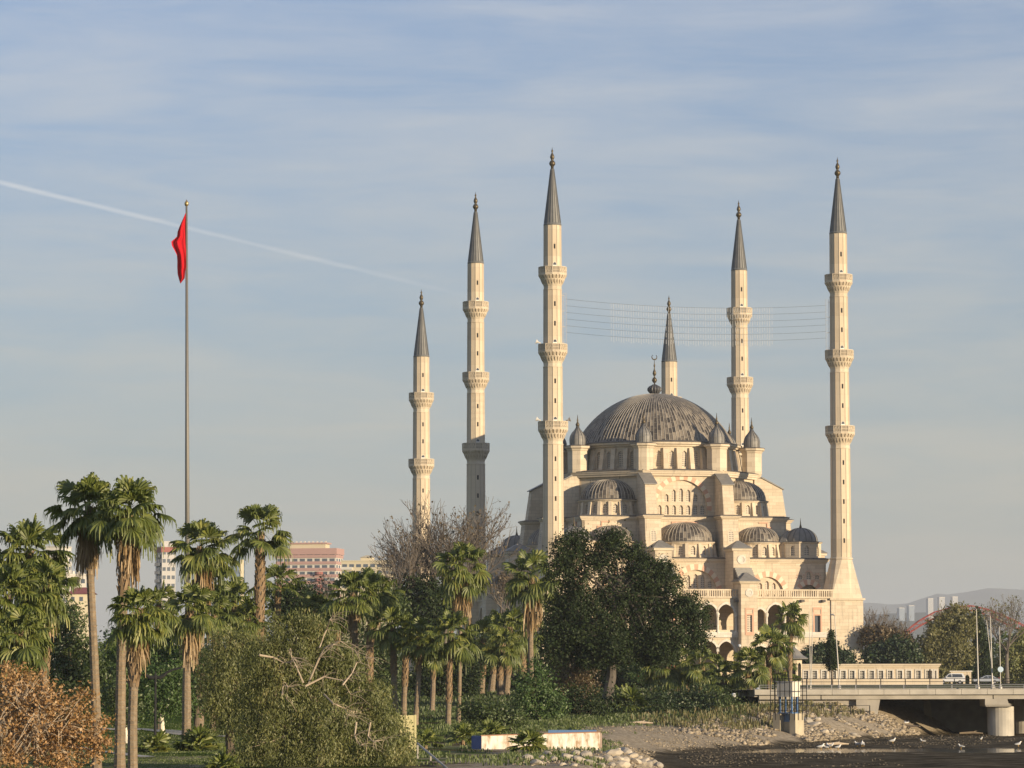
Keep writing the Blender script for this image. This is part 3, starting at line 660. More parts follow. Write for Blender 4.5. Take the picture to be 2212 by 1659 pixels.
# portico in front of the hall, two storeys of arches
po = MB(); VP = -33.0; UPA = [(-2.8, 3.05), (0.4, 3.05), (3.6, 3.05)]; SIDE = [(10.05, 1.8), (12.9, 3.05), (15.8, 1.8)]
for k in (0, 3):
    Mx = RK(k) @ T(0, VP, 0); holes = []; trim = MB()
    for cx, w in UPA+SIDE+[(-a, b) for a, b in SIDE]:
        holes.append(arch(cx, 12.3, w, 4.6 if w > 2 else 3.75, 0.12)); holes.append(arch(cx, GM+0.25, w, 7.4 if w > 2 else 6.6, 0.12))
        for zb_, hh in ((12.3, 4.6 if w > 2 else 3.75), (GM+0.25, 7.4 if w > 2 else 6.6)):
            outer = arch(cx, zb_, w+0.66, hh+0.42, 0.12)[1:]; inner = arch(cx, zb_, w, hh, 0.12)[1:]
            n = len(outer); vs = [(x, -0.09, z) for x, z in outer]+[(x, -0.09, z) for x, z in inner]+[(x, 0.0, z) for x, z in outer]
            keep = [i for i in range(n-1) if outer[i][1] > zb_+hh*0.52]
            trim.add(vs, [(i, i+1, n+i+1, n+i) for i in keep]+[(i, 2*n+i, 2*n+i+1, i+1) for i in keep], Mx)
    holes.append(rect(20.3, 21.4, 11.9, 14.9)); holes.append(rect(-21.4, -20.3, 11.9, 14.9))
    po.panel(rect(-24.0, 24.0, GM-0.3, 18.0), holes, 0.6, Mx)
    pw = mpart(po, 'portico_wall', STONE); po = MB(); trim.build('arch_moulding', STONE_PALE, pw)
    fl = MB(); fl.box(-24, 24, 0.62, 7.7, 11.0, 11.55, Mx); fl.box(-24, 24, -0.25, 0.6, 11.12, 11.5, Mx) if False else None
    fl.box(-24, 24, 0.62, 7.7, 17.5, 17.98, Mx); fl.box(-24.4, -23.6, 0.62, 7.7, GM, 17.4, Mx); fl.box(23.6, 24.4, 0.62, 7.7, GM, 17.4, Mx); fl.build('portico_floor', STONE_TRIM, pw)
    for (a_, b_) in ((-5.75, 5.75), (9.0, 24.0), (-24.0, -9.0)):
        bd = MB(); bd.box(a_, b_, -0.28, -0.003, 10.95, 11.9, Mx); bd.box(a_, b_, -0.36, -0.285, 11.6, 11.75, Mx); bd.build('string_course', STONE_PALE, pw)
        bl = MB(); bl.box(a_, b_, -0.3, 0.3, 18.0, 18.3, Mx); bl.box(a_, b_, -0.25, 0.15, 19.35, 19.6, Mx)
        n = int((b_-a_)/0.42)
        for i in range(n+1):
            x = a_+0.15+(b_-a_-0.3)*i/n; thick = 0.2 if i % 7 else 0.38
            bl.box(x-thick/2, x+thick/2, -0.18, 0.08, 18.3, 19.35, Mx)
        bl.build('balustrade', STONE_TRIM, pw)
    if k == 0:
        for cx in (20.85, -20.85):
            f2 = MB(); f2.panel(rect(cx-0.85, cx+0.85, 11.3, 16.4), [rect(cx-0.55, cx+0.55, 11.9, 14.9), rect(cx-0.62, cx+0.62, 15.2, 16.0)], 0.12, Mx @ T(0, -0.09, 0)); f2.build('window_frame', PINK, pw)
        window(Mx, rect(20.3, 21.4, 11.9, 14.9), 0.4, GLASSD)
        for x in (5.35, 8.95, 17.9, 21.9):
            sp_ = MB(); sp_.box(x-0.3, x+0.3, -0.75, -0.003, 17.3, 17.75, Mx); sp_.build('water_spout', LEDGE, pw)
        for x in (2.0, -1.2, 11.2, 14.6, 5.4):
            cl = MB(); z0 = 12.3
            cl.lathe([(0.3, 11.6), (0.3, 11.9), (0.2, 12.05), (0.19, 14.5), (0.3, 14.7), (0.36, 15.1), (0.36, 15.3)], 10, x, -0.2+VP+0.1); cl.build('column', STONE_PALE, pw)
        for x in (23.95, 9.02):
            dp = MB(); dp.tube([(x, VP-0.14, GM+0.3), (x, VP-0.14, 17.9)], 0.09, 6); dp.build('drainpipe', LEDGE, pw)
WN = len(WINS); print('windows', WN)

# ------------------------------------------------------------------ minarets
PIERCE_SHADE = simple('painted_recess_shade', (0.27, 0.23, 0.18), 0.9, 0, 0.3, 2.0)  # dark tone paints the shade seen through the pierced parapets
CONE = simple('cone_lead', (0.155, 0.155, 0.15), 0.5, 0.0, 0.45, 0.7)
def minaret(u, v, name, label, tip, cone, balc, boxbase=True):
    p = Matrix.Rotation(MANG, 4, 'Z') @ Vector((u, v, 0)); t = thing(name, label, 'minaret', (MC[0]+p.x, MC[1]+p.y, GM), MANG, 'minarets of the mosque')
    LZ = (0, 0, -GM); n = 12; ph = pi/12
    def rad(z): return 1.86-(1.86-1.55)*(z-25)/(85-25)
    s = MB()
    if boxbase:
        b = MB(); b.box(-3.05, 3.05, -3.05, 3.05, GM-0.4, 17.7); b.build('base', STONE, t, loc=LZ)
        b = MB(); b.box(-3.35, 3.35, -3.35, 3.35, 17.7, 18.05); b.build('cornice', STONE_TRIM, t, loc=LZ)
        sq = []
        for i in range(n):
            a = ph+2*pi*i/n; m_ = 2.95/max(abs(math.cos(a)), abs(math.sin(a))); sq.append((m_*math.cos(a), m_*math.sin(a), 18.05))
        r0 = 1.95
        f = MB(); f.loft([sq, [(r0*math.cos(ph+2*pi*i/n), r0*math.sin(ph+2*pi*i/n), 25.2) for i in range(n)]]); f.build('flared_foot', STONE_TRIM, t, loc=LZ)
        f = MB(); f.lathe([(2.0, 25.1), (2.12, 25.2), (2.12, 25.4), (1.9, 25.5)], n, 0, 0, ph); f.build('collar', STONE_TRIM, t, loc=LZ)
    edges = [25.3]+[x for b in sorted(balc) for x in (b-4.1, b-1.3)]+[cone]
    for a_, b_ in zip(edges[0::2], edges[1::2]):
        s.lathe([(rad(a_), a_), (rad(b_), b_)], n, 0, 0, ph)
    for a_, b_ in zip(edges[0::2], edges[1::2]):
        for i in range(n):
            a = ph+2*pi*i/n; s.tube([(rad(a_)*math.cos(a), rad(a_)*math.sin(a), a_+0.05), (rad(b_)*math.cos(a), rad(b_)*math.sin(a), b_-0.05)], 0.055, 4, 1)
    s.build('shaft', [SHAFT, FLUTE], t, loc=LZ)
    for b in balc:
        r = rad(b); zt = b
        k = MB(); k.lathe([(r+0.12, zt-4.2), (r+0.12, zt-4.05), (r, zt-4.0), (r+0.02, zt-3.5), (r+0.28, zt-2.85)], n, 0, 0, ph)
        # stalactite corbels in two rows
        for row, (ra, rb, za, zb_, nn) in enumerate(((r+0.25, r+0.6, zt-3.1, zt-2.2, 24), (r+0.5, r+0.95, zt-2.45, zt-1.55, 24))):
            k.lathe([(ra-0.12, za), (ra+0.0, za+0.35), (rb-0.12, zb_)], 24, 0, 0, ph)
            for i in range(nn):
                a = 2*pi*(i+0.5*row)/nn; Mx = Matrix.Rotation(a, 4, 'Z'); w = 0.17
                k.loft([[(x, -w*f_, z), (x, w*f_, z), (ra-0.3, w*f_, z), (ra-0.3, -w*f_, z)] for x, f_, z in ((ra-0.02, 0.3, za), (ra+0.14, 0.8, za+0.3), (rb, 1.2, zb_-0.1), (rb, 1.2, zb_))], Mx)
        k.lathe([(r+0.85, zt-1.6), (r+0.98, zt-1.5), (r+0.98, zt-1.32), (r-0.1, zt-1.32)], n, 0, 0, ph)
        bc = k.build('balcony', STONE_TRIM, t, loc=LZ)
        pa = MB(); ro = r+0.96
        for i in range(n):
            a = ph+2*pi*(i+0.5)/n; ap = ro*math.cos(pi/n); fw = ro*math.sin(pi/n); Mx = Matrix.Rotation(a+pi/2, 4, 'Z') @ T(0, -ap, 0)
            pa.box(-fw, fw, 0, 0.12, zt-1.3, zt-1.14, Mx); pa.box(-fw, fw, -0.02, 0.14, zt-0.12, zt, Mx)
            pa.box(-fw-0.02, -fw+0.12, -0.01, 0.13, zt-1.14, zt-0.12, Mx)
            nb = 5; d_ = (2*fw-0.14)/nb
            for j in range(1, nb): pa.box(-fw+0.07+d_*j-0.045, -fw+0.07+d_*j+0.045, 0.02, 0.1, zt-1.14, zt-0.12, Mx)
            pa.box(-fw+0.12, fw-0.12, 0.025, 0.095, zt-0.70, zt-0.62, Mx)
            pa.box(-fw+0.1, fw-0.1, 0.10, 0.12, zt-1.14, zt-0.12, Mx, 1)  # added backing sheet, shade of the openings put into its colour
            if i % 2:
                for j in range(nb): pa.box(-0.06, 0.06, 0.03, 0.09, -0.28, 0.28, Mx @ T(-fw+0.07+d_*(j+0.5), 0, zt-0.9+0.5*(j % 2)) @ Matrix.Rotation(R(45), 4, 'Y'))
        pa.build('parapet', [STONE_TRIM, PIERCE_SHADE], bc)
        dr = MB(); a = R(-75); Mx = Matrix.Rotation(R(-90)+pi/2, 4, 'Z') @ T(0, -r*0.966, 0)
        dr.add([(x, -0.03, z) for x, z in arch(0, zt-1.3, 0.8, 2.1)], [tuple(range(16))], Mx, 0)
        dr.add([(x, -0.035, z) for x, z in arch(0, zt+0.25, 0.6, 0.5)], [tuple(range(16))], Mx, 1); dr.build('door', [simple('pale_door', (0.75, 0.72, 0.66), 0.6), GLASSD] if 'PD' not in globals() else PD, bc)
    zs = []; prev = 25.5
    for b in sorted(balc)+[cone+3.2]:
        z = prev+2.6
        while z < b-5.0: zs.append(z); z += 3.55
        prev = b+0.6
    for z in zs:
        w = MB(); Mx = Matrix.Rotation(R(-90)+pi/2, 4, 'Z') @ T(0, -rad(z)*0.966-0.02, z); w.box(-0.15, 0.15, 0, 0.06, 0, 0.85, Mx); w.build('slit_window', DARK, t, loc=LZ)
    c = MB(); rc = rad(cone)
    c.lathe([(rc+0.05, cone-0.1), (rc+0.1, cone+0.1), (rc*0.97, cone+0.35), (0.34, tip-4.0), (0.30, tip-3.9)], 18, 0, 0, 0)
    for i in range(18):
        a = 2*pi*i/18; c.tube([(rc*0.985*math.cos(a), rc*0.985*math.sin(a), cone+0.3), (0.35*math.cos(a), 0.35*math.sin(a), tip-4.0)], [0.05, 0.03], 4, 1)
    c.build('cone_roof', [CONE, RIBD], t, loc=LZ)
    f = MB(); z = tip-4.1
    f.lathe([(0.3, z), (0.26, z+0.6), (0.36, z+0.75), (0.55, z+1.0), (0.58, z+1.25), (0.4, z+1.6), (0.2, z+1.75), (0.28, z+1.95), (0.42, z+2.3), (0.34, z+2.65), (0.14, z+3.05), (0.1, z+3.2), (0.19, z+3.4), (0.17, z+3.55), (0.07, z+3.7), (0.02, z+4.15)], 12); f.build('finial', BRONZE, t, True, LZ)
    return t
PD = [simple('pale_door', (0.75, 0.72, 0.66), 0.6), GLASSD]
TALL = (99.0, 84.9, (77.3, 63.4, 49.5)); LOW = (85.1, 70.9, (63.3, 49.4))
mu = 27.06
m1 = minaret(-mu-0.6, -30.2, 'minaret', 'tallest three balcony minaret, left front corner, with loudspeakers and lamp wires', *TALL)
m2 = minaret(mu-0.6, -30.2, 'minaret', 'three balcony minaret with bare flared foot and square base, at the right corner', *TALL)
m3 = minaret(-mu-0.6, 30.2, 'minaret', 'three balcony minaret whose lower half is in grey shadow behind the bare tree', *TALL)
m4 = minaret(mu-0.6, 30.2, 'minaret', 'three balcony minaret rising behind the dome just right of the lamp strings', *TALL)
m5 = minaret(-mu-0.6, 80.1, 'minaret', 'two balcony minaret standing apart on the left, behind the bare tree', *LOW)
m6 = minaret(mu-0.6, 80.1, 'minaret', 'minaret with only its cone and top showing above the main dome', *LOW)

# ------------------------------------------------------------------ plants: builders
def leaf_mat(name, cols, trans=0.25, rough=0.55, gloss=0.12):
    m = bpy.data.materials.new(name); m.use_nodes = True; nt = m.node_tree; nt.nodes.clear()
    ge = N(nt, 'ShaderNodeNewGeometry')
    tcl = N(nt, 'ShaderNodeTexCoord'); nzl = N(nt, 'ShaderNodeTexNoise'); nzl.inputs['Scale'].default_value = 0.8; nzl.inputs['Detail'].default_value = 3
    L(nt, tcl.outputs['Object'], nzl.inputs['Vector'])
    fl_ = M_(nt, 'ADD', M_(nt, 'MULTIPLY', ge.outputs['Random Per Island'], 0.5), M_(nt, 'MULTIPLY', M_(nt, 'SUBTRACT', nzl.outputs[0], 0.3), 1.25), clamp=True)
    c = RAMP(nt, fl_, [(i/(len(cols)-1), k) for i, k in enumerate(cols)])
    df = N(nt, 'ShaderNodeBsdfDiffuse'); L(nt, c, df.inputs[0])
    tl = N(nt, 'ShaderNodeBsdfTranslucent'); L(nt, MIX(nt, 1.0, c, (1.0, 1.05, 0.55), 'MULTIPLY'), tl.inputs[0])
    mx = N(nt, 'ShaderNodeMixShader'); mx.inputs[0].default_value = trans; L(nt, df.outputs[0], mx.inputs[1]); L(nt, tl.outputs[0], mx.inputs[2])
    gl = N(nt, 'ShaderNodeBsdfGlossy'); gl.inputs['Roughness'].default_value = rough; gl.inputs[0].default_value = (0.8, 0.8, 0.75, 1)
    m2 = N(nt, 'ShaderNodeMixShader'); m2.inputs[0].default_value = gloss*0.5; L(nt, mx.outputs[0], m2.inputs[1]); L(nt, gl.outputs[0], m2.inputs[2])
    o = N(nt, 'ShaderNodeOutputMaterial'); L(nt, m2.outputs[0], o.inputs['Surface']); return m
def g3(*a): return tuple(a)
PALM_G = leaf_mat('palm_frond', [(0.045, 0.068, 0.012), (0.095, 0.128, 0.021), (0.165, 0.195, 0.036), (0.33, 0.31, 0.07)], 0.3)
PALM_D = leaf_mat('dead_frond', [(0.13, 0.075, 0.03), (0.26, 0.165, 0.075), (0.38, 0.26, 0.125), (0.20, 0.13, 0.06)], 0.1)
BARK_R = simple('palm_boots', (0.24, 0.165, 0.095), 0.9, 0, 0.5, 4.0)
BARK_S = simple('palm_bark', (0.205, 0.16, 0.11), 0.9, 0, 0.75, 5.0)
BARK = simple('bark', (0.12, 0.09, 0.065), 0.9, 0, 0.4, 3.0)
BARK_P = simple('pale_branch', (0.42, 0.34, 0.25), 0.9, 0, 0.3, 3.0)
BARK_T = simple('grey_twig', (0.15, 0.128, 0.11), 0.9, 0, 0.3, 3.0)
WHITEW = simple('limewash', (0.70, 0.64, 0.52), 0.8, 0, 0.12, 2.0)
LF_DARK = leaf_mat('evergreen_leaf', [(0.008, 0.016, 0.005), (0.016, 0.031, 0.009), (0.029, 0.050, 0.013), (0.052, 0.072, 0.021)], 0.2, 0.6, 0.05)
LF_OLIVE = leaf_mat('pepper_leaf', [(0.060, 0.072, 0.018), (0.115, 0.132, 0.034), (0.175, 0.190, 0.055), (0.27, 0.23, 0.09)], 0.25)
LF_GREEN = leaf_mat('shrub_leaf', [(0.020, 0.036, 0.008), (0.040, 0.066, 0.013), (0.065, 0.100, 0.020), (0.10, 0.135, 0.034)], 0.25)
LF_BRIGHT = leaf_mat('bright_leaf', [(0.030, 0.065, 0.012), (0.055, 0.11, 0.020), (0.10, 0.16, 0.035)], 0.3)
LF_ORANGE = leaf_mat('autumn_leaf', [(0.16, 0.085, 0.032), (0.32, 0.175, 0.062), (0.46, 0.27, 0.115), (0.25, 0.18, 0.075)], 0.3)
LF_BROWN = leaf_mat('brown_leaf', [(0.07, 0.045, 0.022), (0.13, 0.085, 0.04), (0.12, 0.11, 0.05)], 0.2)
LF_RED = leaf_mat('red_leaf', [(0.22, 0.03, 0.03), (0.40, 0.06, 0.05), (0.06, 0.08, 0.02), (0.08, 0.10, 0.03)], 0.2)
LF_WILLOW = leaf_mat('willow_leaf', [(0.09, 0.088, 0.024), (0.145, 0.140, 0.040), (0.21, 0.19, 0.062)], 0.25)
LF_HEDGE = leaf_mat('hedge_leaf', [(0.010, 0.024, 0.006), (0.022, 0.045, 0.010), (0.042, 0.075, 0.016)], 0.2)

def nrmz(a): return a/np.maximum(np.linalg.norm(a, axis=-1, keepdims=True), 1e-9)
def fronds(rng, top, n, e_lo, e_hi, pet, blade, span=105, nl=17, droop=0.75, wid=0.075, fold=1.0, squash=1.0):
    """fan leaves: petiole plus pleated blade whose leaflet tips hang down -> V, F (quads)"""
    Vs = []; Fs = []; o = 0
    for k in range(n):
        az = k*2.39996+rng.uniform(-0.25, 0.25); t = (k+0.5)/n
        el = R(e_hi+(e_lo-e_hi)*t**0.85+rng.uniform(-9, 9))
        d = np.array([math.cos(el)*math.cos(az), math.cos(el)*math.sin(az), math.sin(el)])
        s = np.array([-math.sin(az), math.cos(az), 0.0]); tw = rng.uniform(-0.5, 0.5)
        upv = np.cross(s, d); up2 = upv*math.cos(tw)+s*math.sin(tw); s2 = s*math.cos(tw)-upv*math.sin(tw)
        P = pet*rng.uniform(0.55, 1.12)*(0.72+0.28*min(1.0, 3*t)); sag = P*0.22*math.cos(el)
        hub = top+d*P+np.array([0, 0, -sag])
        m = top+d*P*0.5+np.array([0, 0, -sag*0.25])
        w = 0.028
        for a_, b_ in ((top, m), (m, hub)):
            Vs += [a_-s*w, a_+s*w, b_+s*w, b_-s*w]; Fs.append((o, o+1, o+2, o+3)); o += 4
        d2 = d*0.9+np.array([0, 0, -0.30*math.cos(el)]); d2 /= np.linalg.norm(d2)
        B = blade*rng.uniform(0.8, 1.15)
        angs = np.radians(np.linspace(-span, span, nl))*fold
        for j, a in enumerate(angs):
            ln = B*(0.72+0.28*math.cos(a*0.75))*rng.uniform(0.88, 1.08)
            dr = d2*math.cos(a)+s2*math.sin(a)+up2*(0.16*abs(math.sin(a))); dr /= np.linalg.norm(dr)
            sd = np.cross(dr, up2); sd /= max(np.linalg.norm(sd), 1e-6)
            hang = droop*rng.uniform(0.6, 1.4)*(1.15-0.45*math.sin(el))
            c0 = hub+dr*0.02; c1 = hub+dr*ln*0.56; c2 = c1+(dr*0.25+np.array([0, 0, -0.13*hang]))*ln; c3 = c2+(dr*0.06+np.array([0, 0, -0.27*hang*rng.uniform(0.5, 1.6)]))*ln+rng.normal(0, 0.03, 3)
            w1 = wid*B
            tilt = up2*0.9*(1 if j % 2 else -1)*w1
            pts = [(c0, w1*0.15), (c1, w1), (c2, w1*0.50), (c3, w1*0.12)]
            for (a_, wa), (b_, wb_) in zip(pts[:-1], pts[1:]):
                Vs += [a_-sd*wa-tilt*0.5, a_+sd*wa+tilt*0.5, b_+sd*wb_+tilt*0.5, b_-sd*wb_-tilt*0.5]; Fs.append((o, o+1, o+2, o+3)); o += 4
    return np.array(Vs), np.array(Fs)
def weldstrip(V, F):
    """join the quads of a strip so that one leaflet is one island"""
    key = np.round(V, 5); u, inv = np.unique(key, axis=0, return_inverse=True)
    return u, inv.reshape(-1)[F]
PG = 'fan palms of the park'
def palm(px, yc, pxb, D, rpx, skirt, label, rough=0.5, nf=34, seed=0, yb=None, tr=0.24, group=PG, lean=0.0, e_lo=-48, dead=26):
    rng = np.random.default_rng(1000+seed)
    c = at(px, yc, D); xb = gx(pxb, D); zb = gz(xb, D)
    if yb is not None: pass
    t = thing('palm_tree', label, 'palm tree', (xb, D, zb), 0, group)
    off = np.array([xb, D, zb]); top = np.array(c)-off
    r = rpx*D/FPX
    # trunk
    pts = []; rad = []
    for i in range(15):
        s = i/14; p = np.array([top[0]*(s**1.25)+0.10*math.sin(s*pi*1.3+seed)*tr*3, 0.12*math.sin(s*3+seed), top[2]*s-(0.25 if i == 0 else 0)])
        pts.append(tuple(p)); rad.append(tr*0.86*(0.55 if i == 14 else 1)*(1.25-0.35*s if s > 0.06 else 1.5)*(1+rng.uniform(-0.04, 0.04)))
    mb = MB(); mb.tube(pts, rad, 9)
    boots = MB(); H = top[2]; nb = int(max(0, rough)*H/0.16)
    for i in range(nb):
        s = 1-rough*(i/nb)-0.02; p = np.array([np.interp(s, np.linspace(0, 1, 15), [q[k] for q in pts]) for k in range(3)])
        for q in range(5):
            a = q*2*pi/5+i*0.9+rng.uniform(-0.2, 0.2); rr = np.interp(s, np.linspace(0, 1, 15), rad)
            ca, sa = math.cos(a), math.sin(a); w = rr*0.42; h = rng.uniform(0.22, 0.36); ou = rr+rng.uniform(0.06, 0.14)
            mb.add([(p[0]+ca*rr-sa*w, p[1]+sa*rr+ca*w, p[2]-0.1), (p[0]+ca*rr+sa*w, p[1]+sa*rr-ca*w, p[2]-0.1), (p[0]+ca*ou+sa*w*0.35, p[1]+sa*ou-ca*w*0.35, p[2]+h), (p[0]+ca*ou-sa*w*0.35, p[1]+sa*ou+ca*w*0.35, p[2]+h), (p[0]+ca*rr*0.8, p[1]+sa*rr*0.8, p[2]+h*0.6)],
                   [(0, 1, 2, 3), (1, 4, 2), (3, 4, 0), (2, 4, 3)], None, 1)
    for i in range(int(H*(1-max(0, rough))/0.22)):
        s = (i*0.22+rng.uniform(0, 0.08))/H; p = [np.interp(s, np.linspace(0, 1, 15), [q[k] for q in pts]) for k in range(3)]; rr = np.interp(s, np.linspace(0, 1, 15), rad)
        mb.lathe([(rr*0.98, p[2]), (rr*1.045, p[2]+0.015), (rr*0.98, p[2]+0.05)], 9, p[0], p[1], rng.uniform(0, 1), None, 1, False, False)
    mb.build('trunk', [BARK_S, BARK_R], t)
    V, F = fronds(rng, top, int(nf*0.9), e_lo, 84, r*0.82, r*0.60, 100, 21, 0.8, 0.062); V, F = weldstrip(V, F)
    npmesh('crown', V, F, PALM_G, t)
    if skirt > 0:
        sl = skirt*D/FPX; Vs = []; Fs = []; o = 0
        for i in range(dead):
            z0 = top-np.array([0, 0, 1.0])*rng.uniform(0.1, sl*0.55)
            V, F = fronds(rng, z0, 1, -60, -82, r*0.30, min(r*0.72, sl*0.75)*rng.uniform(0.7, 1.1), 66, 15, 1.1, 0.040, 0.75)
            a = rng.uniform(0, 2*pi); ca, sa = math.cos(a), math.sin(a); W_ = V-z0; W_ = np.stack([W_[:, 0]*ca-W_[:, 1]*sa, W_[:, 0]*sa+W_[:, 1]*ca, W_[:, 2]], 1)
            W_[:, :2] *= 0.85; Vs.append(W_+z0); Fs.append(F+o); o += len(V)
        V, F = weldstrip(np.vstack(Vs), np.vstack(Fs)); npmesh('dead_frond_skirt', V, F, PALM_D, t)
    return t
def fanbush(px, py, D, rpx, label, n=20, seed=0, group='low fan palms', e_lo=-5, mat=None):
    rng = np.random.default_rng(2000+seed); x = gx(px, D); z = gz(x, D); r = rpx*D/FPX
    t = thing('dwarf_palm', label, 'palm shrub', (x, D, z), 0, group)
    h = max(0.12, float(at(px, py, D).z-z)*0.45)
    V, F = fronds(rng, np.array([0, 0, h]), n, e_lo, 80, r*0.55, r*0.6, 100, 15, 0.35, 0.07); V, F = weldstrip(V, F)
    npmesh('fronds', V, F, mat or PALM_G, t)
    mb = MB(); mb.tube([(0, 0, -0.2), (0, 0, h)], [0.14, 0.1], 7); mb.build('stem', BARK_R, t); return t
def leaf_quads(rng, C, size, elong=1.7, droop=0.0, up=0.35, nrm=None):
    n = len(C)
    ax = rng.normal(size=(n, 3)); ax[:, 2] -= droop; ax = nrmz(ax)
    nn = rng.normal(size=(n, 3)); nn[:, 2] += up
    if nrm is not None: nn = nrmz(nn)*0.55+nrm
    s = nrmz(np.cross(ax, nn)); L_ = size*rng.uniform(0.4, 1.6, (n, 1))
    a = ax*L_*0.5; b = s*L_*0.5/elong
    V = np.stack([C-a, C+b*1.0-a*0.1, C+a, C-b*1.0-a*0.1], 1).reshape(-1, 3)
    F = np.arange(4*n).reshape(n, 4); return V, F
def blob_leaves(rng, blobs, n, clump, size, per=26, elong=1.7, droop=0.0, shell=0.55, flat=0.8):
    vol = np.array([b[3]*b[4]*b[5] for b in blobs])**0.75; vol /= vol.sum(); Cs = []; Ns = []
    nc = max(3, int(n/per)); cen = []
    for b, f in zip(blobs, vol):
        m = max(2, int(round(nc*f))); u = nrmz(rng.normal(size=(m, 3))); q = rng.uniform(0, 1, (m, 1))
        rr = np.where(q < shell, rng.uniform(0.78, 1.04, (m, 1)), rng.uniform(0.1, 0.85, (m, 1))**0.6)
        c = np.array(b[:3])+u*rr*np.array(b[3:6]); cen.append(c)
        k = per; cl = rng.normal(size=(m, k, 3))*clump*np.array([1, 1, flat])*rng.uniform(0.6, 1.35, (m, 1, 1))
        if droop: cl[:, :, 2] -= np.abs(rng.normal(size=(m, k)))*clump*droop
        Cs.append((c[:, None, :]+cl).reshape(-1, 3)); Ns.append((u[:, None, :]*0.45+nrmz(cl)*0.8+np.array([0, 0, 0.25])).reshape(-1, 3))
    C = np.vstack(Cs); V, F = leaf_quads(rng, C, size, elong, droop*1.2, 0.35, np.vstack(Ns)); return V, F, np.vstack(cen)
def limbs(rng, base, fork, cen, r0, nb, wig=0.12, mat=None, name='trunk', parent=None, fork_n=4, extra=0):
    """tapered trunk with limbs reaching into the crown"""
    mb = MB(); base = np.array(base, float); fork = np.array(fork, float)
    h = np.linalg.norm(fork-base); tp = [base+(fork-base)*s+rng.normal(0, wig*0.25*r0*3, 3)*np.array([1, 1, 0])*(0 < s < 1) for s in (0, 0.1, 0.35, 0.7, 1.0)]
    mb.tube(tp, [r0*1.35, r0*1.08, r0*0.95, r0*0.85, r0*0.72], 9)
    idx = rng.permutation(len(cen))[:nb]; mains = []
    for k in range(fork_n):
        j = idx[k % len(idx)]; c = cen[j]; m1 = fork+(c-fork)*0.5+rng.normal(0, wig*h*0.3, 3); mains.append((m1, c))
        mb.tube([fork-(fork-base)*0.06, fork+(m1-fork)*0.5+rng.normal(0, wig*0.3, 3), m1, m1+(c-m1)*0.55+rng.normal(0, wig*0.3, 3), c], [r0*0.62, r0*0.48, r0*0.36, r0*0.22, r0*0.06], 6)
    for j in idx[fork_n:]:
        c = cen[j]; d = [np.linalg.norm(m[0]-c) for m in mains]; m1, c1 = mains[int(np.argmin(d))]; st = m1+(c1-m1)*rng.uniform(0, 0.5)
        md = st+(c-st)*0.5+rng.normal(0, wig*1.2, 3)*0.6
        mb.tube([st, md, c], [r0*0.24, r0*0.14, r0*0.03], 5)
    return mb.build(name, mat or BARK, parent)
def tree(name, label, cat, D, blobs_px, n, leaf, mat, base=None, fork=None, r0=0.25, clump=0.45, depth=0.8, per=26, elong=1.7, droop=0.0, seed=0, nb=26, group=None, bark=None, shell=0.55, zb=None, wig=0.25, crown='crown', flat=0.8):
    """crown given as blobs in picture units at distance D: (px, py, rx, ry[, dy metres])"""
    rng = np.random.default_rng(5000+seed); k = D/FPX
    bx = base[0] if base else sum(b[0] for b in blobs_px)/len(blobs_px)
    x = gx(bx, D); z = gz(x, D) if zb is None else zb; off = np.array([x, D, z]); bl = []
    for b in blobs_px:
        c = np.array(at(b[0], b[1], D))-off; dy = b[4] if len(b) > 4 else rng.uniform(-0.35, 0.35)*b[2]*k
        bl.append((c[0], dy, c[2], b[2]*k, max(b[2], b[3])*k*depth, b[3]*k))
    for b in list(bl) if n > 3000 else []:
        for q in range(4):                            # ragged outline: small boughs standing out of every mass
            u = nrmz(rng.normal(size=3)); f = rng.uniform(0.2, 0.4); bl.append((b[0]+u[0]*b[3]*1.02, b[1]+u[1]*b[4]*1.02, b[2]+u[2]*b[5]*1.02, b[3]*f, b[4]*f, b[5]*f*rng.uniform(0.7, 1.4)))
    t = thing(name, label, cat, (x, D, z), 0, group)
    V, F, cen = blob_leaves(rng, bl, n, clump, leaf, per, elong, droop, shell, flat)
    V[:, 2] = np.maximum(V[:, 2], 0.02)
    npmesh(crown, V, F, mat, t)
    top = np.mean([b[:3] for b in bl], 0)
    fk = np.array([*(np.array(at(fork[0], fork[1], D))-off)]) if fork else np.array([top[0]*0.5, 0, max(0.5, top[2]*0.55)])
    limbs(rng, (0, 0, -0.2), fk, cen, r0, nb, wig, bark, 'trunk', t); return t
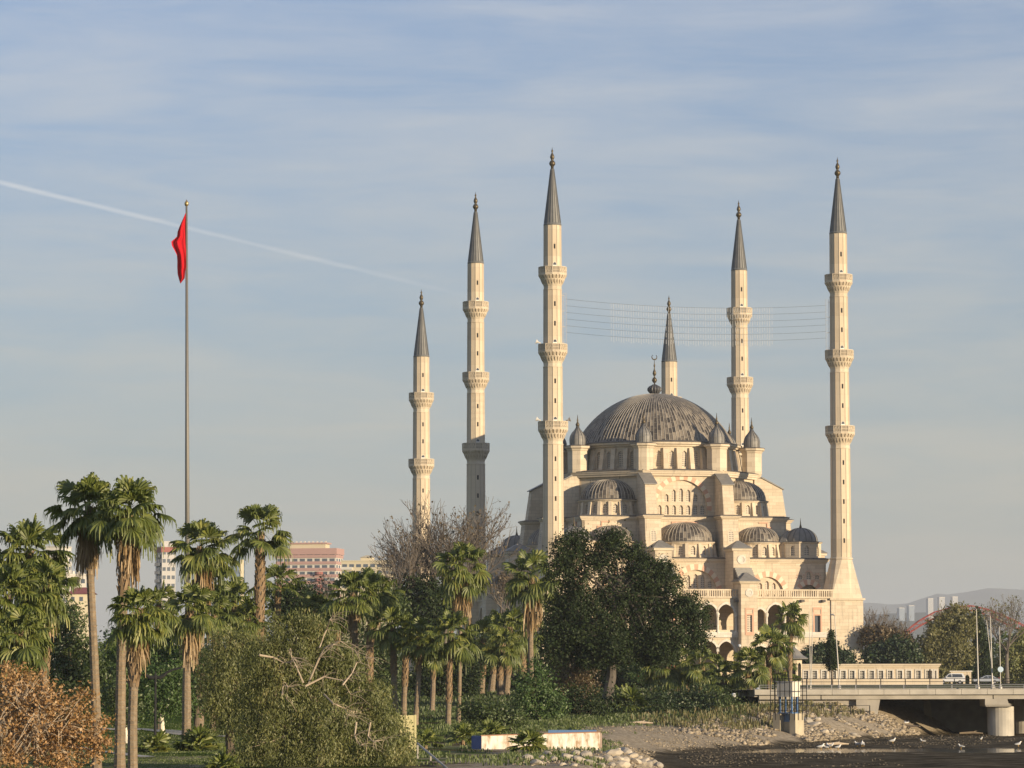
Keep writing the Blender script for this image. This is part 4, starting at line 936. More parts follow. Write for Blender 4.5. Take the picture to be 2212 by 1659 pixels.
def bare_tree(label, px, D, ytop, rpx, seed=0, r0=0.3, levels=6, mat=None, group='bare winter trees', seeds=0, split=3, zb=None, yfork=None, leafmat=None, upb=0.25):
    rng = np.random.default_rng(8000+seed); x = gx(px, D); z = gz(x, D) if zb is None else zb
    t = thing('bare_tree', label, 'tree', (x, D, z), 0, group); H = float(at(px, ytop, D).z)-z; Rr = rpx*D/FPX
    mb = MB(); tips = []
    h0 = H*0.25 if yfork is None else float(at(px, yfork, D).z)-z
    mb.tube([(0, 0, -0.2), (0.03*H*rng.uniform(-1, 1)*0.3, 0, h0*0.5), (0, 0, h0)], [r0*1.2, r0, r0*0.85], 8)
    lens = [0.34, 0.26, 0.2, 0.15, 0.11, 0.08]
    # lengths scaled so that the outermost twigs end near the crown outline
    def grow(p, d, lv, r):
        if lv == levels: tips.append(p); return
        ln = lens[lv]*(H-h0)*rng.uniform(0.75, 1.2)*0.95
        q = p+d*ln*0.5+rng.normal(0, 0.05*ln, 3); d2 = nrmz(d+rng.normal(0, 0.14, 3)+np.array([0, 0, 0.08])); e = q+d2*ln*0.5
        mb.tube([p, q, e], [r, r*0.85, r*0.68], 5 if lv < 2 else 3, 0, False)
        k = split if lv < 4 else 2
        for i in range(k):
            sp = 0.62 if i else 0.25
            dd = d2+rng.normal(0, sp, 3)*np.array([1.0*Rr/(H-h0)*1.6, 1.0*Rr/(H-h0)*1.6, 0.7])+np.array([0, 0, upb]); grow(e if i < 2 else q, nrmz(dd), lv+1, r*(0.62 if i else 0.7))
    for i in range(5):
        a = i*2*pi/5+rng.uniform(-0.4, 0.4); d = nrmz(np.array([math.cos(a)*Rr/(H-h0)*1.3, math.sin(a)*Rr/(H-h0)*1.3, 1.0])); grow(np.array([0, 0, h0*rng.uniform(0.8, 1.0)]), d, 0, r0*0.5)
    mb.build('branches', mat or BARK_T, t)
    if seeds:
        tp = np.array(tips); c = tp[rng.integers(0, len(tp), seeds)]+rng.normal(0, 0.12, (seeds, 3)); V, F = leaf_quads(rng, c, 0.26, 1.3, 0.6); npmesh('dry_leaves', V, F, leafmat or LF_BROWN, t)
    return t
def blades(rng, P, h, w, bend=0.5):
    n = len(P); a = rng.uniform(0, 2*pi, n); d = np.stack([np.cos(a), np.sin(a), np.zeros(n)], 1); s = np.stack([-np.sin(a), np.cos(a), np.zeros(n)], 1)
    H = (h*rng.uniform(0.5, 1.3, n))[:, None]; b = bend*rng.uniform(0.2, 1.3, n)[:, None]; w = w*rng.uniform(0.6, 1.3, n)[:, None]
    up = np.array([0, 0, 1.0]); m = P+up*H*0.6+d*H*b*0.3; tp = P+up*H+d*H*b
    V = np.stack([P-s*w, P+s*w, m+s*w*0.7, m-s*w*0.7, tp], 1).reshape(-1, 3); o = np.arange(n)[:, None]*5
    F = np.concatenate([o+np.array([[0, 1, 2, 3]]), o+np.array([[3, 2, 4, 4]])], 1).reshape(-1, 4); return V, F
def gpt(px, py):
    """where the line of sight meets the ground"""
    d = pix_dir(px, py); t = np.arange(60, 700, 0.25)
    k = np.nonzero(HC+d.z*t <= ground_z(d.x*t, d.y*t))[0]; t = float(t[k[0]] if len(k) else 700)
    return Vector((d.x*t, d.y*t, gz(d.x*t, d.y*t)))

# ------------------------------------------------------------------ plants: the park
P = palm
# left group, nearest
P(193, 1092, 207, 163, 72, 110, 'very tall fan palm with smooth bare trunk, left one of the close pair', 0.05, 46, 1, tr=0.215, dead=44, e_lo=-55)
P(280, 1098, 256, 160, 74, 110, 'tall fan palm with long shaggy skirt, right one of the close pair', 0.32, 46, 2, tr=0.24, dead=46, e_lo=-55)
P(298, 1318, 288, 157, 62, 110, 'fan palm with scaly trunk hung with dead fronds, just right of the tall pair', 0.45, 38, 3, tr=0.215, dead=40, e_lo=-62)
P(62, 1190, 60, 200, 78, 60, 'bushy fan palm whose crown tops the left edge group', 0.5, 56, 4, dead=14, e_lo=-78)
P(14, 1290, 10, 190, 84, 60, 'fan palm with hanging green fronds cut by the left picture edge', 0.5, 64, 5, dead=12, e_lo=-84)
P(98, 1266, 92, 196, 62, 70, 'lower fan palm with yellowing frond between the left edge palms and the tall pair', 0.5, 50, 6, dead=16, e_lo=-80)
P(44, 1370, 40, 178, 64, 50, 'lowest palm of the left edge group, hanging down behind the orange oak', 0.5, 50, 51, dead=12, e_lo=-82)
P(345, 1300, 344, 275, 44, 30, 'small fan palm between the scaly palm and the thick skirted palm', 0.5, 28, 52, dead=10)
P(474, 1262, 473, 300, 46, 40, 'fan palm crown just right of the flagpole palm skirt', 0.5, 30, 53, dead=12)
P(536, 1338, 536, 262, 46, 30, 'low fan palm crown on the left shoulder of the wide pepper tree', 0.5, 30, 54, dead=10)
P(726, 1330, 726, 310, 40, 20, 'fan palm crown wedged between the pepper tree top and the two equal rough palms', 0.5, 28, 55, dead=8)
P(934, 1400, 934, 330, 40, 20, 'dark fan palm crown behind the trio and the leaning palm', 0.5, 28, 56, dead=8)
P(436, 1180, 428, 262, 66, 100, 'fan palm in front of the flagpole foot with ragged tan skirt', 0.35, 40, 7, tr=0.33, dead=34)
P(412, 1312, 400, 240, 58, 95, 'fan palm with thick orange brown skirt below the flagpole palm', 0.1, 38, 8, tr=0.30, dead=44, e_lo=-60)
P(562, 1148, 566, 262, 63, 20, 'open crowned fan palm standing clear against the sky left of the pink block', 0.75, 30, 9, tr=0.38, dead=8, e_lo=-35)
P(600, 1262, 594, 300, 48, 20, 'small fan palm beside the clear standing palm, in front of the pink block', 0.6, 26, 10, dead=6, e_lo=-25)
P(505, 1300, 500, 285, 58, 60, 'fan palm half hidden behind the olive green pepper tree', 0.5, 34, 11, dead=14)
P(462, 1318, 461, 250, 46, 40, 'short fan palm with slim dark trunk at the edge of the lawn', 0.2, 28, 12, tr=0.2, dead=10)
P(682, 1318, 682, 300, 44, 30, 'fan palm with only its crown showing over the pepper tree top', 0.5, 28, 13, dead=10)
P(764, 1280, 770, 292, 56, 40, 'left one of two fan palms with equal rough trunks beyond the pepper tree', 0.8, 38, 14, tr=0.30, dead=10, e_lo=-45)
P(806, 1282, 797, 298, 56, 40, 'right one of two fan palms with equal rough trunks beyond the pepper tree', 0.8, 38, 15, tr=0.30, dead=10, e_lo=-45)
P(846, 1350, 857, 288, 46, 30, 'fan palm leftmost of the trio above the yellow panel', 0.5, 34, 16, tr=0.24, dead=8, e_lo=-45)
P(876, 1362, 874, 293, 44, 30, 'fan palm in the middle of the trio above the yellow panel', 0.6, 32, 17, tr=0.24, dead=8, e_lo=-45)
P(906, 1378, 899, 286, 44, 25, 'fan palm rightmost of the trio above the yellow panel', 0.4, 32, 18, tr=0.22, dead=8, e_lo=-45)
P(997, 1222, 990, 290, 54, 95, 'tall slim fan palm with long skirt below the shaded minaret', 0.08, 38, 19, tr=0.17, dead=36, e_lo=-55)
P(976, 1366, 966, 284, 52, 25, 'leaning fan palm with orange bark beside the tall slim palm', 0.75, 34, 20, tr=0.22, dead=10)
for i, (px, yc, pb, D, r) in enumerate(((1042, 1380, 1042, 392, 46), (1072, 1362, 1062, 398, 44), (1104, 1356, 1092, 388, 48), (1134, 1366, 1128, 402, 44), (1086, 1392, 1080, 384, 42))):
    P(px, yc, pb, D, r, 20, ['leftmost dark trunked palm in the shade left of the big evergreen', 'shaded palm second from the left, left of the big evergreen', 'highest of the shaded palms standing left of the big evergreen', 'rightmost of the shaded palms, nearest the big evergreen', 'low crowned palm in front of the other shaded palms'][i], 0.7, 30, 30+i, tr=0.36, dead=8, group='palms in the shade')
P(1150, 1243, 1146, 372, 60, 90, 'tall shaggy palm touching the left side of the big evergreen', 0.3, 40, 21, tr=0.3, dead=34, e_lo=-60)
P(1436, 1436, 1440, 388, 44, 40, 'leftmost of three sunlit palms under the big evergreen', 0.8, 34, 22, tr=0.40, dead=16, e_lo=-58)
P(1474, 1432, 1466, 392, 42, 40, 'middle one of three sunlit palms under the big evergreen', 0.8, 34, 23, tr=0.34, dead=16, e_lo=-58)
P(1516, 1434, 1508, 386, 46, 40, 'rightmost of three sunlit palms under the big evergreen', 0.8, 36, 24, tr=0.38, dead=16, e_lo=-58)
P(1566, 1462, 1562, 362, 44, 30, 'squat palm with stout pale trunk above the scrub bank', 0.8, 32, 25, tr=0.34, dead=12, e_lo=-52)
P(1618, 1436, 1621, 360, 42, 25, 'palm with thin reddish trunk beside the white globe lamp', 0.6, 30, 26, tr=0.22, dead=10, e_lo=-52)
P(1664, 1394, 1660, 362, 44, 20, 'palm with tall straight trunk left of the white hut', 0.7, 30, 27, tr=0.26, dead=10, e_lo=-45)
P(1708, 1336, 1707, 400, 38, 20, 'highest palm near the bridge, rising behind the white hut', 0.7, 30, 28, tr=0.26, dead=10, e_lo=-50)
P(1692, 1452, 1694, 410, 36, 15, 'palm with pale frond tips behind the top of the white hut', 0.7, 28, 29, tr=0.3, dead=8)
P(1648, 1470, 1648, 420, 30, 15, 'small palm low between the straight trunks left of the hut', 0.7, 24, 40, tr=0.26, dead=6)
FB = fanbush
FB(332, 1632, 205, 56, 'bright low fan palm on the lawn beneath the black street lamp', 24, 1)
FB(428, 1612, 212, 66, 'largest bright low fan palm at the right end of the lawn', 26, 2)
FB(480, 1650, 160, 50, 'low fan palm tucked under the left side of the pepper tree', 18, 3)
FB(1142, 1588, 200, 50, 'low fan palm growing in front of the white and blue wall', 24, 4)
FB(1000, 1572, 226, 40, 'low fan palm left of the blue end of the wall', 18, 5)
FB(1062, 1562, 230, 44, 'low fan palm behind the blue end of the wall', 18, 6)
FB(1236, 1570, 226, 34, 'small low fan palm behind the right half of the wall', 16, 7)
FB(920, 1590, 214, 42, 'low fan palm beside the yellow panel', 18, 8)
FB(1360, 1496, 318, 54, 'dark low fan palm in the shade at the foot of the big evergreen', 24, 9, e_lo=-35)
# broadleaf trees and shrubs
tree('evergreen_tree', 'huge dark evergreen tree standing in front of the mosque', 'tree', 335,
     [(1225, 1180, 30, 26), (1250, 1166, 22, 18), (1210, 1225, 28, 34), (1262, 1215, 40, 36), (1328, 1160, 26, 22), (1322, 1200, 40, 34), (1376, 1196, 26, 22), (1400, 1240, 44, 38), (1440, 1262, 30, 26), (1340, 1270, 60, 48), (1245, 1290, 44, 40), (1210, 1320, 34, 36), (1290, 1340, 60, 46), (1400, 1310, 56, 44), (1470, 1310, 40, 30), (1505, 1318, 24, 18), (1490, 1358, 38, 24), (1440, 1370, 50, 34), (1225, 1360, 40, 40), (1270, 1370, 46, 44), (1200, 1400, 26, 30), (1330, 1390, 50, 40), (1370, 1380, 50, 36), (1300, 1405, 56, 34), (1240, 1390, 40, 40), (1420, 1408, 46, 24), (1500, 1385, 22, 14)],
     125000, 0.21, LF_DARK, (1312, 1550), (1322, 1430), 0.55, 0.42, 0.85, 60, 1.9, 0.25, 1, 60, bark=simple('grey_bark', (0.10, 0.085, 0.07), 0.9, 0, 0.4), shell=0.6)
tree('pepper_tree', 'wide olive green pepper tree with bare pale branches showing, filling the middle foreground', 'tree', 168,
     [(610, 1352, 34, 26), (650, 1340, 30, 22), (690, 1358, 36, 30), (640, 1390, 50, 36), (570, 1420, 44, 34), (720, 1410, 44, 34), (760, 1440, 34, 30), (620, 1450, 56, 40), (690, 1470, 56, 40), (770, 1490, 40, 36), (810, 1490, 30, 26), (560, 1490, 44, 40), (620, 1530, 60, 40), (700, 1550, 60, 44), (780, 1560, 44, 40), (830, 1540, 30, 34), (550, 1570, 44, 44), (610, 1610, 60, 44), (690, 1620, 60, 40), (770, 1620, 50, 40), (840, 1610, 36, 34), (870, 1640, 30, 24), (530, 1630, 36, 36)],
     110000, 0.145, LF_OLIVE, (690, 1680), (690, 1560), 0.30, 0.22, 0.75, 40, 4.2, 1.6, 2, 70, bark=BARK_P)
tree('pepper_tree', 'narrower olive green pepper tree on the left side, next to the lawn', 'tree', 196,
     [(500, 1400, 52, 46), (480, 1460, 44, 60), (530, 1480, 56, 60), (492, 1530, 44, 40), (560, 1400, 40, 36)],
     40000, 0.165, LF_OLIVE, (496, 1600), (500, 1500), 0.26, 0.28, 0.75, 36, 4.2, 1.6, 3, 30, bark=BARK)
rng = np.random.default_rng(77); mb = MB(); D = 163; off = at(690, 1500, D)
for (a, b, c, e) in (((665, 1480), (690, 1420), (720, 1392), (760, 1400)), ((668, 1470), (700, 1400), (735, 1385), (772, 1408)), ((660, 1482), (700, 1462), (740, 1470), (758, 1500)), ((690, 1400), (705, 1360), (712, 1340), (718, 1332)), ((610, 1500), (612, 1480), (622, 1484), (618, 1510)), ((740, 1480), (760, 1455), (772, 1430), (790, 1420)), ((560, 1415), (590, 1420), (615, 1432), (640, 1428)), ((700, 1500), (720, 1520), (745, 1530), (752, 1545)), ((770, 1560), (766, 1590), (778, 1610), (790, 1606)), ((655, 1475), (640, 1440), (630, 1420), (628, 1400)), ((800, 1560), (795, 1590), (806, 1602), (830, 1598))):
    pts = [at(p[0], p[1], D+rng.uniform(-1.2, 0.4))-off for p in (a, b, c, e)]; mb.tube(pts, [0.045, 0.038, 0.026, 0.008], 5)
    for q in range(14):
        s = pts[rng.integers(1, 4)]; d = Vector((rng.uniform(-0.2, 1.0), rng.uniform(-0.6, 0.2), rng.uniform(-0.3, 0.5))); mb.tube([s, s+d*0.6, s+d*1.2+Vector((0, 0, -0.25))], [0.014, 0.010, 0.004], 3)
bo = mb.build('bare_branches', BARK_P); pt = [o for o in bpy.data.objects if o.name == 'pepper_tree'][0]
bo.parent = pt; bo.location = off-pt.location
tree('oak_tree', 'low oak with rusty orange autumn leaves at the bottom left corner', 'tree', 142,
     [(30, 1476, 34, 26), (70, 1470, 30, 20), (100, 1500, 36, 28), (20, 1520, 40, 34), (70, 1530, 44, 34), (130, 1530, 40, 28), (170, 1545, 34, 24), (30, 1575, 44, 34), (95, 1580, 46, 32), (155, 1585, 40, 26), (205, 1590, 30, 20), (225, 1600, 20, 14), (180, 1500, 24, 18), (20, 1450, 30, 20), (215, 1560, 20, 14), (40, 1630, 50, 30), (120, 1625, 44, 26), (190, 1625, 34, 20), (150, 1655, 40, 20)],
     11000, 0.115, LF_ORANGE, (70, 1700), (80, 1640), 0.12, 0.20, 0.9, 9, 1.5, 0.2, 4, 420, bark=BARK_P, shell=0.5, wig=0.4)
for i, (lab, D, bl, n, lf, mt, bs, kw) in enumerate((
    ('dark leafy tree filling the gap between the left edge palms and the tall pair', 262, [(150, 1370, 46, 60), (128, 1320, 30, 30), (175, 1430, 44, 56), (120, 1440, 40, 60), (200, 1480, 50, 60)], 15000, 0.22, LF_GREEN, (160, 1560), {}),
    ('dark round tree behind the street lamp with a limewashed trunk', 246, [(340, 1510, 52, 42), (310, 1480, 34, 36), (380, 1500, 34, 40), (350, 1460, 40, 30)], 12000, 0.18, LF_BRIGHT, (354, 1580), {'bark': WHITEW}),
    ('dark tree behind the skirt of the scaly palm, right of the tall pair', 266, [(244, 1480, 40, 56), (260, 1410, 36, 44), (350, 1400, 46, 44), (300, 1440, 44, 50), (400, 1440, 40, 40)], 14000, 0.22, LF_BRIGHT, (270, 1560), {}),
    ('small green tree with pale trunk foot left of the scaly palm', 232, [(268, 1530, 26, 40), (250, 1500, 24, 30)], 4500, 0.17, LF_GREEN, (276, 1605), {'bark': WHITEW}),
    ('green shrub between the two trunks under the flagpole palm', 256, [(420, 1500, 30, 46), (450, 1440, 26, 40)], 5000, 0.18, LF_GREEN, (425, 1560), {}),
    ('dark tree below the bare tree, behind the trio of palms', 425, [(880, 1270, 46, 30), (930, 1285, 40, 34), (860, 1310, 50, 36), (920, 1330, 50, 40), (960, 1310, 40, 40)], 15000, 0.32, LF_DARK, (905, 1480), {}),
    ('dark tree behind the leaning palm trunk', 380, [(935, 1420, 36, 56), (960, 1480, 34, 50), (915, 1480, 30, 50), (1010, 1440, 34, 60)], 12000, 0.28, LF_DARK, (940, 1540), {}),
    ('dark leafy tree between the two equal rough palms and the trio', 370, [(740, 1360, 50, 40), (820, 1380, 30, 50), (790, 1430, 40, 60), (830, 1460, 40, 50), (845, 1310, 34, 40)], 13000, 0.28, LF_GREEN, (800, 1560), {}),
    ('dark tree under the shaded palms', 415, [(1040, 1450, 40, 56), (1090, 1440, 50, 60), (1140, 1460, 40, 56), (1190, 1430, 40, 60), (1190, 1340, 30, 50)], 15000, 0.32, LF_DARK, (1090, 1540), {}),
    ('fresh green leafy shrub standing out left of the big evergreen trunk', 296, [(1162, 1480, 36, 46), (1140, 1510, 34, 36), (1190, 1515, 34, 34), (1165, 1540, 46, 26)], 9000, 0.20, LF_BRIGHT, (1165, 1560), {}),
    ('green shrub behind the blue end of the wall', 250, [(1066, 1545, 40, 26), (1020, 1535, 22, 26), (1100, 1550, 30, 20)], 6000, 0.16, LF_GREEN, (1060, 1575), {}),
    ('rust brown shrub under the left boughs of the big evergreen', 345, [(1226, 1440, 34, 36), (1260, 1430, 30, 34), (1240, 1480, 40, 30)], 6500, 0.22, LF_BROWN, (1240, 1540), {}),
    ('dark shrub left of the big evergreen trunk', 312, [(1250, 1520, 40, 36), (1220, 1545, 40, 20), (1285, 1530, 24, 34)], 7000, 0.20, LF_DARK, (1250, 1560), {}),
    ('dark spreading shrub at the top of the grey gravel beach', 318, [(1380, 1545, 46, 26), (1420, 1520, 34, 30), (1340, 1550, 40, 18), (1330, 1520, 26, 26)], 9000, 0.20, LF_HEDGE, (1380, 1572), {}),
    ('dark green scrub bush above the middle of the gravel beach', 324, [(1470, 1530, 46, 36), (1500, 1515, 34, 28), (1440, 1548, 34, 20)], 9000, 0.20, LF_HEDGE, (1470, 1572), {}),
    ('brownish scrub bush between the squat palm and the gravel beach', 332, [(1545, 1520, 40, 30), (1580, 1540, 30, 20), (1520, 1545, 34, 20)], 7500, 0.19, LF_GREEN, (1545, 1565), {}),
    ('leafy bush hiding the left side of the yellow panel', 200, [(850, 1590, 24, 30), (868, 1620, 30, 26), (842, 1560, 14, 18)], 5500, 0.13, LF_OLIVE, (858, 1650), {}),
    ('bush with red leaves beside the three sunlit palms', 405, [(1462, 1450, 14, 14), (1430, 1458, 22, 18), (1448, 1436, 20, 14)], 2600, 0.2, LF_RED, (1450, 1530), {}),
    ('lush bush under the lower right boughs of the big evergreen', 402, [(1420, 1420, 30, 20), (1390, 1440, 30, 26)], 4500, 0.22, LF_BRIGHT, (1405, 1540), {}),
    ('small green bush at the low stone wall beside the globe lamp', 372, [(1600, 1478, 18, 16), (1652, 1500, 12, 24)], 2600, 0.2, LF_GREEN, (1612, 1520), {}))):
    tree('leafy_tree' if 'tree' in lab else 'shrub', lab, 'tree' if 'tree' in lab.split(' with')[0].split(' behind')[0].split(' between')[0] else 'shrub', D, bl, n, lf, mt, bs, None, 0.2, 0.34 if D < 300 else 0.5, 0.9, 26, 1.8, 0.2, 60+i, 20, group='trees and shrubs of the park', **kw)

UG = 'dark shrubs filling the wood floor'
for i, (px, py, rx, ry, D) in enumerate(((20, 1400, 60, 70, 290), (60, 1480, 60, 60, 250), (110, 1520, 60, 50, 240), (450, 1500, 60, 50, 330), (640, 1300, 60, 40, 330), (700, 1440, 70, 60, 340), (840, 1500, 40, 50, 440), (890, 1500, 40, 50, 450), (940, 1510, 40, 44, 445), (990, 1500, 44, 56, 452), (1040, 1500, 44, 54, 448), (1090, 1505, 44, 50, 455), (1140, 1500, 44, 56, 446), (1190, 1490, 44, 64, 452), (1240, 1490, 44, 60, 448), (1300, 1480, 50, 60, 440), (1350, 1470, 44, 60, 436), (1400, 1490, 44, 46, 430), (1460, 1500, 44, 40, 428), (1520, 1500, 40, 34, 424))):
    tree('shrub', 'dark shrub in the shaded row that closes the wood behind the palms', 'shrub', D, [(px, py, rx, ry), (px-rx*0.5, py+ry*0.4, rx*0.6, ry*0.5), (px+rx*0.5, py+ry*0.35, rx*0.6, ry*0.5)], 7000, 0.34 if D > 400 else 0.26, LF_DARK if i % 3 else LF_GREEN, (px, 1560), None, 0.15, 0.5, 0.8, 24, 1.7, 0.2, 200+i, 10, UG)
bare_tree('wide bare tree with grey twigs in front of the two left minarets', 962, 432, 1064, 125, 1, 0.42, 6, seeds=1500, yfork=1330, split=4, upb=0.16)
bare_tree('small bare tree with pale twigs in front of the pink block', 690, 440, 1236, 34, 2, 0.2, 5, BARK_P, seeds=250, yfork=1340)
bare_tree('thin bare tree leaning in from the left of the wide bare tree', 872, 426, 1150, 40, 3, 0.22, 5, seeds=200, yfork=1330)
bare_tree('twiggy brown tree between the tall slim palm and the shaggy palm', 1090, 450, 1218, 34, 4, 0.24, 6, seeds=500, yfork=1330)
# mosque garden and the far side of the road
H = 'garden hedges by the mosque'
tree('hedge', 'broad round hedge against the corner minaret base, left of the cypress', 'hedge', 602, [(1758, 1420, 26, 22), (1786, 1412, 24, 24), (1742, 1428, 14, 16), (1805, 1425, 20, 16)], 9000, 0.42, LF_HEDGE, (1772, 1450), None, 0.2, 0.5, 0.8, 22, 1.6, 0, 91, 8, H, shell=0.8)
tree('hedge', 'small round hedge against the corner minaret base, right of the cypress', 'hedge', 600, [(1822, 1424, 18, 18), (1830, 1432, 10, 12)], 4500, 0.42, LF_HEDGE, (1822, 1450), None, 0.2, 0.5, 0.8, 22, 1.6, 0, 92, 8, H, shell=0.8)
tree('hedge', 'dense dark green hedge behind the long low building, right of the mosque', 'hedge', 600, [(1905, 1414, 30, 24), (1940, 1410, 34, 26), (1965, 1424, 20, 20), (1885, 1425, 20, 18)], 12000, 0.42, LF_HEDGE, (1925, 1450), None, 0.2, 0.5, 0.8, 22, 1.6, 0, 93, 8, H, shell=0.8)
tree('cypress', 'narrow pointed cypress in front of the corner minaret base', 'tree', 500, [(1797, 1432, 12, 14), (1797, 1412, 12, 16), (1796, 1392, 9, 14), (1796, 1374, 4, 14)], 6000, 0.28, LF_DARK, (1797, 1478), (1797, 1450), 0.16, 0.22, 1.0, 22, 2.2, 0, 94, 8, bark=BARK)
FT = 'trees beyond the bridge'
tree('leafy_tree', 'brown leaved tree right beside the mosque wall', 'tree', 640, [(1885, 1380, 24, 22), (1905, 1372, 26, 18), (1940, 1385, 26, 18), (1960, 1398, 20, 16)], 9000, 0.45, LF_BROWN, (1910, 1450), None, 0.25, 0.55, 0.9, 22, 1.7, 0.2, 95, 16, FT)
bare_tree('bare tree just right of the mosque, standing against the hazy ridge', 1890, 660, 1302, 26, 5, 0.22, 5, BARK_T, FT, 120, zb=2.6, yfork=1400)
bare_tree('second bare tree right of the mosque, nearer the red arch', 1938, 640, 1322, 24, 6, 0.2, 5, BARK_T, FT, 120, zb=2.6, yfork=1405)
tree('willow_tree', 'large olive brown willow covering the middle of the red arch', 'tree', 640, [(2040, 1360, 38, 40), (2066, 1330, 32, 26), (2010, 1400, 28, 40), (2060, 1400, 40, 44), (2030, 1440, 44, 34), (2084, 1350, 22, 30), (2000, 1440, 22, 30)], 30000, 0.42, LF_WILLOW, (2045, 1479), None, 0.5, 0.50, 0.9, 26, 2.2, 0.7, 96, 26, FT)
tree('conifer', 'dark green conifer between the willow and the tall lamp posts', 'tree', 650, [(2122, 1450, 32, 28), (2122, 1420, 26, 28), (2118, 1390, 20, 26), (2114, 1360, 14, 24), (2110, 1334, 8, 22), (2090, 1455, 22, 24)], 18000, 0.38, LF_DARK, (2118, 1479), None, 0.3, 0.42, 0.9, 24, 2.4, 0.3, 97, 16, FT)
bare_tree('big bare tree spreading over the right end of the red arch', 2176, 660, 1272, 90, 7, 0.34, 6, BARK_T, FT, 1100, zb=2.6, yfork=1400, leafmat=LF_WILLOW)
tree('leafy_tree', 'dull green tree at the right picture edge under the bare tree', 'tree', 690, [(2180, 1430, 30, 44), (2205, 1400, 26, 40), (2160, 1455, 24, 26), (2225, 1440, 30, 44)], 16000, 0.44, LF_OLIVE, (2190, 1479), None, 0.3, 0.45, 0.9, 24, 1.8, 0.4, 98, 18, FT)
tree('leafy_tree', 'dark low tree under the willow behind the parked car', 'tree', 700, [(2064, 1452, 26, 18), (2030, 1456, 20, 16)], 5000, 0.34, LF_DARK, (2050, 1486), None, 0.2, 0.45, 0.9, 24, 1.8, 0.2, 99, 10, FT)
# far-off wood and weeds
rng = np.random.default_rng(5); bl = []
for i in range(240):
    y = rng.uniform(760, 2600); x = rng.uniform(-0.17, 0.17)*y
    h = rng.uniform(8, 15); bl.append((x, y, 2.6+h*0.5, h*rng.uniform(0.6, 1.1), h*0.6, h*0.55))
V, F, _ = blob_leaves(rng, bl, 80000, 1.8, 1.1, 28, 1.5, 0.1, 0.7)
V[:, 2] = np.maximum(V[:, 2], 2.6); stuff(npmesh('woods', V, F, LF_GREEN), 'distant dark woodland across the plain behind the mosque', 'woodland')
def scatter(n, x0, x1, y0, y1, lo, hi, seed, dens=None):
    r = np.random.default_rng(seed); x = r.uniform(x0, x1, n); y = r.uniform(y0, y1, n); d = river_dist(x, y); k = (d > lo) & (d < hi)
    k &= r.uniform(0, 1, n) < (1-np.clip((d-hi*0.6)/(hi*0.4), 0, 0.8)); x, y = x[k], y[k]; return np.stack([x, y, ground_z(x, y)], 1), r
DRY = leaf_mat('dry_grass', [(0.10, 0.085, 0.03), (0.17, 0.135, 0.055), (0.09, 0.10, 0.025), (0.22, 0.17, 0.08)], 0.25)
FRESH = leaf_mat('fresh_grass', [(0.05, 0.075, 0.015), (0.08, 0.115, 0.022), (0.12, 0.15, 0.035)], 0.25)
Pp, r = scatter(30000, 10, 62, 300, 349, 4.5, 14, 11); k = vnoise(Pp[:, 0]*0.5, Pp[:, 1]*0.35, 4) > 0.36; V, F = blades(r, Pp[k], 0.75, 0.05)
stuff(npmesh('grass', V, F, DRY), 'dry brown grass along the top of the stony bank', 'grass')
Pp, r = scatter(42000, -14, 10, 172, 300, 2.5, 26, 12); k = vnoise(Pp[:, 0]*0.45, Pp[:, 1]*0.3, 8) > 0.52; V, F = blades(r, Pp[k], 0.28, 0.03)
P2, r2 = scatter(26000, -6, 30, 262, 345, 9, 34, 19); V2, F2 = blades(r2, P2, 0.34, 0.04); F = np.vstack([F, F2+len(V)]); V = np.vstack([V, V2])
stuff(npmesh('weeds', V, F, FRESH), 'green weeds and tufts over the point of land around the wall', 'weeds')
Pp, r = scatter(26000, -16, 26, 300, 430, 8, 80, 17); V, F = blades(r, Pp, 0.35, 0.05)
stuff(npmesh('undergrowth', V, F, LF_GREEN), 'low dark undergrowth on the wood floor', 'undergrowth')
Pp, r = scatter(60000, -36, -8, 172, 290, 10, 60, 13); V, F = blades(r, Pp, 0.07, 0.02)
stuff(npmesh('lawn_grass', V, F, FRESH), 'short mown lawn grass under the left palms', 'grass')

# ------------------------------------------------------------------ paths, far hills
def ribbon(pts, w, mat, name, lift=0.03):
    mb = MB(); vs = []
    pts = [Vector(p) for p in pts]; dense = []
    for a, b in zip(pts[:-1], pts[1:]):
        for i in range(12): dense.append(a.lerp(b, i/12))
    dense.append(pts[-1]); fs = []
    for i, p in enumerate(dense):
        t = dense[min(i+1, len(dense)-1)]-dense[max(i-1, 0)]; s = Vector((-t.y, t.x, 0)).normalized()*w/2
        for q in (-1, -0.33, 0.33, 1):
            v = p+s*q; vs.append((v.x, v.y, gz(v.x, v.y)+lift))
    for i in range(len(dense)-1):
        for j in range(3): fs.append((4*i+j, 4*i+j+1, 4*i+j+5, 4*i+j+4))
    mb.add(vs, fs); return struct(mb.build(name, mat))
PAVE = simple('pale_paving', (0.42, 0.40, 0.37), 0.85, 0, 0.15, 1.5)
ribbon([gpt(150, 1612), gpt(217, 1624), gpt(280, 1632), gpt(320, 1636)], 0.9, PAVE, 'path')
ribbon([gpt(120, 1588), gpt(250, 1574), gpt(300, 1576), gpt(400, 1586), gpt(480, 1592)], 2.2, PAVE, 'path')
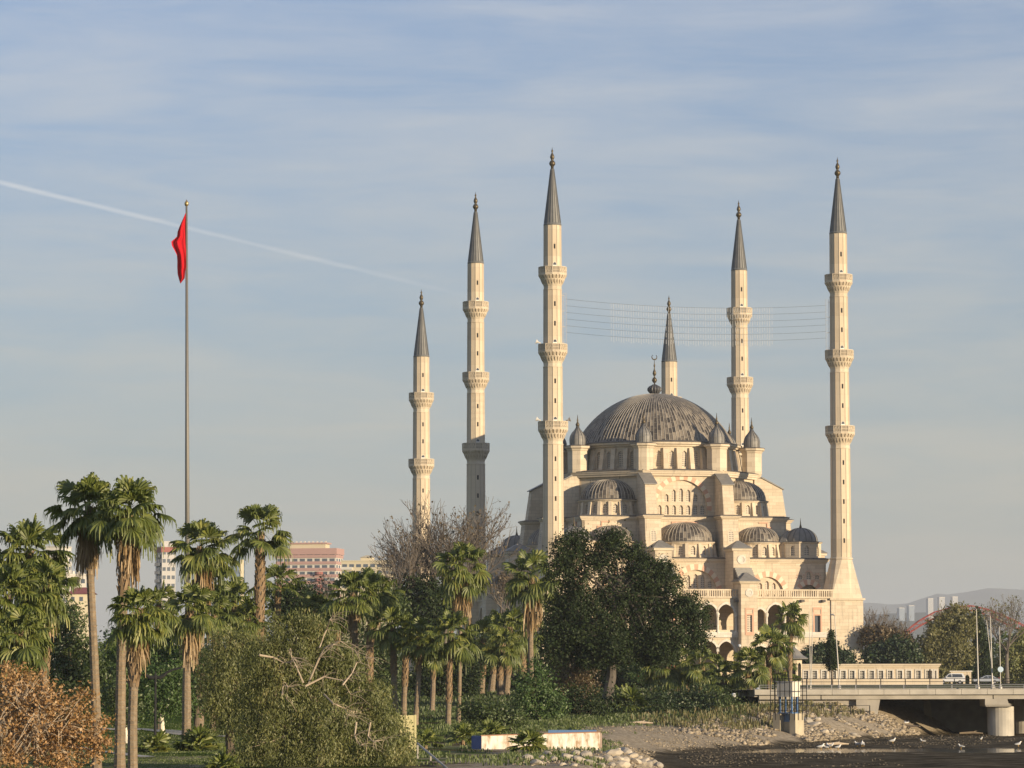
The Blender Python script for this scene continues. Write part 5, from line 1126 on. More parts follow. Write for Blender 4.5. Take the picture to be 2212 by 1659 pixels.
def ridge(name, D, prof, depth, mat, seed):
    """a real hill: the crest follows the profile, slopes fall away on both sides"""
    px = np.linspace(prof[0][0], prof[-1][0], 160); py = np.interp(px, [p[0] for p in prof], [p[1] for p in prof])
    rows = np.linspace(-1, 1, 17); Vs = []
    for r_ in rows:
        f = (1-abs(r_))**1.15; y = D+r_*depth
        x = (px-1106)/FPX*D; h = (HC+(1462-py)/FPX*D-2)*f; h = h+(fbm(x/(depth*0.12), np.full_like(x, y)/(depth*0.12), 4, seed)-0.45)*h.max()*0.30*f*(abs(r_) > 0.03)
        Vs.append(np.stack([x, np.full_like(x, y), np.maximum(h, 0)+1.5], 1))
    V = np.vstack(Vs); n = len(px); ii = np.arange(len(rows)-1)[:, None]*n+np.arange(n-1)[None, :]
    return struct(npmesh(name, V, np.stack([ii, ii+1, ii+1+n, ii+n], -1).reshape(-1, 4), mat, smooth=True))
HILL = simple('far_hill', (0.10, 0.105, 0.075), 0.95, 0, 0.4, 0.004)
ridge('hills', 17000, [(-500, 1420), (400, 1395), (1100, 1360), (1700, 1316), (1880, 1304), (1925, 1309), (1958, 1306), (1985, 1297), (2009, 1289), (2030, 1283), (2045, 1287), (2090, 1281), (2135, 1273), (2170, 1275), (2212, 1277), (2300, 1283), (2500, 1320), (2900, 1420)], 3500, HILL, 3)
ridge('hills', 8500, [(-400, 1440), (300, 1410), (1300, 1400), (1850, 1372), (1880, 1330), (1920, 1327), (2000, 1325), (2060, 1327), (2140, 1335), (2212, 1350), (2400, 1372), (2800, 1430)], 1300, HILL, 8)

# ------------------------------------------------------------------ far town
WALLW = simple('white_render', (0.66, 0.62, 0.55), 0.8, 0, 0.06, 0.1)
WALLG = simple('grey_render', (0.50, 0.48, 0.46), 0.8, 0, 0.06, 0.1)
WALLP = simple('pink_render', (0.46, 0.285, 0.25), 0.8, 0, 0.08, 0.1)
WALLR = simple('red_render', (0.32, 0.12, 0.10), 0.8, 0, 0.08, 0.1)
WALLY = simple('yellow_render', (0.62, 0.54, 0.38), 0.8, 0, 0.06, 0.1)
GLAZ = simple('glazing', (0.10, 0.12, 0.15), 0.2, 0, 0.3, 0.3)
GLAZB = simple('blue_glazing', (0.14, 0.19, 0.26), 0.2, 0, 0.3, 0.2)
ROOFR = simple('red_roof', (0.22, 0.07, 0.07), 0.8, 0, 0.2, 0.3)
def block(label, px0, px1, ytop, D, rot, depth, floors, fh, wall, bands=None, nwin=6, name='apartment_block', group='town blocks behind the palms', band_h=0.45, first=0.4):
    """building seen across the park; front width fits px0..px1"""
    k = D/FPX; w = (px1-px0)*k/(abs(math.cos(rot))+depth/((px1-px0)*k)*abs(math.sin(rot))); cx = gx((px0+px1)/2, D); zt = float(at(px0, ytop, D).z); z0 = 2.6
    t = thing(name, label, 'building', (cx, D, z0), rot, group); H = zt-z0; h = w/2
    b = MB(); b.box(-h, h, 0, depth, -0.3, H); b.build('wall', wall, t)
    wn = MB()
    for f in range(floors):
        z1 = H-first-fh*(f+1)+fh*0.30; z2 = z1+fh*0.45
        if z1 < 0.5: break
        if bands is not None:
            bd = MB(); bd.box(-h-0.25, h+0.25, -0.35, depth+0.2, z1-fh*0.42, z1-fh*0.42+fh*band_h); bd.build('balcony_band', bands, t)
        for i in range(nwin):
            x = -h+w*(i+0.5)/nwin; q = MB(); q.box(x-w/nwin*0.34, x+w/nwin*0.34, -0.06, 0.0, z1, z2); q.build('window', GLAZ, t)
        if rot != 0:
            sx = -1 if rot > 0 else 1
            for i in range(3):
                y = depth*(i+0.5)/3; q = MB(); q.box(sx*h-0.05, sx*h+0.05, y-depth/3*0.3, y+depth/3*0.3, z1, z2); q.build('window', GLAZ, t)
    r = MB(); r.box(-h-0.2, h+0.2, -0.2, depth+0.2, H, H+0.5); r.build('parapet', bands or wall, t)
    return t, w, H
D = 1600
t, w, H = block('pink and white apartment block with red rounded balconies, the biggest one', 590, 731, 1187.5, D, -0.18, 14, 9, 2.95, WALLW, WALLP, 8)
b = MB(); b.box(-w/2-0.5, w/2+0.5, -0.6, 14.5, H-2.2, H+0.6); b.build('pink_band', WALLP, t)
b = MB(); b.box(-w*0.30, w*0.30, 3, 11, H+0.6, H+2.7); b.build('penthouse', WALLY, t); b = MB(); b.box(-w*0.33, w*0.33, 2.4, 11.5, H+2.7, H+3.3); b.build('penthouse_roof', WALLP, t)
for i in range(9):
    x = -w*0.28+w*0.56*i/8; b = MB(); b.box(x-0.35, x+0.35, 5, 6, H+3.3, H+4.0); b.build('water_tank', WALLW, t)
for f in range(3, 8):
    z = H-2.95*(f+1)+0.5; b = MB(); b.lathe([(1.9, z), (1.9, z+1.3)], 14, w*0.22, -0.5); b.build('round_balcony', WALLR, t)
t, w, H = block('low cream apartment block with stepped roof, right of the pink block', 733, 846, 1213, 1550, -0.12, 12, 4, 3.0, WALLY, None, 7)
b = MB(); b.box(-w*0.12, w*0.12, 2, 8, H, H+1.8); b.build('roof_room', WALLY, t); b = MB(); b.loft([[(-w*0.14, 1.5, H+1.8), (w*0.14, 1.5, H+1.8), (w*0.14, 8.5, H+1.8), (-w*0.14, 8.5, H+1.8)], [(-0.5, 4.5, H+2.9), (0.5, 4.5, H+2.9), (0.5, 5.5, H+2.9), (-0.5, 5.5, H+2.9)]]); b.build('roof', WALLY, t)
b = MB(); b.box(-w*0.5, -w*0.27, -0.9, 0, H-3.6, H-2.4); b.build('balcony', WALLW, t)
t, w, H = block('pale grey tower block with dark stacked balconies, half hidden by the flagpole palm', 342, 384, 1183, 1250, 0.35, 9, 7, 2.9, WALLG, None, 3)
for f in range(6):
    b = MB(); z = H-2.9*(f+1)-0.6; b.box(-w/2-0.9, -w/2, 1, 7, z, z+1.1); b.build('balcony', GLAZ, t)
b = MB(); b.box(-w/2-0.3, w/2+0.3, -0.3, 9.3, H-1.6, H+0.2); b.build('roof_band', WALLR, t); b = MB(); b.box(-1, 2.5, 3, 6, H+0.2, H+2.4); b.build('roof_room', WALLG, t)
t, w, H = block('slim glass and yellow tower seen between two palms', 500, 532, 1209, 1400, 0.3, 6, 5, 3.0, GLAZB, None, 3)
b = MB(); b.box(w*0.08, w*0.36, -0.5, 0, 0, H); b.build('yellow_panel', WALLY, t); b = MB(); b.box(-w*0.2, w*0.25, 1, 4, H, H+2.0); b.build('roof_room', GLAZB, t)
t, w, H = block('white block with roof tanks seen left of the tall pair of palms', 136, 186, 1243, 1100, 0.1, 9, 3, 2.9, WALLW, None, 4)
b = MB(); b.box(-w/2-0.6, w*0.3, -0.8, 4, H-0.9, H-0.2); b.build('roof_slab', WALLW, t)
for i in range(4):
    b = MB(); b.lathe([(0.45, H+0.4), (0.45, H+1.4)], 10, -w*0.35+i*1.5, 3); b.build('water_tank', WALLW, t)
t, w, H = block('tall white block at the left edge behind the palm crowns', 92, 138, 1182, 1300, -0.2, 10, 8, 2.9, WALLW, WALLG, 3)
D = 980; t = thing('house', 'house with a dull red hipped roof below the white block', 'house', (gx(174, D), D, 2.6), 0.1, 'town blocks behind the palms')
w = 60*D/FPX/2; zt = float(at(174, 1283, D).z)-2.6; b = MB(); b.box(-w, w, 0, 8, -0.3, zt); b.build('wall', WALLY, t)
b = MB(); b.loft([[(-w-0.5, -0.6, zt), (w+0.5, -0.6, zt), (w+0.5, 8.6, zt), (-w-0.5, 8.6, zt)], [(-w*0.35, 3.5, zt+1.9), (w*0.35, 3.5, zt+1.9), (w*0.35, 4.5, zt+1.9), (-w*0.35, 4.5, zt+1.9)]]); b.build('roof', ROOFR, t)
for i in range(3):
    b = MB(); x = -w*0.6+w*0.6*i; b.box(x-0.5, x+0.5, -0.05, 0.0, zt-2.0, zt-0.8); b.build('window', GLAZ, t)
for (x0, x1, yt, lab) in ((1940, 1955, 1314, 'lower one of two hazy towers on the ridge right of the mosque'), (1961, 1976, 1309, 'taller bluish one of two hazy towers on the ridge right of the mosque'), (2003, 2017, 1294, 'hazy white tower leftmost of three above the willow'), (2027, 2042, 1291, 'hazy white tower in the middle of three above the willow'), (2056, 2070, 1290, 'hazy white tower rightmost of three above the willow')):
    D = 8100; cx = gx((x0+x1)/2, D); w = (x1-x0)*D/FPX/2; zt = float(at(x0, yt, D).z); z0 = float(at(x0, 1330, D).z)-12
    t = thing('tower_block', lab, 'building', (cx, D, z0), 0.3, 'hazy towers on the ridge'); b = MB(); b.box(-w*0.85, w*0.85, -w*0.8, w*0.8, 0, zt-z0); b.build('wall', WALLG if x0 > 2000 else GLAZB, t)
    b = MB(); b.box(-w*0.9, w*0.9, -w*0.9, w*0.9, zt-z0, zt-z0+1.2); b.build('roof', WALLW, t)
    n = max(3, int((zt-z0-10)/1.6))
    b = MB()
    for i in range(n): b.box(-w*0.7, w*0.7, -w*0.8-0.1, -w*0.8, zt-z0-1.5-1.6*i, zt-z0-0.8-1.6*i)
    b.build('window_bands', GLAZB, t)
# red steel arch
D = 1500; REDS = simple('red_steel', (0.36, 0.075, 0.055), 0.5, 0, 0.1)
t = thing('arch_bridge', 'red steel truss arch showing behind the willow and bare trees', 'bridge', (gx(2080, D), D, 2.6))
up = [(1952, 1369), (1985, 1342), (2020, 1322), (2060, 1311), (2098, 1308), (2135, 1316), (2168, 1329), (2190, 1339), (2206, 1347), (2225, 1360)]
lo = [(1960, 1371), (1990, 1351), (2022, 1334), (2060, 1322), (2098, 1318), (2133, 1327), (2164, 1342), (2184, 1351), (2200, 1358), (2216, 1371)]
def dense(pl, n):
    xs_ = np.linspace(pl[0][0], pl[-1][0], n); return [(x, float(np.interp(x, [p[0] for p in pl], [p[1] for p in pl]))) for x in xs_]
ua, la = dense(up, 33), dense(lo, 33)
for dy in (0, 6):
    o = Vector((gx(2080, D), D, 2.6)); A = [at(*p, D)-o+Vector((0, dy, 0)) for p in ua]; B = [at(*p, D)-o+Vector((0, dy, 0)) for p in la]
    mb = MB(); mb.tube(A, 0.24, 6); mb.build('upper_chord', REDS, t); mb = MB(); mb.tube(B, 0.24, 6); mb.build('lower_chord', REDS, t)
    mb = MB()
    for i in range(32): mb.tube([A[i] if i % 2 else B[i], B[i+1] if i % 2 else A[i+1]], 0.11, 4)
    mb.build('lattice', REDS, t)

# ------------------------------------------------------------------ flagpole and flag
D = 352; k = D/FPX; xb = gx(406, D); zb = gz(xb, D); tp = at(403, 444, D)
STEEL = simple('pole_steel', (0.17, 0.16, 0.145), 0.5, 0.2, 0.1); GOLD = simple('gilt_ball', (0.45, 0.33, 0.14), 0.35, 0.7, 0.1)
t = thing('flagpole', 'very tall grey flagpole rising behind the palms with a ball on top', 'flagpole', (xb, D, zb))
Hh = tp.z-zb; mb = MB(); mb.tube([(0, 0, -0.3), ((tp.x-xb)*0.5, 0, Hh*0.5), (tp.x-xb, 0, Hh)], [0.27, 0.21, 0.10], 14); mb.build('pole', STEEL, t, True)
mb = MB(); mb.lathe([(0.02, Hh-0.1), (0.12, Hh-0.05), (0.19, Hh+0.05), (0.22, Hh+0.2), (0.19, Hh+0.35), (0.10, Hh+0.42), (0.02, Hh+0.6)], 14, tp.x-xb, 0); mb.build('ball', GOLD, t, True)
# the flag hangs limp: hoist along the pole, fly end fallen in folds
FR_ = bpy.data.materials.new('red_cloth'); FR_.use_nodes = True; nt = FR_.node_tree; nt.nodes.clear()
df = N(nt, 'ShaderNodeBsdfDiffuse'); df.inputs[0].default_value = (0.62, 0.020, 0.030, 1); tl = N(nt, 'ShaderNodeBsdfTranslucent'); tl.inputs[0].default_value = (0.75, 0.03, 0.03, 1)
mx = N(nt, 'ShaderNodeMixShader'); mx.inputs[0].default_value = 0.3; L(nt, df.outputs[0], mx.inputs[1]); L(nt, tl.outputs[0], mx.inputs[2]); ou = N(nt, 'ShaderNodeOutputMaterial'); L(nt, mx.outputs[0], ou.inputs[0])
def fpx(cx, cy): return at(309.7+cx*0.1334, 420.3+cy*0.1334, D)
left = [(300, 688), (400, 640), (500, 592), (600, 556), (690, 546), (720, 520), (770, 460), (840, 470), (900, 505), (980, 545), (1080, 552), (1180, 550), (1290, 556), (1380, 580), (1440, 600)]
right = [(300, 690), (600, 690), (900, 694), (1200, 698), (1210, 686), (1360, 674), (1400, 640), (1440, 606)]
mb = MB(); rows, cols = 60, 18; vs = []
for i in range(rows+1):
    cy = 300+1140*i/rows; xl = np.interp(cy, [p[0] for p in left], [p[1] for p in left]); xr = np.interp(cy, [p[0] for p in right], [p[1] for p in right])
    for j in range(cols+1):
        s = j/cols; p = fpx(xr+(xl-xr)*s, cy); dep = 0.32*math.sin(s*7.5+i*0.035)*min(1, i/10)*s**0.3+0.16*math.sin(s*15+i*0.09)*min(1, i/16)
        if 690 < cy < 1000 and s > 0.35: dep -= 0.75*(s-0.35)*(1-abs(cy-790)/310)
        vs.append((p.x, D-0.16+dep*0.9-0.1*s, p.z))
n = cols+1; mb.add(vs, [(i*n+j, i*n+j+1, (i+1)*n+j+1, (i+1)*n+j) for i in range(rows) for j in range(cols)])
o0 = fpx(690, 300); mb.v = [(x-o0.x, y-o0.y, z-o0.z) for x, y, z in mb.v]
fl = mb.build('flag', FR_, None, True, o0); tag(fl, 'limp red flag hanging in folds beside the top of the flagpole', 'flag')

# ------------------------------------------------------------------ lamp strings between the two front minarets
def mw(u, v, z): p = Matrix.Rotation(MANG, 4, 'Z') @ Vector((u, v, 0)); return Vector((MC[0]+p.x, MC[1]+p.y, z))
WIRE = simple('wire', (0.10, 0.10, 0.105), 0.6); LAMPW = simple('lamp_drop', (0.55, 0.55, 0.55), 0.4)
ends = []
for (u, sgn, lab) in ((-mu-0.6, 1, 'light lattice mast fixed to the right side of the tallest minaret'), (mu-0.6, -1, 'light lattice mast fixed to the left side of the far right minaret')):
    b0 = mw(u+sgn*2.25, -30.2, 63.5); t = thing('lattice_mast', lab, 'mast', b0, MANG, 'lattice masts for the lamp strings')
    for dx in (-0.28, 0.28):
        mb = MB(); mb.tube([(dx, 0, 0), (dx, 0, 9.2)], 0.03, 4); mb.build('rail', WALLG, t)
    mb = MB()
    for i in range(13): mb.tube([(-0.28, 0, i*0.76), (0.28, 0, i*0.76)], 0.02, 4)
    for i in range(4): mb.tube([(0, 0, 0.3+i*2.8), (-sgn*0.62, 0, 0.3+i*2.8)], 0.05, 4)
    mb.build('rungs', WALLG, t)
for i in range(6):
    z0 = 71.6-i*1.2; A = mw(-mu+1.95, -30.2, z0); B = mw(mu-3.15, -30.2, z0); pts = []
    for q in range(41):
        s = q/40; p = A.lerp(B, s); p.z -= 4*0.62*s*(1-s)*1.6; pts.append(p-A)
    t = thing('lamp_string', ['topmost', 'second from the top', 'third from the top', 'fourth from the top', 'fifth from the top', 'lowest'][i]+' of six thin lamp wires between the two front minarets', 'lamp string', A, 0, 'lamp strings between the minarets')
    mb = MB(); mb.tube(pts, 0.022, 4); mb.build('wire', WIRE, t)
    mb = MB()
    for q in range(66):
        s = 0.17+0.62*q/65; p = A.lerp(B, s); p.z -= 4*0.62*s*(1-s)*1.6; p = p-A; ln = 0.85+0.2*math.sin(q*1.7)
        mb.box(p.x-0.03, p.x+0.03, p.y-0.03, p.y+0.03, p.z-ln, p.z)
    o = mb.build('lamp_drops', LAMPW, t); o['kind'] = 'stuff'
for (dx, b, lab) in ((-1, 63.4, 'loudspeaker left of the shaft above the middle balcony of the tallest minaret'), (1, 49.5, 'loudspeaker right of the shaft above the lowest balcony of the tallest minaret'), (-1, 49.5, 'loudspeaker left of the shaft above the lowest balcony of the tallest minaret')):
    p = mw(-mu-0.6+dx*2.35, -30.4, b+0.15); mb = MB(); mb.lathe([(0.10, 0), (0.12, 0.35), (0.42, 0.8), (0.45, 0.82)], 12, 0, 0, 0, Matrix.Rotation(dx*R(70), 4, 'Y')); mb.box(-0.05, 0.05, -0.05, 0.05, -0.75, 0.05)
    tag(mb.build('loudspeaker', WALLG, None, True, p), lab, 'loudspeaker', 'loudspeakers on the minaret')

# ------------------------------------------------------------------ long low building, kiosk, stone wall, arcade by the road
D = 560; k = D/FPX; x0, x1 = gx(1728, D), gx(2028, D); zb = 2.6; zt = float(at(1880, 1436, D).z); zp = float(at(1880, 1467, D).z)
t = thing('low_building', 'long low cream stone building with a row of barred windows beside the bridge', 'building', ((x0+x1)/2, D, zb)); hw_ = (x1-x0)/2
wb = MB(); wins = []
pxs = [1741, 1760, 1781, 1801, 1822, 1841, 1863, 1883, 1903, 1923, 1944, 1963, 1984, 2004]
for p in pxs:
    x = gx(p, D)-(x0+x1)/2; w = 4.6*k if p < 2004 else 3.2*k; wins.append((x, w))
for p in (2012, 2021): wins.append((gx(p, D)-(x0+x1)/2, 1.7*k))
zs0, zs1 = float(at(1880, 1466, D).z)-zb, float(at(1880, 1449, D).z)-zb
wb.panel(rect(-hw_, hw_, -0.3, zt-zb), [rect(x-w, x+w, zs0, zs1) for x, w in wins], 0.35, Matrix.Identity(4)); wb.box(-hw_, hw_, 0.34, 8, -0.3, zt-zb-0.02)
wb.build('wall', STONE, t)
for x, w in wins:
    f = MB(); f.panel(rect(x-w-0.22, x+w+0.22, zs0-0.1, zs1+0.22), [rect(x-w, x+w, zs0, zs1)], 0.08, T(0, -0.09, 0)); fo = f.build('window_frame', STONE_PALE, t)
    g = MB(); g.box(x-w, x+w, 0.26, 0.32, zs0, zs1); g.build('glass', DARK, fo)
    g = MB()
    for i in range(1, 5): z = zs0+(zs1-zs0)*i/5; g.box(x-w, x+w, 0.1, 0.15, z-0.03, z+0.03)
    for i in range(1, 3): xx = x-w+2*w*i/3; g.box(xx-0.025, xx+0.025, 0.105, 0.145, zs0, zs1)
    g.build('bars', WALLW, fo)
r_ = MB(); r_.box(-hw_-0.35, hw_+0.35, -0.35, 8.3, zt-zb-0.1, zt-zb+0.12); r_.box(-hw_-0.15, hw_+0.15, -0.15, 8.1, zt-zb-0.35, zt-zb-0.1); r_.build('roof_slab', STONE_TRIM, t)
r_ = MB(); r_.box(-hw_-0.38, hw_+0.38, -0.38, 8.35, zt-zb+0.12, zt-zb+0.2); r_.build('lead_edge', LEDGE, t)
r_ = MB(); r_.box(-hw_-0.3, hw_+0.6, -0.3, -0.003, -0.3, zp-zb); r_.build('plinth', STONE_TRIM, t)
D = 520; zk = 2.6; xk = gx(1712, D); t = thing('kiosk', 'small stone kiosk with a grey lead tent roof behind the palms near the hut', 'kiosk', (xk, D, zk)); k = D/FPX
z1 = float(at(1712, 1424, D).z)-zk; mb = MB()
for i in range(8):
    Mx = Matrix.Rotation(i*pi/4, 4, 'Z') @ T(0, -1.35, 0); fw = 1.35*math.tan(pi/8); mb.panel(rect(-fw, fw, -0.3, z1), [arch(0, 0.6, fw*1.3, z1-1.1)], 0.25, Mx)
mb.build('wall', STONE, t); mb = MB(); mb.lathe([(1.1, -0.3), (1.1, z1)], 8, 0, 0, pi/8); mb.build('screen', DARK, t)
mb = MB(); mb.lathe([(2.3, z1), (2.35, z1+0.12), (1.6, z1+0.55), (0.9, z1+1.3), (0.15, z1+1.9)], 24); mb.build('lead_roof', LEAD_P, t)
D = 628; t = thing('arcade', 'cream stone arcade half hidden under the trees behind the parked car', 'arcade', (gx(2076, D), D, 2.4)); mb = MB(); w = 22*D/FPX
mb.panel(rect(-w, w, -0.3, 2.3), [arch(-w*0.62+i*w*0.62, -0.1, w*0.42, 1.9) for i in range(3)], 0.5, Matrix.Identity(4)); mb.build('wall', STONE, t)
mb = MB(); mb.box(-w-0.2, w+0.2, -0.2, 0.7, 2.3, 2.5); mb.build('coping', STONE_PALE, t)
D = 376; t = thing('stone_wall', 'low yellow stone wall with an iron fence on top behind the globe lamp', 'wall', (gx(1606, D), D, 0.9)); xa, xb_ = -(gx(1606, D)-gx(1566, D)), gx(1650, D)-gx(1606, D)
zt = float(at(1606, 1511, D).z)-0.9; mb = MB(); mb.box(xa, xb_, 0, 0.4, -0.8, zt); mb.build('wall', STONE, t); mb = MB(); mb.box(xa, xb_, -0.05, 0.45, zt, zt+0.08); mb.build('coping', STONE_PALE, t)
IRON = simple('black_iron', (0.012, 0.012, 0.013), 0.85); mb = MB()
for i in range(26): x = xa+(xb_-xa)*i/25; mb.box(x-0.02, x+0.02, 0.18, 0.22, zt+0.08, zt+0.85)
mb.box(xa, xb_, 0.185, 0.215, zt+0.78, zt+0.84); mb.build('iron_fence', IRON, t)

# ------------------------------------------------------------------ the road bridge
CONC = simple('bridge_concrete', (0.38, 0.35, 0.30), 0.85, 0, 0.42, 0.6); CONC2 = simple('stained_concrete', (0.34, 0.31, 0.265), 0.9, 0, 0.35, 1.3)
CONCL = simple('light_concrete', (0.43, 0.40, 0.345), 0.85, 0, 0.38, 0.8); ASPH = simple('asphalt', (0.055, 0.055, 0.055), 0.9, 0, 0.2, 2.0)
RAIL = simple('galvanised_rail', (0.34, 0.34, 0.34), 0.45, 0.5, 0.15)
D = 350; z_d = float(at(1900, 1489, D).z); z_f = float(at(1900, 1500.5, D).z); z_s = float(at(1900, 1510.5, D).z)
xl, xr = gx(1630, D), 130.0; xa = gx(1874, D)
t = thing('road_bridge', 'grey concrete road bridge on round piers crossing the dry river bed', 'bridge', (xl, D, 0)); X = lambda px, d=D: gx(px, d)-xl
DEP = 26.0
d_ = MB(); d_.box(0, xr-xl, 0.5, DEP-0.5, z_s+0.25, z_d-0.08); d_.build('deck', CONC, t)
n = 60; seg = (xr-xl)/n
for i in range(n if False else 34):
    p_ = MB(); p_.box(i*2.55+0.01, (i+1)*2.55-0.02, -0.02, 0.34, z_f, z_d); p_.build('fascia_panel', CONCL, t)
p_ = MB(); p_.box(0, xr-xl, DEP-0.34, DEP, z_f, z_d); p_.build('fascia', CONCL, t)
for px0, px1 in ((1640, 1774), (1775, 2146), (2147, 2420)):
    b_ = MB(); b_.box(X(px0), X(px1)-0.06, 0.36, 0.9, z_s, z_f+0.05); b_.build('edge_beam', CONC, t)
for j in range(1, 7):
    b_ = MB(); b_.box(X(1874), X(2420), 0.9+j*3.6-0.3, 0.9+j*3.6+0.3, z_s, z_s+0.3); b_.build('girder', CONC2, t)
r_ = MB(); r_.add([(-2, 1.2, z_d-0.05), (xr-xl, 1.2, z_d-0.05), (xr-xl, DEP-1.2, z_d-0.05), (-2, DEP-1.2, z_d-0.05)], [(0, 1, 2, 3)]); r_.build('roadway', ASPH, t)
ab = MB(); ab.box(X(1640), X(1874), 1.0, 2.0, -0.6, z_s-0.005); ab.box(X(1850), X(1874), 0.42, 0.995, 0.3, z_s-0.005); ab.build('retaining_wall', CONC2, t)
ab = MB(); ab.loft([[(X(1874), 0.5, z_s-0.004), (X(1874), DEP-0.5, z_s-0.004), (X(1902), DEP-0.5, z_s-0.004), (X(1902), 0.5, z_s-0.004)][::-1], [(X(1874), 0.5, -0.8), (X(1874), DEP-0.5, -0.8), (X(1892), DEP-0.5, -0.8), (X(1892), 0.5, -0.8)][::-1]]); ab.build('abutment', CONC, t)
bw = MB(); bw.box(X(1874), xr-xl, DEP-1.0, DEP-0.45, -3.0, z_s-0.006); bw.build('back_wall', CONC2, t)
for (px, y, ph) in ((2167, 2.2, 0), (2210, 13.0, 1), (2250, 22.5, 2)):
    x = X(px) if ph == 0 else gx(px, D+y)-xl; c_ = MB(); c_.lathe([(1.32, -2.6), (1.32, 0.45), (1.30, 0.46), (1.30, 0.50), (1.32, 0.51), (1.32, z_s-0.75)], 24, x, y); c_.build('pier', CONCL if ph == 0 else CONC, t, False)
cx = X(2160); cp = MB(); zc = z_s-0.004
cp.loft([[(cx-1.35, 0.45, zc-0.75), (cx+1.35, 0.45, zc-0.75), (cx+1.35, 4.5, zc-0.75), (cx-1.35, 4.5, zc-0.75)], [(cx-1.45, 0.35, zc-0.55), (cx+0.9, 0.35, zc-0.55), (cx+2.0, 4.5, zc-0.55), (cx-1.45, 4.5, zc-0.55)], [(cx-1.45, 0.35, zc), (cx+0.75, 0.35, zc), (cx+0.95, 4.5, zc), (cx-1.45, 4.5, zc)]]); cp.build('pier_cap', CONC, t)
for px, y in ((2215, 13.0), (2256, 22.5)):
    x = gx(px, D+y)-xl; cp = MB(); cp.box(x-1.5, x+1.5, y-2.2, y+2.2, zc-0.75, zc); cp.build('pier_cap', CONC2, t)
def railing(label, D, pxa, pxb, z0, heights, step, mat, rad=0.04, group='railings along the road'):
    xa, xb = gx(pxa, D), gx(pxb, D); t = thing('railing', label, 'railing', (xa, D, z0), 0, group); Ln = xb-xa; n = int(Ln/step)
    for h in heights:
        mb = MB(); mb.tube([(0, 0, h), (Ln, 0, h)], rad, 6); mb.build('rail', mat, t)
    for i in range(n+1):
        x = Ln*i/n; mb = MB(); mb.box(x-0.045, x+0.045, -0.045, 0.045, -0.02, max(heights)); mb.build('post', mat, t)
railing('grey two bar railing along the near edge of the bridge deck', D+0.15, 1640, 2420, z_d, (0.22, 0.42), 2.3, RAIL)
railing('dark three bar railing along the far edge of the bridge deck', D+DEP-0.2, 1690, 2380, z_d, (0.35, 0.7, 1.02), 2.6, IRON, 0.035)
railing('thin iron fence running along the top of the bank below the bridge road', 342, 1712, 1878, float(gz(gx(1790, 342), 342)), (0.3, 0.85), 1.7, IRON, 0.025)
# lamp posts and poles
PGREY = simple('grey_post', (0.36, 0.345, 0.32), 0.5, 0.2, 0.1); SIGNB = simple('pale_blue_sign', (0.50, 0.62, 0.72), 0.5)
for (px, pt, yt, D, zb, lab, arm) in ((2113, 2109, 1316, 374, z_d, 'tall grey lamp post on the bridge in front of the conifer', True), (2143.5, 2139, 1331, 374.5, z_d, 'tall grey lamp post right of the conifer', True), (2146, 2131, 1340, 377, z_d, 'thin leaning grey pole close beside the tall lamp post right of the conifer', False), (2161, 2159, 1352, 374, z_d, 'thin pole carrying a round pale blue sign', False), (1750.5, 1748, 1320, 384, 2.2, 'leftmost thin bare pole by the road, near the hut', False), (1751.5, 1756, 1322, 387, 2.2, 'thin bare pole leaning right, next to the leftmost pole by the road', False), (1813, 1803, 1331, 380, z_d, 'thin leaning pole right of the cypress', True)):
    xb = gx(px, D); tp = at(pt, yt, D); t = thing('lamp_post' if arm else 'pole', lab, 'lamp post' if arm else 'pole', (xb, D, zb), 0, 'posts along the road'); h = tp.z-zb; dx = tp.x-xb
    mb = MB(); mb.tube([(0, 0, -0.1), (dx*0.4, 0, h*0.45), (dx, 0, h)], [0.085, 0.065, 0.04] if D > 300 and arm else [0.055, 0.045, 0.03], 8); mb.build('post', PGREY, t)
    mb = MB(); mb.lathe([(0.2, -0.05), (0.2, 0.15), (0.12, 0.3)], 8); mb.build('foot', PGREY, t)
    if arm:
        mb = MB(); mb.tube([(dx, 0, h), (dx-0.1, 0.1, h+0.12), (dx-0.15, 1.2, h+0.2)], [0.05, 0.045, 0.04], 6); mb.build('arm', PGREY, t)
        mb = MB(); mb.box(dx-0.3, dx, 1.0, 1.7, h+0.12, h+0.28); mb.build('lamp_head', PGREY, t)
    if 'sign' in lab:
        s_ = MB(); s_.lathe([(0.02, -0.04), (0.30, -0.03), (0.30, 0.0), (0.02, 0.01)], 18, 0, 0, 0, T(0.02, -0.12, float(at(2161, 1446, D).z)-zb) @ Matrix.Rotation(pi/2, 4, 'X')); s_.build('sign_disc', SIGNB, t)
GLOBE = simple('lamp_globe', (0.62, 0.62, 0.60), 0.15, 0, 0.05); GLOBE.node_tree.nodes['Principled BSDF'].inputs['Coat Weight'].default_value = 0.6
for (px, yg, D, lab) in ((1585, 1502, 345, 'white globe lamp nearest the bank, in front of the low stone wall'), (1637.5, 1490, 352, 'white globe lamp between two palm trunks left of the hut'), (1598, 1395, 470, 'small globe lamp in front of the mosque arches'), (1713, 1394, 470, 'small globe lamp beside the lead roofed kiosk')):
    x = gx(px, D); zb = gz(x, D); h = float(at(px, yg, D).z)-zb; t = thing('globe_lamp', lab, 'lamp', (x, D, zb), 0, 'globe lamps')
    rr = 0.23 if D < 400 else 0.22; mb = MB(); mb.lathe([(0.06, -0.1), (0.05, 0.6), (0.035, h-rr)], 8); mb.build('post', IRON, t)
    mb = MB(); mb.lathe([(rr*math.sin(a*pi/10)+0.002, h-rr*math.cos(a*pi/10)) for a in range(11)], 16); mb.build('globe', GLOBE, t, True)
    mb = MB(); mb.lathe([(0.10, h-rr-0.04), (0.13, h-rr+0.04)], 10); mb.build('holder', IRON, t)
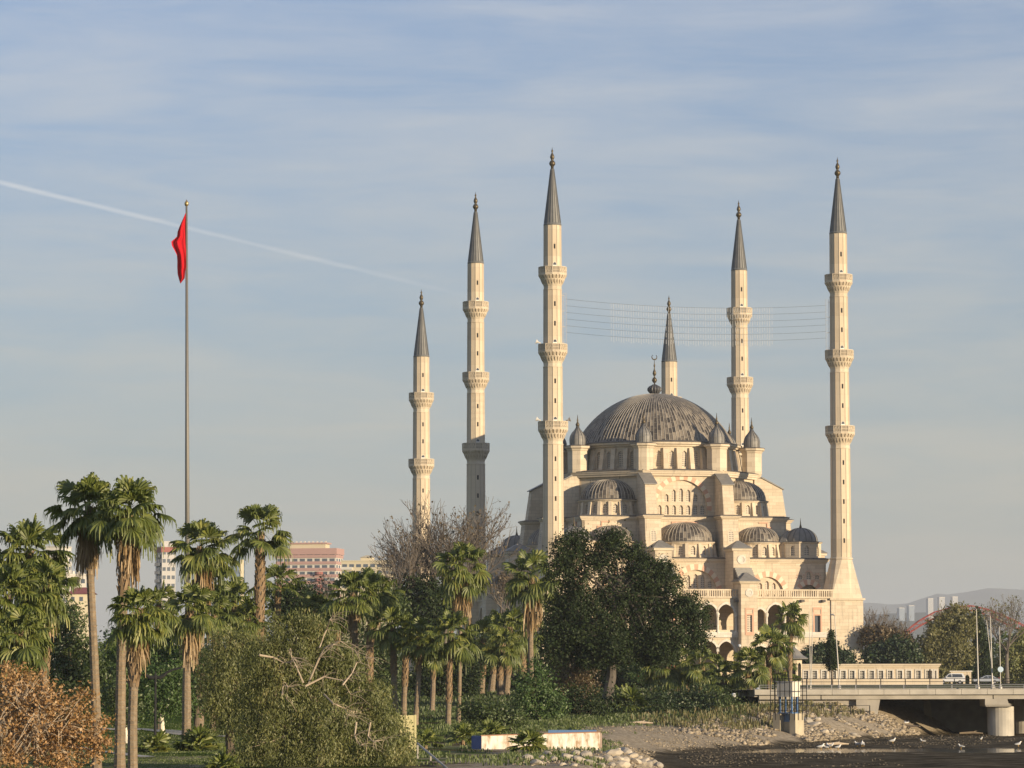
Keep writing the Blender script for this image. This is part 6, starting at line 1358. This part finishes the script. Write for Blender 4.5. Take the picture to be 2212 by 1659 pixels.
D = 228; x = gx(336, D); zb = gz(x, D); t = thing('street_lamp', 'black park lamp with two curved arms above the lawn', 'street lamp', (x, D, zb)); o = Vector((x, D, zb)); h = float(at(336, 1459, D).z)-zb
mb = MB(); mb.tube([(0, 0, -0.1), (0, 0, h)], [0.09, 0.065], 8); mb.build('post', IRON, t)
for pl in (((336, 1463), (328, 1464), (322, 1463), (317, 1459), (317, 1456)), ((336, 1463), (345, 1464), (353, 1460), (360, 1453), (372, 1447), (390, 1443), (394, 1440))):
    mb = MB(); pts = [at(p[0], p[1], D)-o for p in pl]; mb.tube(pts, [0.10, 0.13, 0.12, 0.09, 0.07, 0.06, 0.05][:len(pts)], 8); mb.build('arm', IRON, t)
mb = MB(); mb.lathe([(0.12, h-0.25), (0.14, h-0.1), (0.05, h+0.1), (0.02, h+0.25)], 8); mb.build('finial', IRON, t)

# ------------------------------------------------------------------ cars on the bridge
PAINTW = simple('white_paint', (0.62, 0.62, 0.62), 0.3, 0, 0.03); PAINTS = simple('silver_paint', (0.42, 0.45, 0.50), 0.3, 0.3, 0.03); TYRE = simple('tyre', (0.02, 0.02, 0.02), 0.9); RIMM = simple('rim', (0.4, 0.4, 0.42), 0.4, 0.6); LAMP = simple('headlamp', (0.7, 0.7, 0.68), 0.2); TAIL = simple('tail_lamp', (0.35, 0.02, 0.02), 0.3)
for M__ in (PAINTW, PAINTS): M__.node_tree.nodes['Principled BSDF'].inputs['Coat Weight'].default_value = 0.5
rd = MB(); rd.add([(20, 592, 2.63), (220, 592, 2.63), (220, 612, 2.63), (20, 612, 2.63)], [(0, 1, 2, 3)]); struct(rd.build('road', ASPH))
def car(label, px, D, z, Ln, prof, glass, paint, face=-1):
    """side profile (x along the car, nose at x=0) swept across the width; cabin narrows upward"""
    t = thing('parked_car' if False else 'car', label, 'car', (gx(px, D), D, z), 0, 'cars beyond the bridge'); W_ = 0.86
    def side(sy): return [(x*-face, sy*(W_-(0.16 if zz > 0.95 else 0.0)*(zz-0.95)/0.6), zz) for x, zz in prof]
    mb = MB(); mb.loft([side(-1), side(-0.96), side(0.96), side(1)]); b = mb.build('body', paint, t)
    for i, gpoly in enumerate(glass):
        mb = MB()
        for sy in (-1, 1):
            q = [(x*-face, sy*(W_-0.16*max(0, zz-0.95)/0.6+0.012), zz) for x, zz in gpoly]; mb.add(q, [tuple(range(len(q)))])
            mb.build('side_window', GLASSD, t) if sy == 1 else None
    for wx in (0.17*Ln, 0.80*Ln):
        for sy in (-1, 1):
            Mx = T(wx*-face, sy*(W_-0.10), 0.32) @ Matrix.Rotation(pi/2, 4, 'X'); mb = MB(); mb.lathe([(0.2, -0.11), (0.32, -0.10), (0.335, 0), (0.32, 0.10), (0.2, 0.11)], 18, 0, 0, 0, Mx); w_ = mb.build('wheel', TYRE, t)
            mb = MB(); mb.lathe([(0.02, -0.118), (0.2, -0.118), (0.2, 0.118), (0.02, 0.118)], 12, 0, 0, 0, Mx); mb.build('rim', RIMM, w_)
    for sy in (-1, 1):
        mb = MB(); mb.box(0.0*-face-0.06, 0.0*-face+0.10, sy*0.62-0.16, sy*0.62+0.16, 0.62, 0.78, T(0.05*-face, 0, 0)); mb.build('headlight', LAMP, t)
        mb = MB(); mb.box(Ln*-face-0.06, Ln*-face+0.06, sy*0.70-0.10, sy*0.70+0.10, 0.75, 1.05); mb.build('tail_light', TAIL, t)
        mb = MB(); mb.box(0.30*Ln*-face-0.08, 0.30*Ln*-face+0.08, sy*0.95-0.09, sy*0.95+0.09, 0.95, 1.1); mb.build('mirror', paint, t)
van = [(0.0, 0.35), (0.02, 0.75), (0.25, 0.92), (1.15, 1.05), (1.75, 1.70), (2.2, 1.82), (4.15, 1.80), (4.45, 1.35), (4.5, 0.95), (4.5, 0.35)]
car('white van on the road beyond the bridge, with dark side windows', 2026, 600, 2.62, 4.5, van, [[(1.35, 1.12), (1.78, 1.62), (2.2, 1.68), (2.25, 1.12)], [(2.35, 1.12), (2.32, 1.68), (3.95, 1.66), (4.12, 1.12)]], PAINTW)
sed = [(0.0, 0.35), (0.02, 0.68), (0.3, 0.80), (1.25, 0.92), (1.95, 1.38), (2.3, 1.44), (3.2, 1.42), (3.8, 1.02), (4.3, 0.98), (4.4, 0.7), (4.4, 0.35)]
car('silver car on the road beyond the bridge, behind the lamp posts', 2102, 599, 2.62, 4.4, sed, [[(1.5, 0.98), (1.98, 1.32), (2.35, 1.36), (2.4, 0.98)], [(2.5, 0.98), (2.45, 1.36), (3.15, 1.34), (3.55, 1.0)]], PAINTS)
car('dark car low behind the railing at the left end of the bridge', 1834, 372, z_d-0.04-0.55, 4.4, sed, [[(1.5, 0.98), (1.98, 1.32), (2.35, 1.36), (2.4, 0.98)], [(2.5, 0.98), (2.45, 1.36), (3.15, 1.34), (3.55, 1.0)]], simple('dark_paint', (0.03, 0.03, 0.035), 0.3)) if False else None

# ------------------------------------------------------------------ white hut on blue legs in its cage, on a concrete footing
D = 318; kk = D/FPX; xh = gx(1703, D); zb = gz(xh, D); zt = float(at(1703, 1473, D).z); z1 = float(at(1703, 1505, D).z); z2 = float(at(1703, 1541, D).z); z3 = float(at(1703, 1582, D).z)
t = thing('instrument_hut', 'white metal hut on blue legs above a concrete footing on the bank', 'hut', (xh, D, z3), R(-36)); B0 = -z3
HUTW = simple('white_sheet', (0.68, 0.64, 0.56), 0.5, 0, 0.06); BLUE = simple('blue_steel', (0.10, 0.19, 0.36), 0.5, 0, 0.15); FOOT = simple('yellowed_concrete', (0.44, 0.385, 0.28), 0.9, 0, 0.25, 1.5)
mb = MB(); sx, sy = 0.82, 0.62
for i in range(18):
    for (a, b, n_) in ((-sx, sx, 0),):
        x = -sx+2*sx*i/18; mb.box(x+0.01, x+2*sx/18-0.01, -sy-0.02, -sy+0.02, B0+z1, B0+zt)
for i in range(12):
    y = -sy+2*sy*i/12; mb.box(-sx-0.02, -sx+0.02, y+0.01, y+2*sy/12-0.01, B0+z1, B0+zt)
mb.box(-sx+0.02, sx, -sy+0.02, sy, B0+z1, B0+zt-0.01); mb.build('cabin', HUTW, t); mb = MB(); mb.box(-sx-0.1, sx+0.1, -sy-0.1, sy+0.1, B0+zt, B0+zt+0.06); mb.build('roof', WALLG, t)
for (x, y) in ((-0.6, -0.45), (0.6, -0.45), (-0.6, 0.45), (0.6, 0.45)):
    mb = MB(); mb.box(x-0.07, x+0.07, y-0.07, y+0.07, B0+z2, B0+z1); mb.build('leg', BLUE, t)
mb = MB(); mb.box(-0.75, 0.75, -0.6, 0.6, B0+z2, B0+z2+0.08); mb.build('platform', BLUE, t)
mb = MB(); mb.box(-1.2, -0.45, -0.75, 0.7, -0.8, B0+z2-0.004); mb.box(0.55, 1.15, -0.75, 0.7, -0.8, B0+z2-0.004); mb.box(-0.45, 0.55, -0.1, 0.6, -0.8, B0+z2-0.3); mb.build('footing', FOOT, t)
mb = MB(); mb.box(-0.44, 0.54, -0.14, -0.1, B0+z2-0.75, B0+z2-0.05); mb.build('blue_plate', BLUE, t)
D = 317; t = thing('cage', 'black iron bar cage standing round the white hut', 'cage', (xh, D+1, z3), R(-36)); zt2 = float(at(1703, 1466, D).z)
for (x, y) in [(-1.25+0.5*i, -1.05) for i in range(6)]+[(-1.25, -1.05+0.7*i) for i in range(1, 4)]+[(1.25, -1.05+0.7*i) for i in range(1, 4)]:
    mb = MB(); mb.box(x-0.025, x+0.025, y-0.025, y+0.025, B0+z2-0.6, B0+zt2); mb.build('bar', IRON, t)
for z in (z2+0.25, z2+0.95, z1+0.5, zt2):
    mb = MB(); mb.tube([(-1.25, 1.05, B0+z), (-1.25, -1.05, B0+z), (1.25, -1.05, B0+z), (1.25, 1.05, B0+z)], 0.024, 4); mb.build('hoop', IRON, t)
# ------------------------------------------------------------------ painted wall, yellow panel, pipe rail
def paintwall():
    m, nt, p = new_mat('flaking_white_paint'); tc = N(nt, 'ShaderNodeTexCoord'); mp = N(nt, 'ShaderNodeMapping'); mp.inputs['Scale'].default_value = (1, 1, 0.3); L(nt, tc.outputs['Object'], mp.inputs[0])
    nz = N(nt, 'ShaderNodeTexNoise'); nz.inputs['Scale'].default_value = 3.0; nz.inputs['Detail'].default_value = 6; nz.inputs['Roughness'].default_value = 0.7; L(nt, mp.outputs[0], nz.inputs['Vector'])
    L(nt, RAMP(nt, nz.outputs[0], [(0.36, (0.36, 0.24, 0.14)), (0.47, (0.62, 0.55, 0.45)), (0.6, (0.74, 0.71, 0.66))]), p.inputs['Base Color']); p.inputs['Roughness'].default_value = 0.8; return m
FLAKE = paintwall(); D = 208; kk = D/FPX; xw0, xw1 = gx(1040, D), gx(1297, D); za = float(at(1040, 1590, D).z); zb_ = float(at(1297, 1583, D).z)
t = thing('painted_wall', 'long low wall of flaking white paint with a blue end, on the point of land', 'wall', (xw0, D, -0.5)); Ln = xw1-xw0
mb = MB(); mb.loft([[(0, 0, -0.4), (Ln, 1.5, -0.7), (Ln, 2.3, -0.7), (0, 0.8, -0.4)], [(0, 0, za+0.5), (Ln, 1.5, zb_+0.5), (Ln, 2.3, zb_+0.5), (0, 0.8, za+0.5)]]); mb.build('wall', FLAKE, t)
xe = gx(1018, D)-xw0; mb = MB(); mb.loft([[(xe, 1.0, -0.3), (-0.004, 0, -0.3), (-0.004, 0.8, -0.3), (xe+0.2, 1.6, -0.3)], [(xe, 1.0, za+0.5), (-0.004, 0, za+0.5), (-0.004, 0.8, za+0.5), (xe+0.2, 1.6, za+0.5)]]); mb.build('blue_end', simple('blue_wall_paint', (0.09, 0.13, 0.30), 0.7, 0, 0.2), t)
mb = MB(); mb.loft([[(-0.03, -0.04, za+0.5), (Ln+0.03, 1.46, zb_+0.5), (Ln+0.03, 2.34, zb_+0.5), (-0.03, 0.84, za+0.5)], [(-0.03, -0.04, za+0.55), (Ln+0.03, 1.46, zb_+0.55), (Ln+0.03, 2.34, zb_+0.55), (-0.03, 0.84, za+0.55)]]); mb.build('rusty_coping', simple('rust_edge', (0.36, 0.19, 0.11), 0.8, 0, 0.3), t)
mb = MB(); mb.box(Ln+0.004, Ln+0.12, 1.5, 2.3, -0.75, zb_+0.45); mb.build('end_post', simple('rusty_post', (0.40, 0.30, 0.24), 0.8, 0, 0.3), t)
D = 216; mb = MB(); Ln = gx(1288, D)-gx(1184, D); mb.box(0, Ln, 0, 0.5, -0.6, float(at(1230, 1577, D).z)+0.2); tag(mb.build('blue_kerb', BLUE, None, False, (gx(1184, D), D, -0.2)), 'short blue kerb behind the right half of the flaking white wall', 'kerb')
D = 204; xa = gx(838, D); xb = gx(895, D); z0 = gz(xb, D); zt = float(at(880, 1545, D).z); t = thing('yellow_panel', 'upright pale yellow board among bushes at the right of the pepper tree', 'board', (xa, D, z0))
YB = simple('yellow_board', (0.58, 0.52, 0.27), 0.7, 0, 0.1); mb = MB(); mb.box(0, xb-xa, 0, 0.12, -0.2, zt-z0); mb.build('board', YB, t)
mb = MB(); mb.box(xb-xa, xb-xa+0.1, -0.02, 0.7, -0.3, zt-z0+0.02); mb.build('side_board', YB, t)
for i in range(1, 3):
    mb = MB(); mb.box((xb-xa)*i/3-0.015, (xb-xa)*i/3+0.015, -0.012, 0.0, 0, zt-z0); mb.build('joint', simple('joint_dark', (0.2, 0.18, 0.1), 0.8), t)
A_ = at(902, 1606, 186); B_ = at(968, 1662, 168); t = thing('pipe_rail', 'pale sloping pipe handrail running down at the bottom of the picture', 'handrail', (A_.x, A_.y, gz(A_.x, A_.y)))
o = Vector((A_.x, A_.y, gz(A_.x, A_.y))); mb = MB(); mb.tube([A_-o, B_-o], 0.055, 8); mb.build('rail', CONCL, t)
for s in (0.0, 0.45, 0.9):
    p = A_.lerp(B_, s); mb = MB(); mb.tube([(p.x-o.x, p.y-o.y, gz(p.x, p.y)-o.z-0.2), (p.x-o.x, p.y-o.y, p.z-o.z)], 0.05, 6); mb.build('post', CONCL, t)

# ------------------------------------------------------------------ boulders, rubble, gulls
def rock_mesh(seed, sx, sy, sz):
    import bmesh
    bm = bmesh.new(); bmesh.ops.create_icosphere(bm, subdivisions=2, radius=1.0); r = np.random.default_rng(seed)
    ax = nrmz(r.normal(size=(9, 3))); cut = r.uniform(0.55, 0.95, 9)
    for v in bm.verts:
        p = np.array(v.co)
        for a, c in zip(ax, cut):
            d = p@a
            if d > c: p = p-a*(d-c)*0.85
        p = p*(1+r.normal()*0.025); v.co = (p[0]*sx, p[1]*sy, p[2]*sz)
    me = bpy.data.meshes.new('boulder'); bm.to_mesh(me); bm.free(); return me
ROCK = simple('pale_rock', (0.46, 0.40, 0.315), 0.9, 0, 0.3, 1.6); ROCK2 = simple('grey_rock', (0.33, 0.295, 0.245), 0.9, 0, 0.3, 1.6)
rms = []
for s in range(8):
    me = rock_mesh(s, *[(1.0, 0.8, 0.6), (0.9, 0.9, 0.5), (1.2, 0.7, 0.5), (0.8, 0.7, 0.7), (1.1, 1.0, 0.6), (1.3, 0.8, 0.45), (0.9, 0.8, 0.65), (1.0, 1.0, 0.5)][s]); me.materials.append(ROCK if s % 3 else ROCK2); rms.append(me)
rng = np.random.default_rng(31)
def boulder(px, py, s, group, label):
    p = gpt(px, py); o = bpy.data.objects.new('boulder', rms[rng.integers(0, 8)]); COL.objects.link(o); o.location = p+Vector((0, 0, s*0.18)); o.rotation_euler = (rng.uniform(-0.3, 0.3), rng.uniform(-0.3, 0.3), rng.uniform(0, 6.3)); o.scale = (s, s, s)
    tag(o, label, 'boulder', group); return o
G1 = 'pale boulders on the point of land'; L1 = 'pale rounded boulder among the rocks facing the tip of the point of land'
for (px, py, s) in ((1106, 1612, 0.75), (1118, 1618, 0.5), (1140, 1640, 0.42), (1160, 1652, 0.5), (1182, 1632, 0.45), (1196, 1645, 0.4), (1214, 1628, 0.42), (1226, 1640, 0.5), (1244, 1630, 0.4), (1254, 1644, 0.45), (1266, 1634, 0.5), (1276, 1650, 0.4), (1292, 1640, 0.35), (1296, 1626, 0.3), (1312, 1642, 0.42), (1324, 1632, 0.6), (1336, 1642, 0.4), (1350, 1626, 0.62), (1352, 1645, 0.55), (1366, 1636, 0.45), (1372, 1650, 0.5), (1380, 1640, 0.4), (1388, 1652, 0.5), (1396, 1644, 0.38), (1402, 1655, 0.5), (1414, 1650, 0.42), (1422, 1657, 0.5), (1332, 1622, 0.3), (1345, 1655, 0.5), (1320, 1656, 0.35), (1300, 1657, 0.3), (1240, 1656, 0.3), (1215, 1655, 0.34), (1150, 1628, 0.3), (1170, 1640, 0.3)):
    boulder(px, py, s*0.82, G1, L1)
G2 = 'boulders on the stony bank by the hut'
for (px, py, s) in ((1745, 1562, 0.8), (1757, 1568, 0.75), (1764, 1556, 0.5), (1751, 1580, 0.5), (1775, 1572, 0.4), (1780, 1585, 0.7), (1796, 1582, 0.4), (1830, 1566, 0.45), (1844, 1590, 0.5), (1853, 1592, 0.4), (1700, 1578, 0.45), (1668, 1570, 0.4), (1870, 1573, 0.35), (1888, 1583, 0.35), (1905, 1570, 0.4), (1860, 1556, 0.35), (1640, 1578, 0.4), (1612, 1574, 0.35)):
    boulder(px, py, s*0.8, G2, 'grey brown boulder lying on the stony bank around the concrete footing of the hut')
def rubble(n, seed, x0, x1, y0, y1, lo, hi, smin, smax, name, label, mat):
    r = np.random.default_rng(seed); x = r.uniform(x0, x1, n*7); y = r.uniform(y0, y1, n*7); d = river_dist(x, y); k = (d > lo) & (d < hi) & (vnoise(x*0.33, y*0.21, seed+40)+0.35*vnoise(x*1.1, y*0.7, seed+50) > 0.55); x, y = x[k][:n], y[k][:n]; m_ = len(x); z = ground_z(x, y)
    base = np.array([(1, 0, 0), (0, 1, 0), (-1, 0, 0), (0, -1, 0), (0, 0, 0.8), (0, 0, -0.5)], float); fc = np.array([(0, 1, 4), (1, 2, 4), (2, 3, 4), (3, 0, 4), (1, 0, 5), (2, 1, 5), (3, 2, 5), (0, 3, 5)])
    s = (smin+(smax-smin)*r.uniform(0, 1, m_)**3)[:, None, None]; a = r.uniform(0, 6.3, m_); B = base[None]*(1+r.normal(0, 0.25, (m_, 6, 3)))*np.stack([np.ones(m_), r.uniform(0.5, 1, m_), r.uniform(0.4, 0.9, m_)], 1)[:, None, :]
    X_ = B[..., 0]*np.cos(a)[:, None]-B[..., 1]*np.sin(a)[:, None]; Y_ = B[..., 0]*np.sin(a)[:, None]+B[..., 1]*np.cos(a)[:, None]
    V = np.stack([X_, Y_, B[..., 2]], -1)*s+np.stack([x, y, z+0.02], 1)[:, None, :]; F = (np.arange(m_)[:, None, None]*6+fc[None]).reshape(-1, 3)
    stuff(npmesh(name, V.reshape(-1, 3), F, mat), label, 'stones')
STN = leaf_mat('rubble_stone', [(0.11, 0.09, 0.062), (0.22, 0.18, 0.125), (0.40, 0.335, 0.25), (0.17, 0.14, 0.10)], 0.0, 0.6, 0.05)
rubble(9500, 1, 14, 60, 296, 352, 0.2, 9, 0.04, 0.42, 'stones', 'loose broken stones covering the bank below the bridge road', STN)
rubble(7000, 2, 0, 24, 172, 300, 0.3, 9, 0.03, 0.16, 'stones', 'small pale stones and gravel over the beach and the point of land', STN)
STD = leaf_mat('mud_stone', [(0.035, 0.03, 0.022), (0.07, 0.06, 0.045), (0.12, 0.10, 0.075), (0.26, 0.22, 0.17)], 0.0, 0.6, 0.05)
rubble(3800, 3, 12, 62, 232, 352, -16, 0.3, 0.03, 0.17, 'stones', 'scattered stones and scraps on the dark river mud', STD)
GULL = simple('gull_white', (0.72, 0.70, 0.66), 0.7); BEAK = simple('beak', (0.5, 0.3, 0.06), 0.6); GWING = simple('gull_grey', (0.36, 0.37, 0.39), 0.7)
def gull():
    t = thing('gull', 'white gull standing on the river mud by the pool', 'bird', (0, 0, 0), 0, 'gulls on the river mud')
    mb = MB(); mb.tube([(-0.34, 0, 0.20), (-0.22, 0, 0.22), (-0.05, 0, 0.24), (0.10, 0, 0.27), (0.17, 0, 0.36), (0.20, 0, 0.43), (0.25, 0, 0.44), (0.29, 0, 0.43)], [0.02, 0.06, 0.10, 0.095, 0.06, 0.055, 0.045, 0.02], 10); mb.build('body', GULL, t, True)
    for s in (-1, 1):
        mb = MB(); mb.loft([[(-0.40, s*0.05, 0.24), (-0.40, s*0.07, 0.25), (-0.39, s*0.06, 0.23)], [(-0.1, s*0.09, 0.33), (-0.1, s*0.12, 0.28), (-0.1, s*0.10, 0.20)], [(0.1, s*0.06, 0.32), (0.1, s*0.10, 0.27), (0.1, s*0.08, 0.22)]]); mb.build('wing', GWING, t)
        mb = MB(); mb.tube([(0.0, s*0.04, 0.18), (-0.01, s*0.04, 0.09), (0.0, s*0.04, 0.0), (0.05, s*0.04, 0.0)], 0.012, 5); mb.build('leg', BEAK, t)
    mb = MB(); mb.tube([(0.28, 0, 0.435), (0.34, 0, 0.425), (0.36, 0, 0.41)], [0.018, 0.012, 0.004], 6); mb.build('beak', BEAK, t); return t
g0 = gull()
for i, (px, py, s, a) in enumerate(((1774, 1623, 1.3, 0.3), (1789, 1618, 1.2, 2.0), (1795, 1617, 1.2, -0.4), (1784, 1622, 1.0, 3.0), (1811, 1622, 1.1, 0.2), (1852, 1613, 1.25, 2.6), (1862, 1613, 1.3, 1.3), (1866, 1613, 1.0, 1.5), (1929, 1606, 1.3, 0.5), (1993, 1605, 1.0, 3.0), (2076, 1618, 1.1, 2.8), (2200, 1613, 1.2, 0.3), (2120, 1600, 0.9, 1.0))):
    o = g0 if i == 0 else dup_tree(g0); p = gpt(px, py); o.location = (p.x, p.y, max(p.z, WATER_Z)+0.0); o.rotation_euler = (0, 0, a); o.scale = (s*0.8,)*3
p = at(1958, 1561, 344); t = thing('gull', 'single gull flying low before the dark bridge opening', 'bird', p, 0.4)
mb = MB(); mb.tube([(-0.28, 0, 0), (-0.1, 0, 0.01), (0.08, 0, 0.02), (0.22, 0, 0.03), (0.28, 0, 0.02)], [0.02, 0.07, 0.08, 0.045, 0.01], 8); mb.build('body', GULL, t, True)
for s in (-1, 1):
    mb = MB(); mb.loft([[(0.1, s*0.05, 0.03), (-0.1, s*0.05, 0.03), (-0.02, s*0.05, 0.06)], [(0.12, s*0.32, 0.16), (-0.06, s*0.32, 0.15), (0.02, s*0.32, 0.18)], [(-0.05, s*0.68, 0.10), (-0.12, s*0.68, 0.10), (-0.08, s*0.68, 0.11)]]); mb.build('wing', GWING, t)
def logs(px, py, ln, a, label):
    p = gpt(px, py); mb = MB(); mb.tube([(-ln/2, 0, 0.1), (0, 0.1, 0.16), (ln/2, 0, 0.1)], [0.10, 0.13, 0.05], 7); mb.tube([(0, 0.1, 0.15), (ln*0.2, 0.4, 0.35)], [0.06, 0.02], 5)
    tag(mb.build('driftwood', BARK_P, None, False, (p.x, p.y, p.z)), label, 'driftwood', 'driftwood on the river bed').rotation_euler = (0, 0, a)
logs(1810, 1610, 2.2, 0.5, 'pale driftwood log on the mud left of the pool'); logs(2098, 1586, 2.4, -0.4, 'driftwood branch in front of the dark bridge opening'); logs(1956, 1571, 3.4, -0.7, 'long bleached branch lying on the bank under the bridge end'); logs(1386, 1566, 2.0, 0.2, 'bleached branch at the top of the gravel beach')
b = gpt(2000, 1588); pb = at(2004, 1560, 372); mb = MB(); mb.loft([[(-0.35, 0, -0.2), (0.45, 0, -0.2), (0.45, 0.15, -0.2), (-0.35, 0.15, -0.2)], [(-0.4, 0, 1.6), (0.3, 0, 1.5), (0.3, 0.15, 1.5), (-0.4, 0.15, 1.6)], [(-0.4, 0, 2.4), (-0.1, 0, 2.2), (-0.1, 0.15, 2.2), (-0.4, 0.15, 2.4)]])
tag(mb.build('broken_slab', FOOT, None, False, (pb.x, 372, gz(pb.x, 372))), 'upright broken concrete slab in the dark under the bridge', 'slab')

# ------------------------------------------------------------------ air
hz = bpy.data.materials.new('haze_air'); hz.use_nodes = True; nt = hz.node_tree; nt.nodes.clear()
pv = N(nt, 'ShaderNodeVolumePrincipled'); pv.inputs['Color'].default_value = (0.80, 0.86, 0.95, 1); pv.inputs['Density'].default_value = HAZE; pv.inputs['Anisotropy'].default_value = 0.0
ou = N(nt, 'ShaderNodeOutputMaterial'); L(nt, pv.outputs[0], ou.inputs['Volume'])
hb = MB(); hb.box(-9000, 9000, -600, 23000, -4.5, 480)
hzo = stuff(hb.build('haze', hz), 'thin pale haze lying over the whole valley and hills', 'haze')
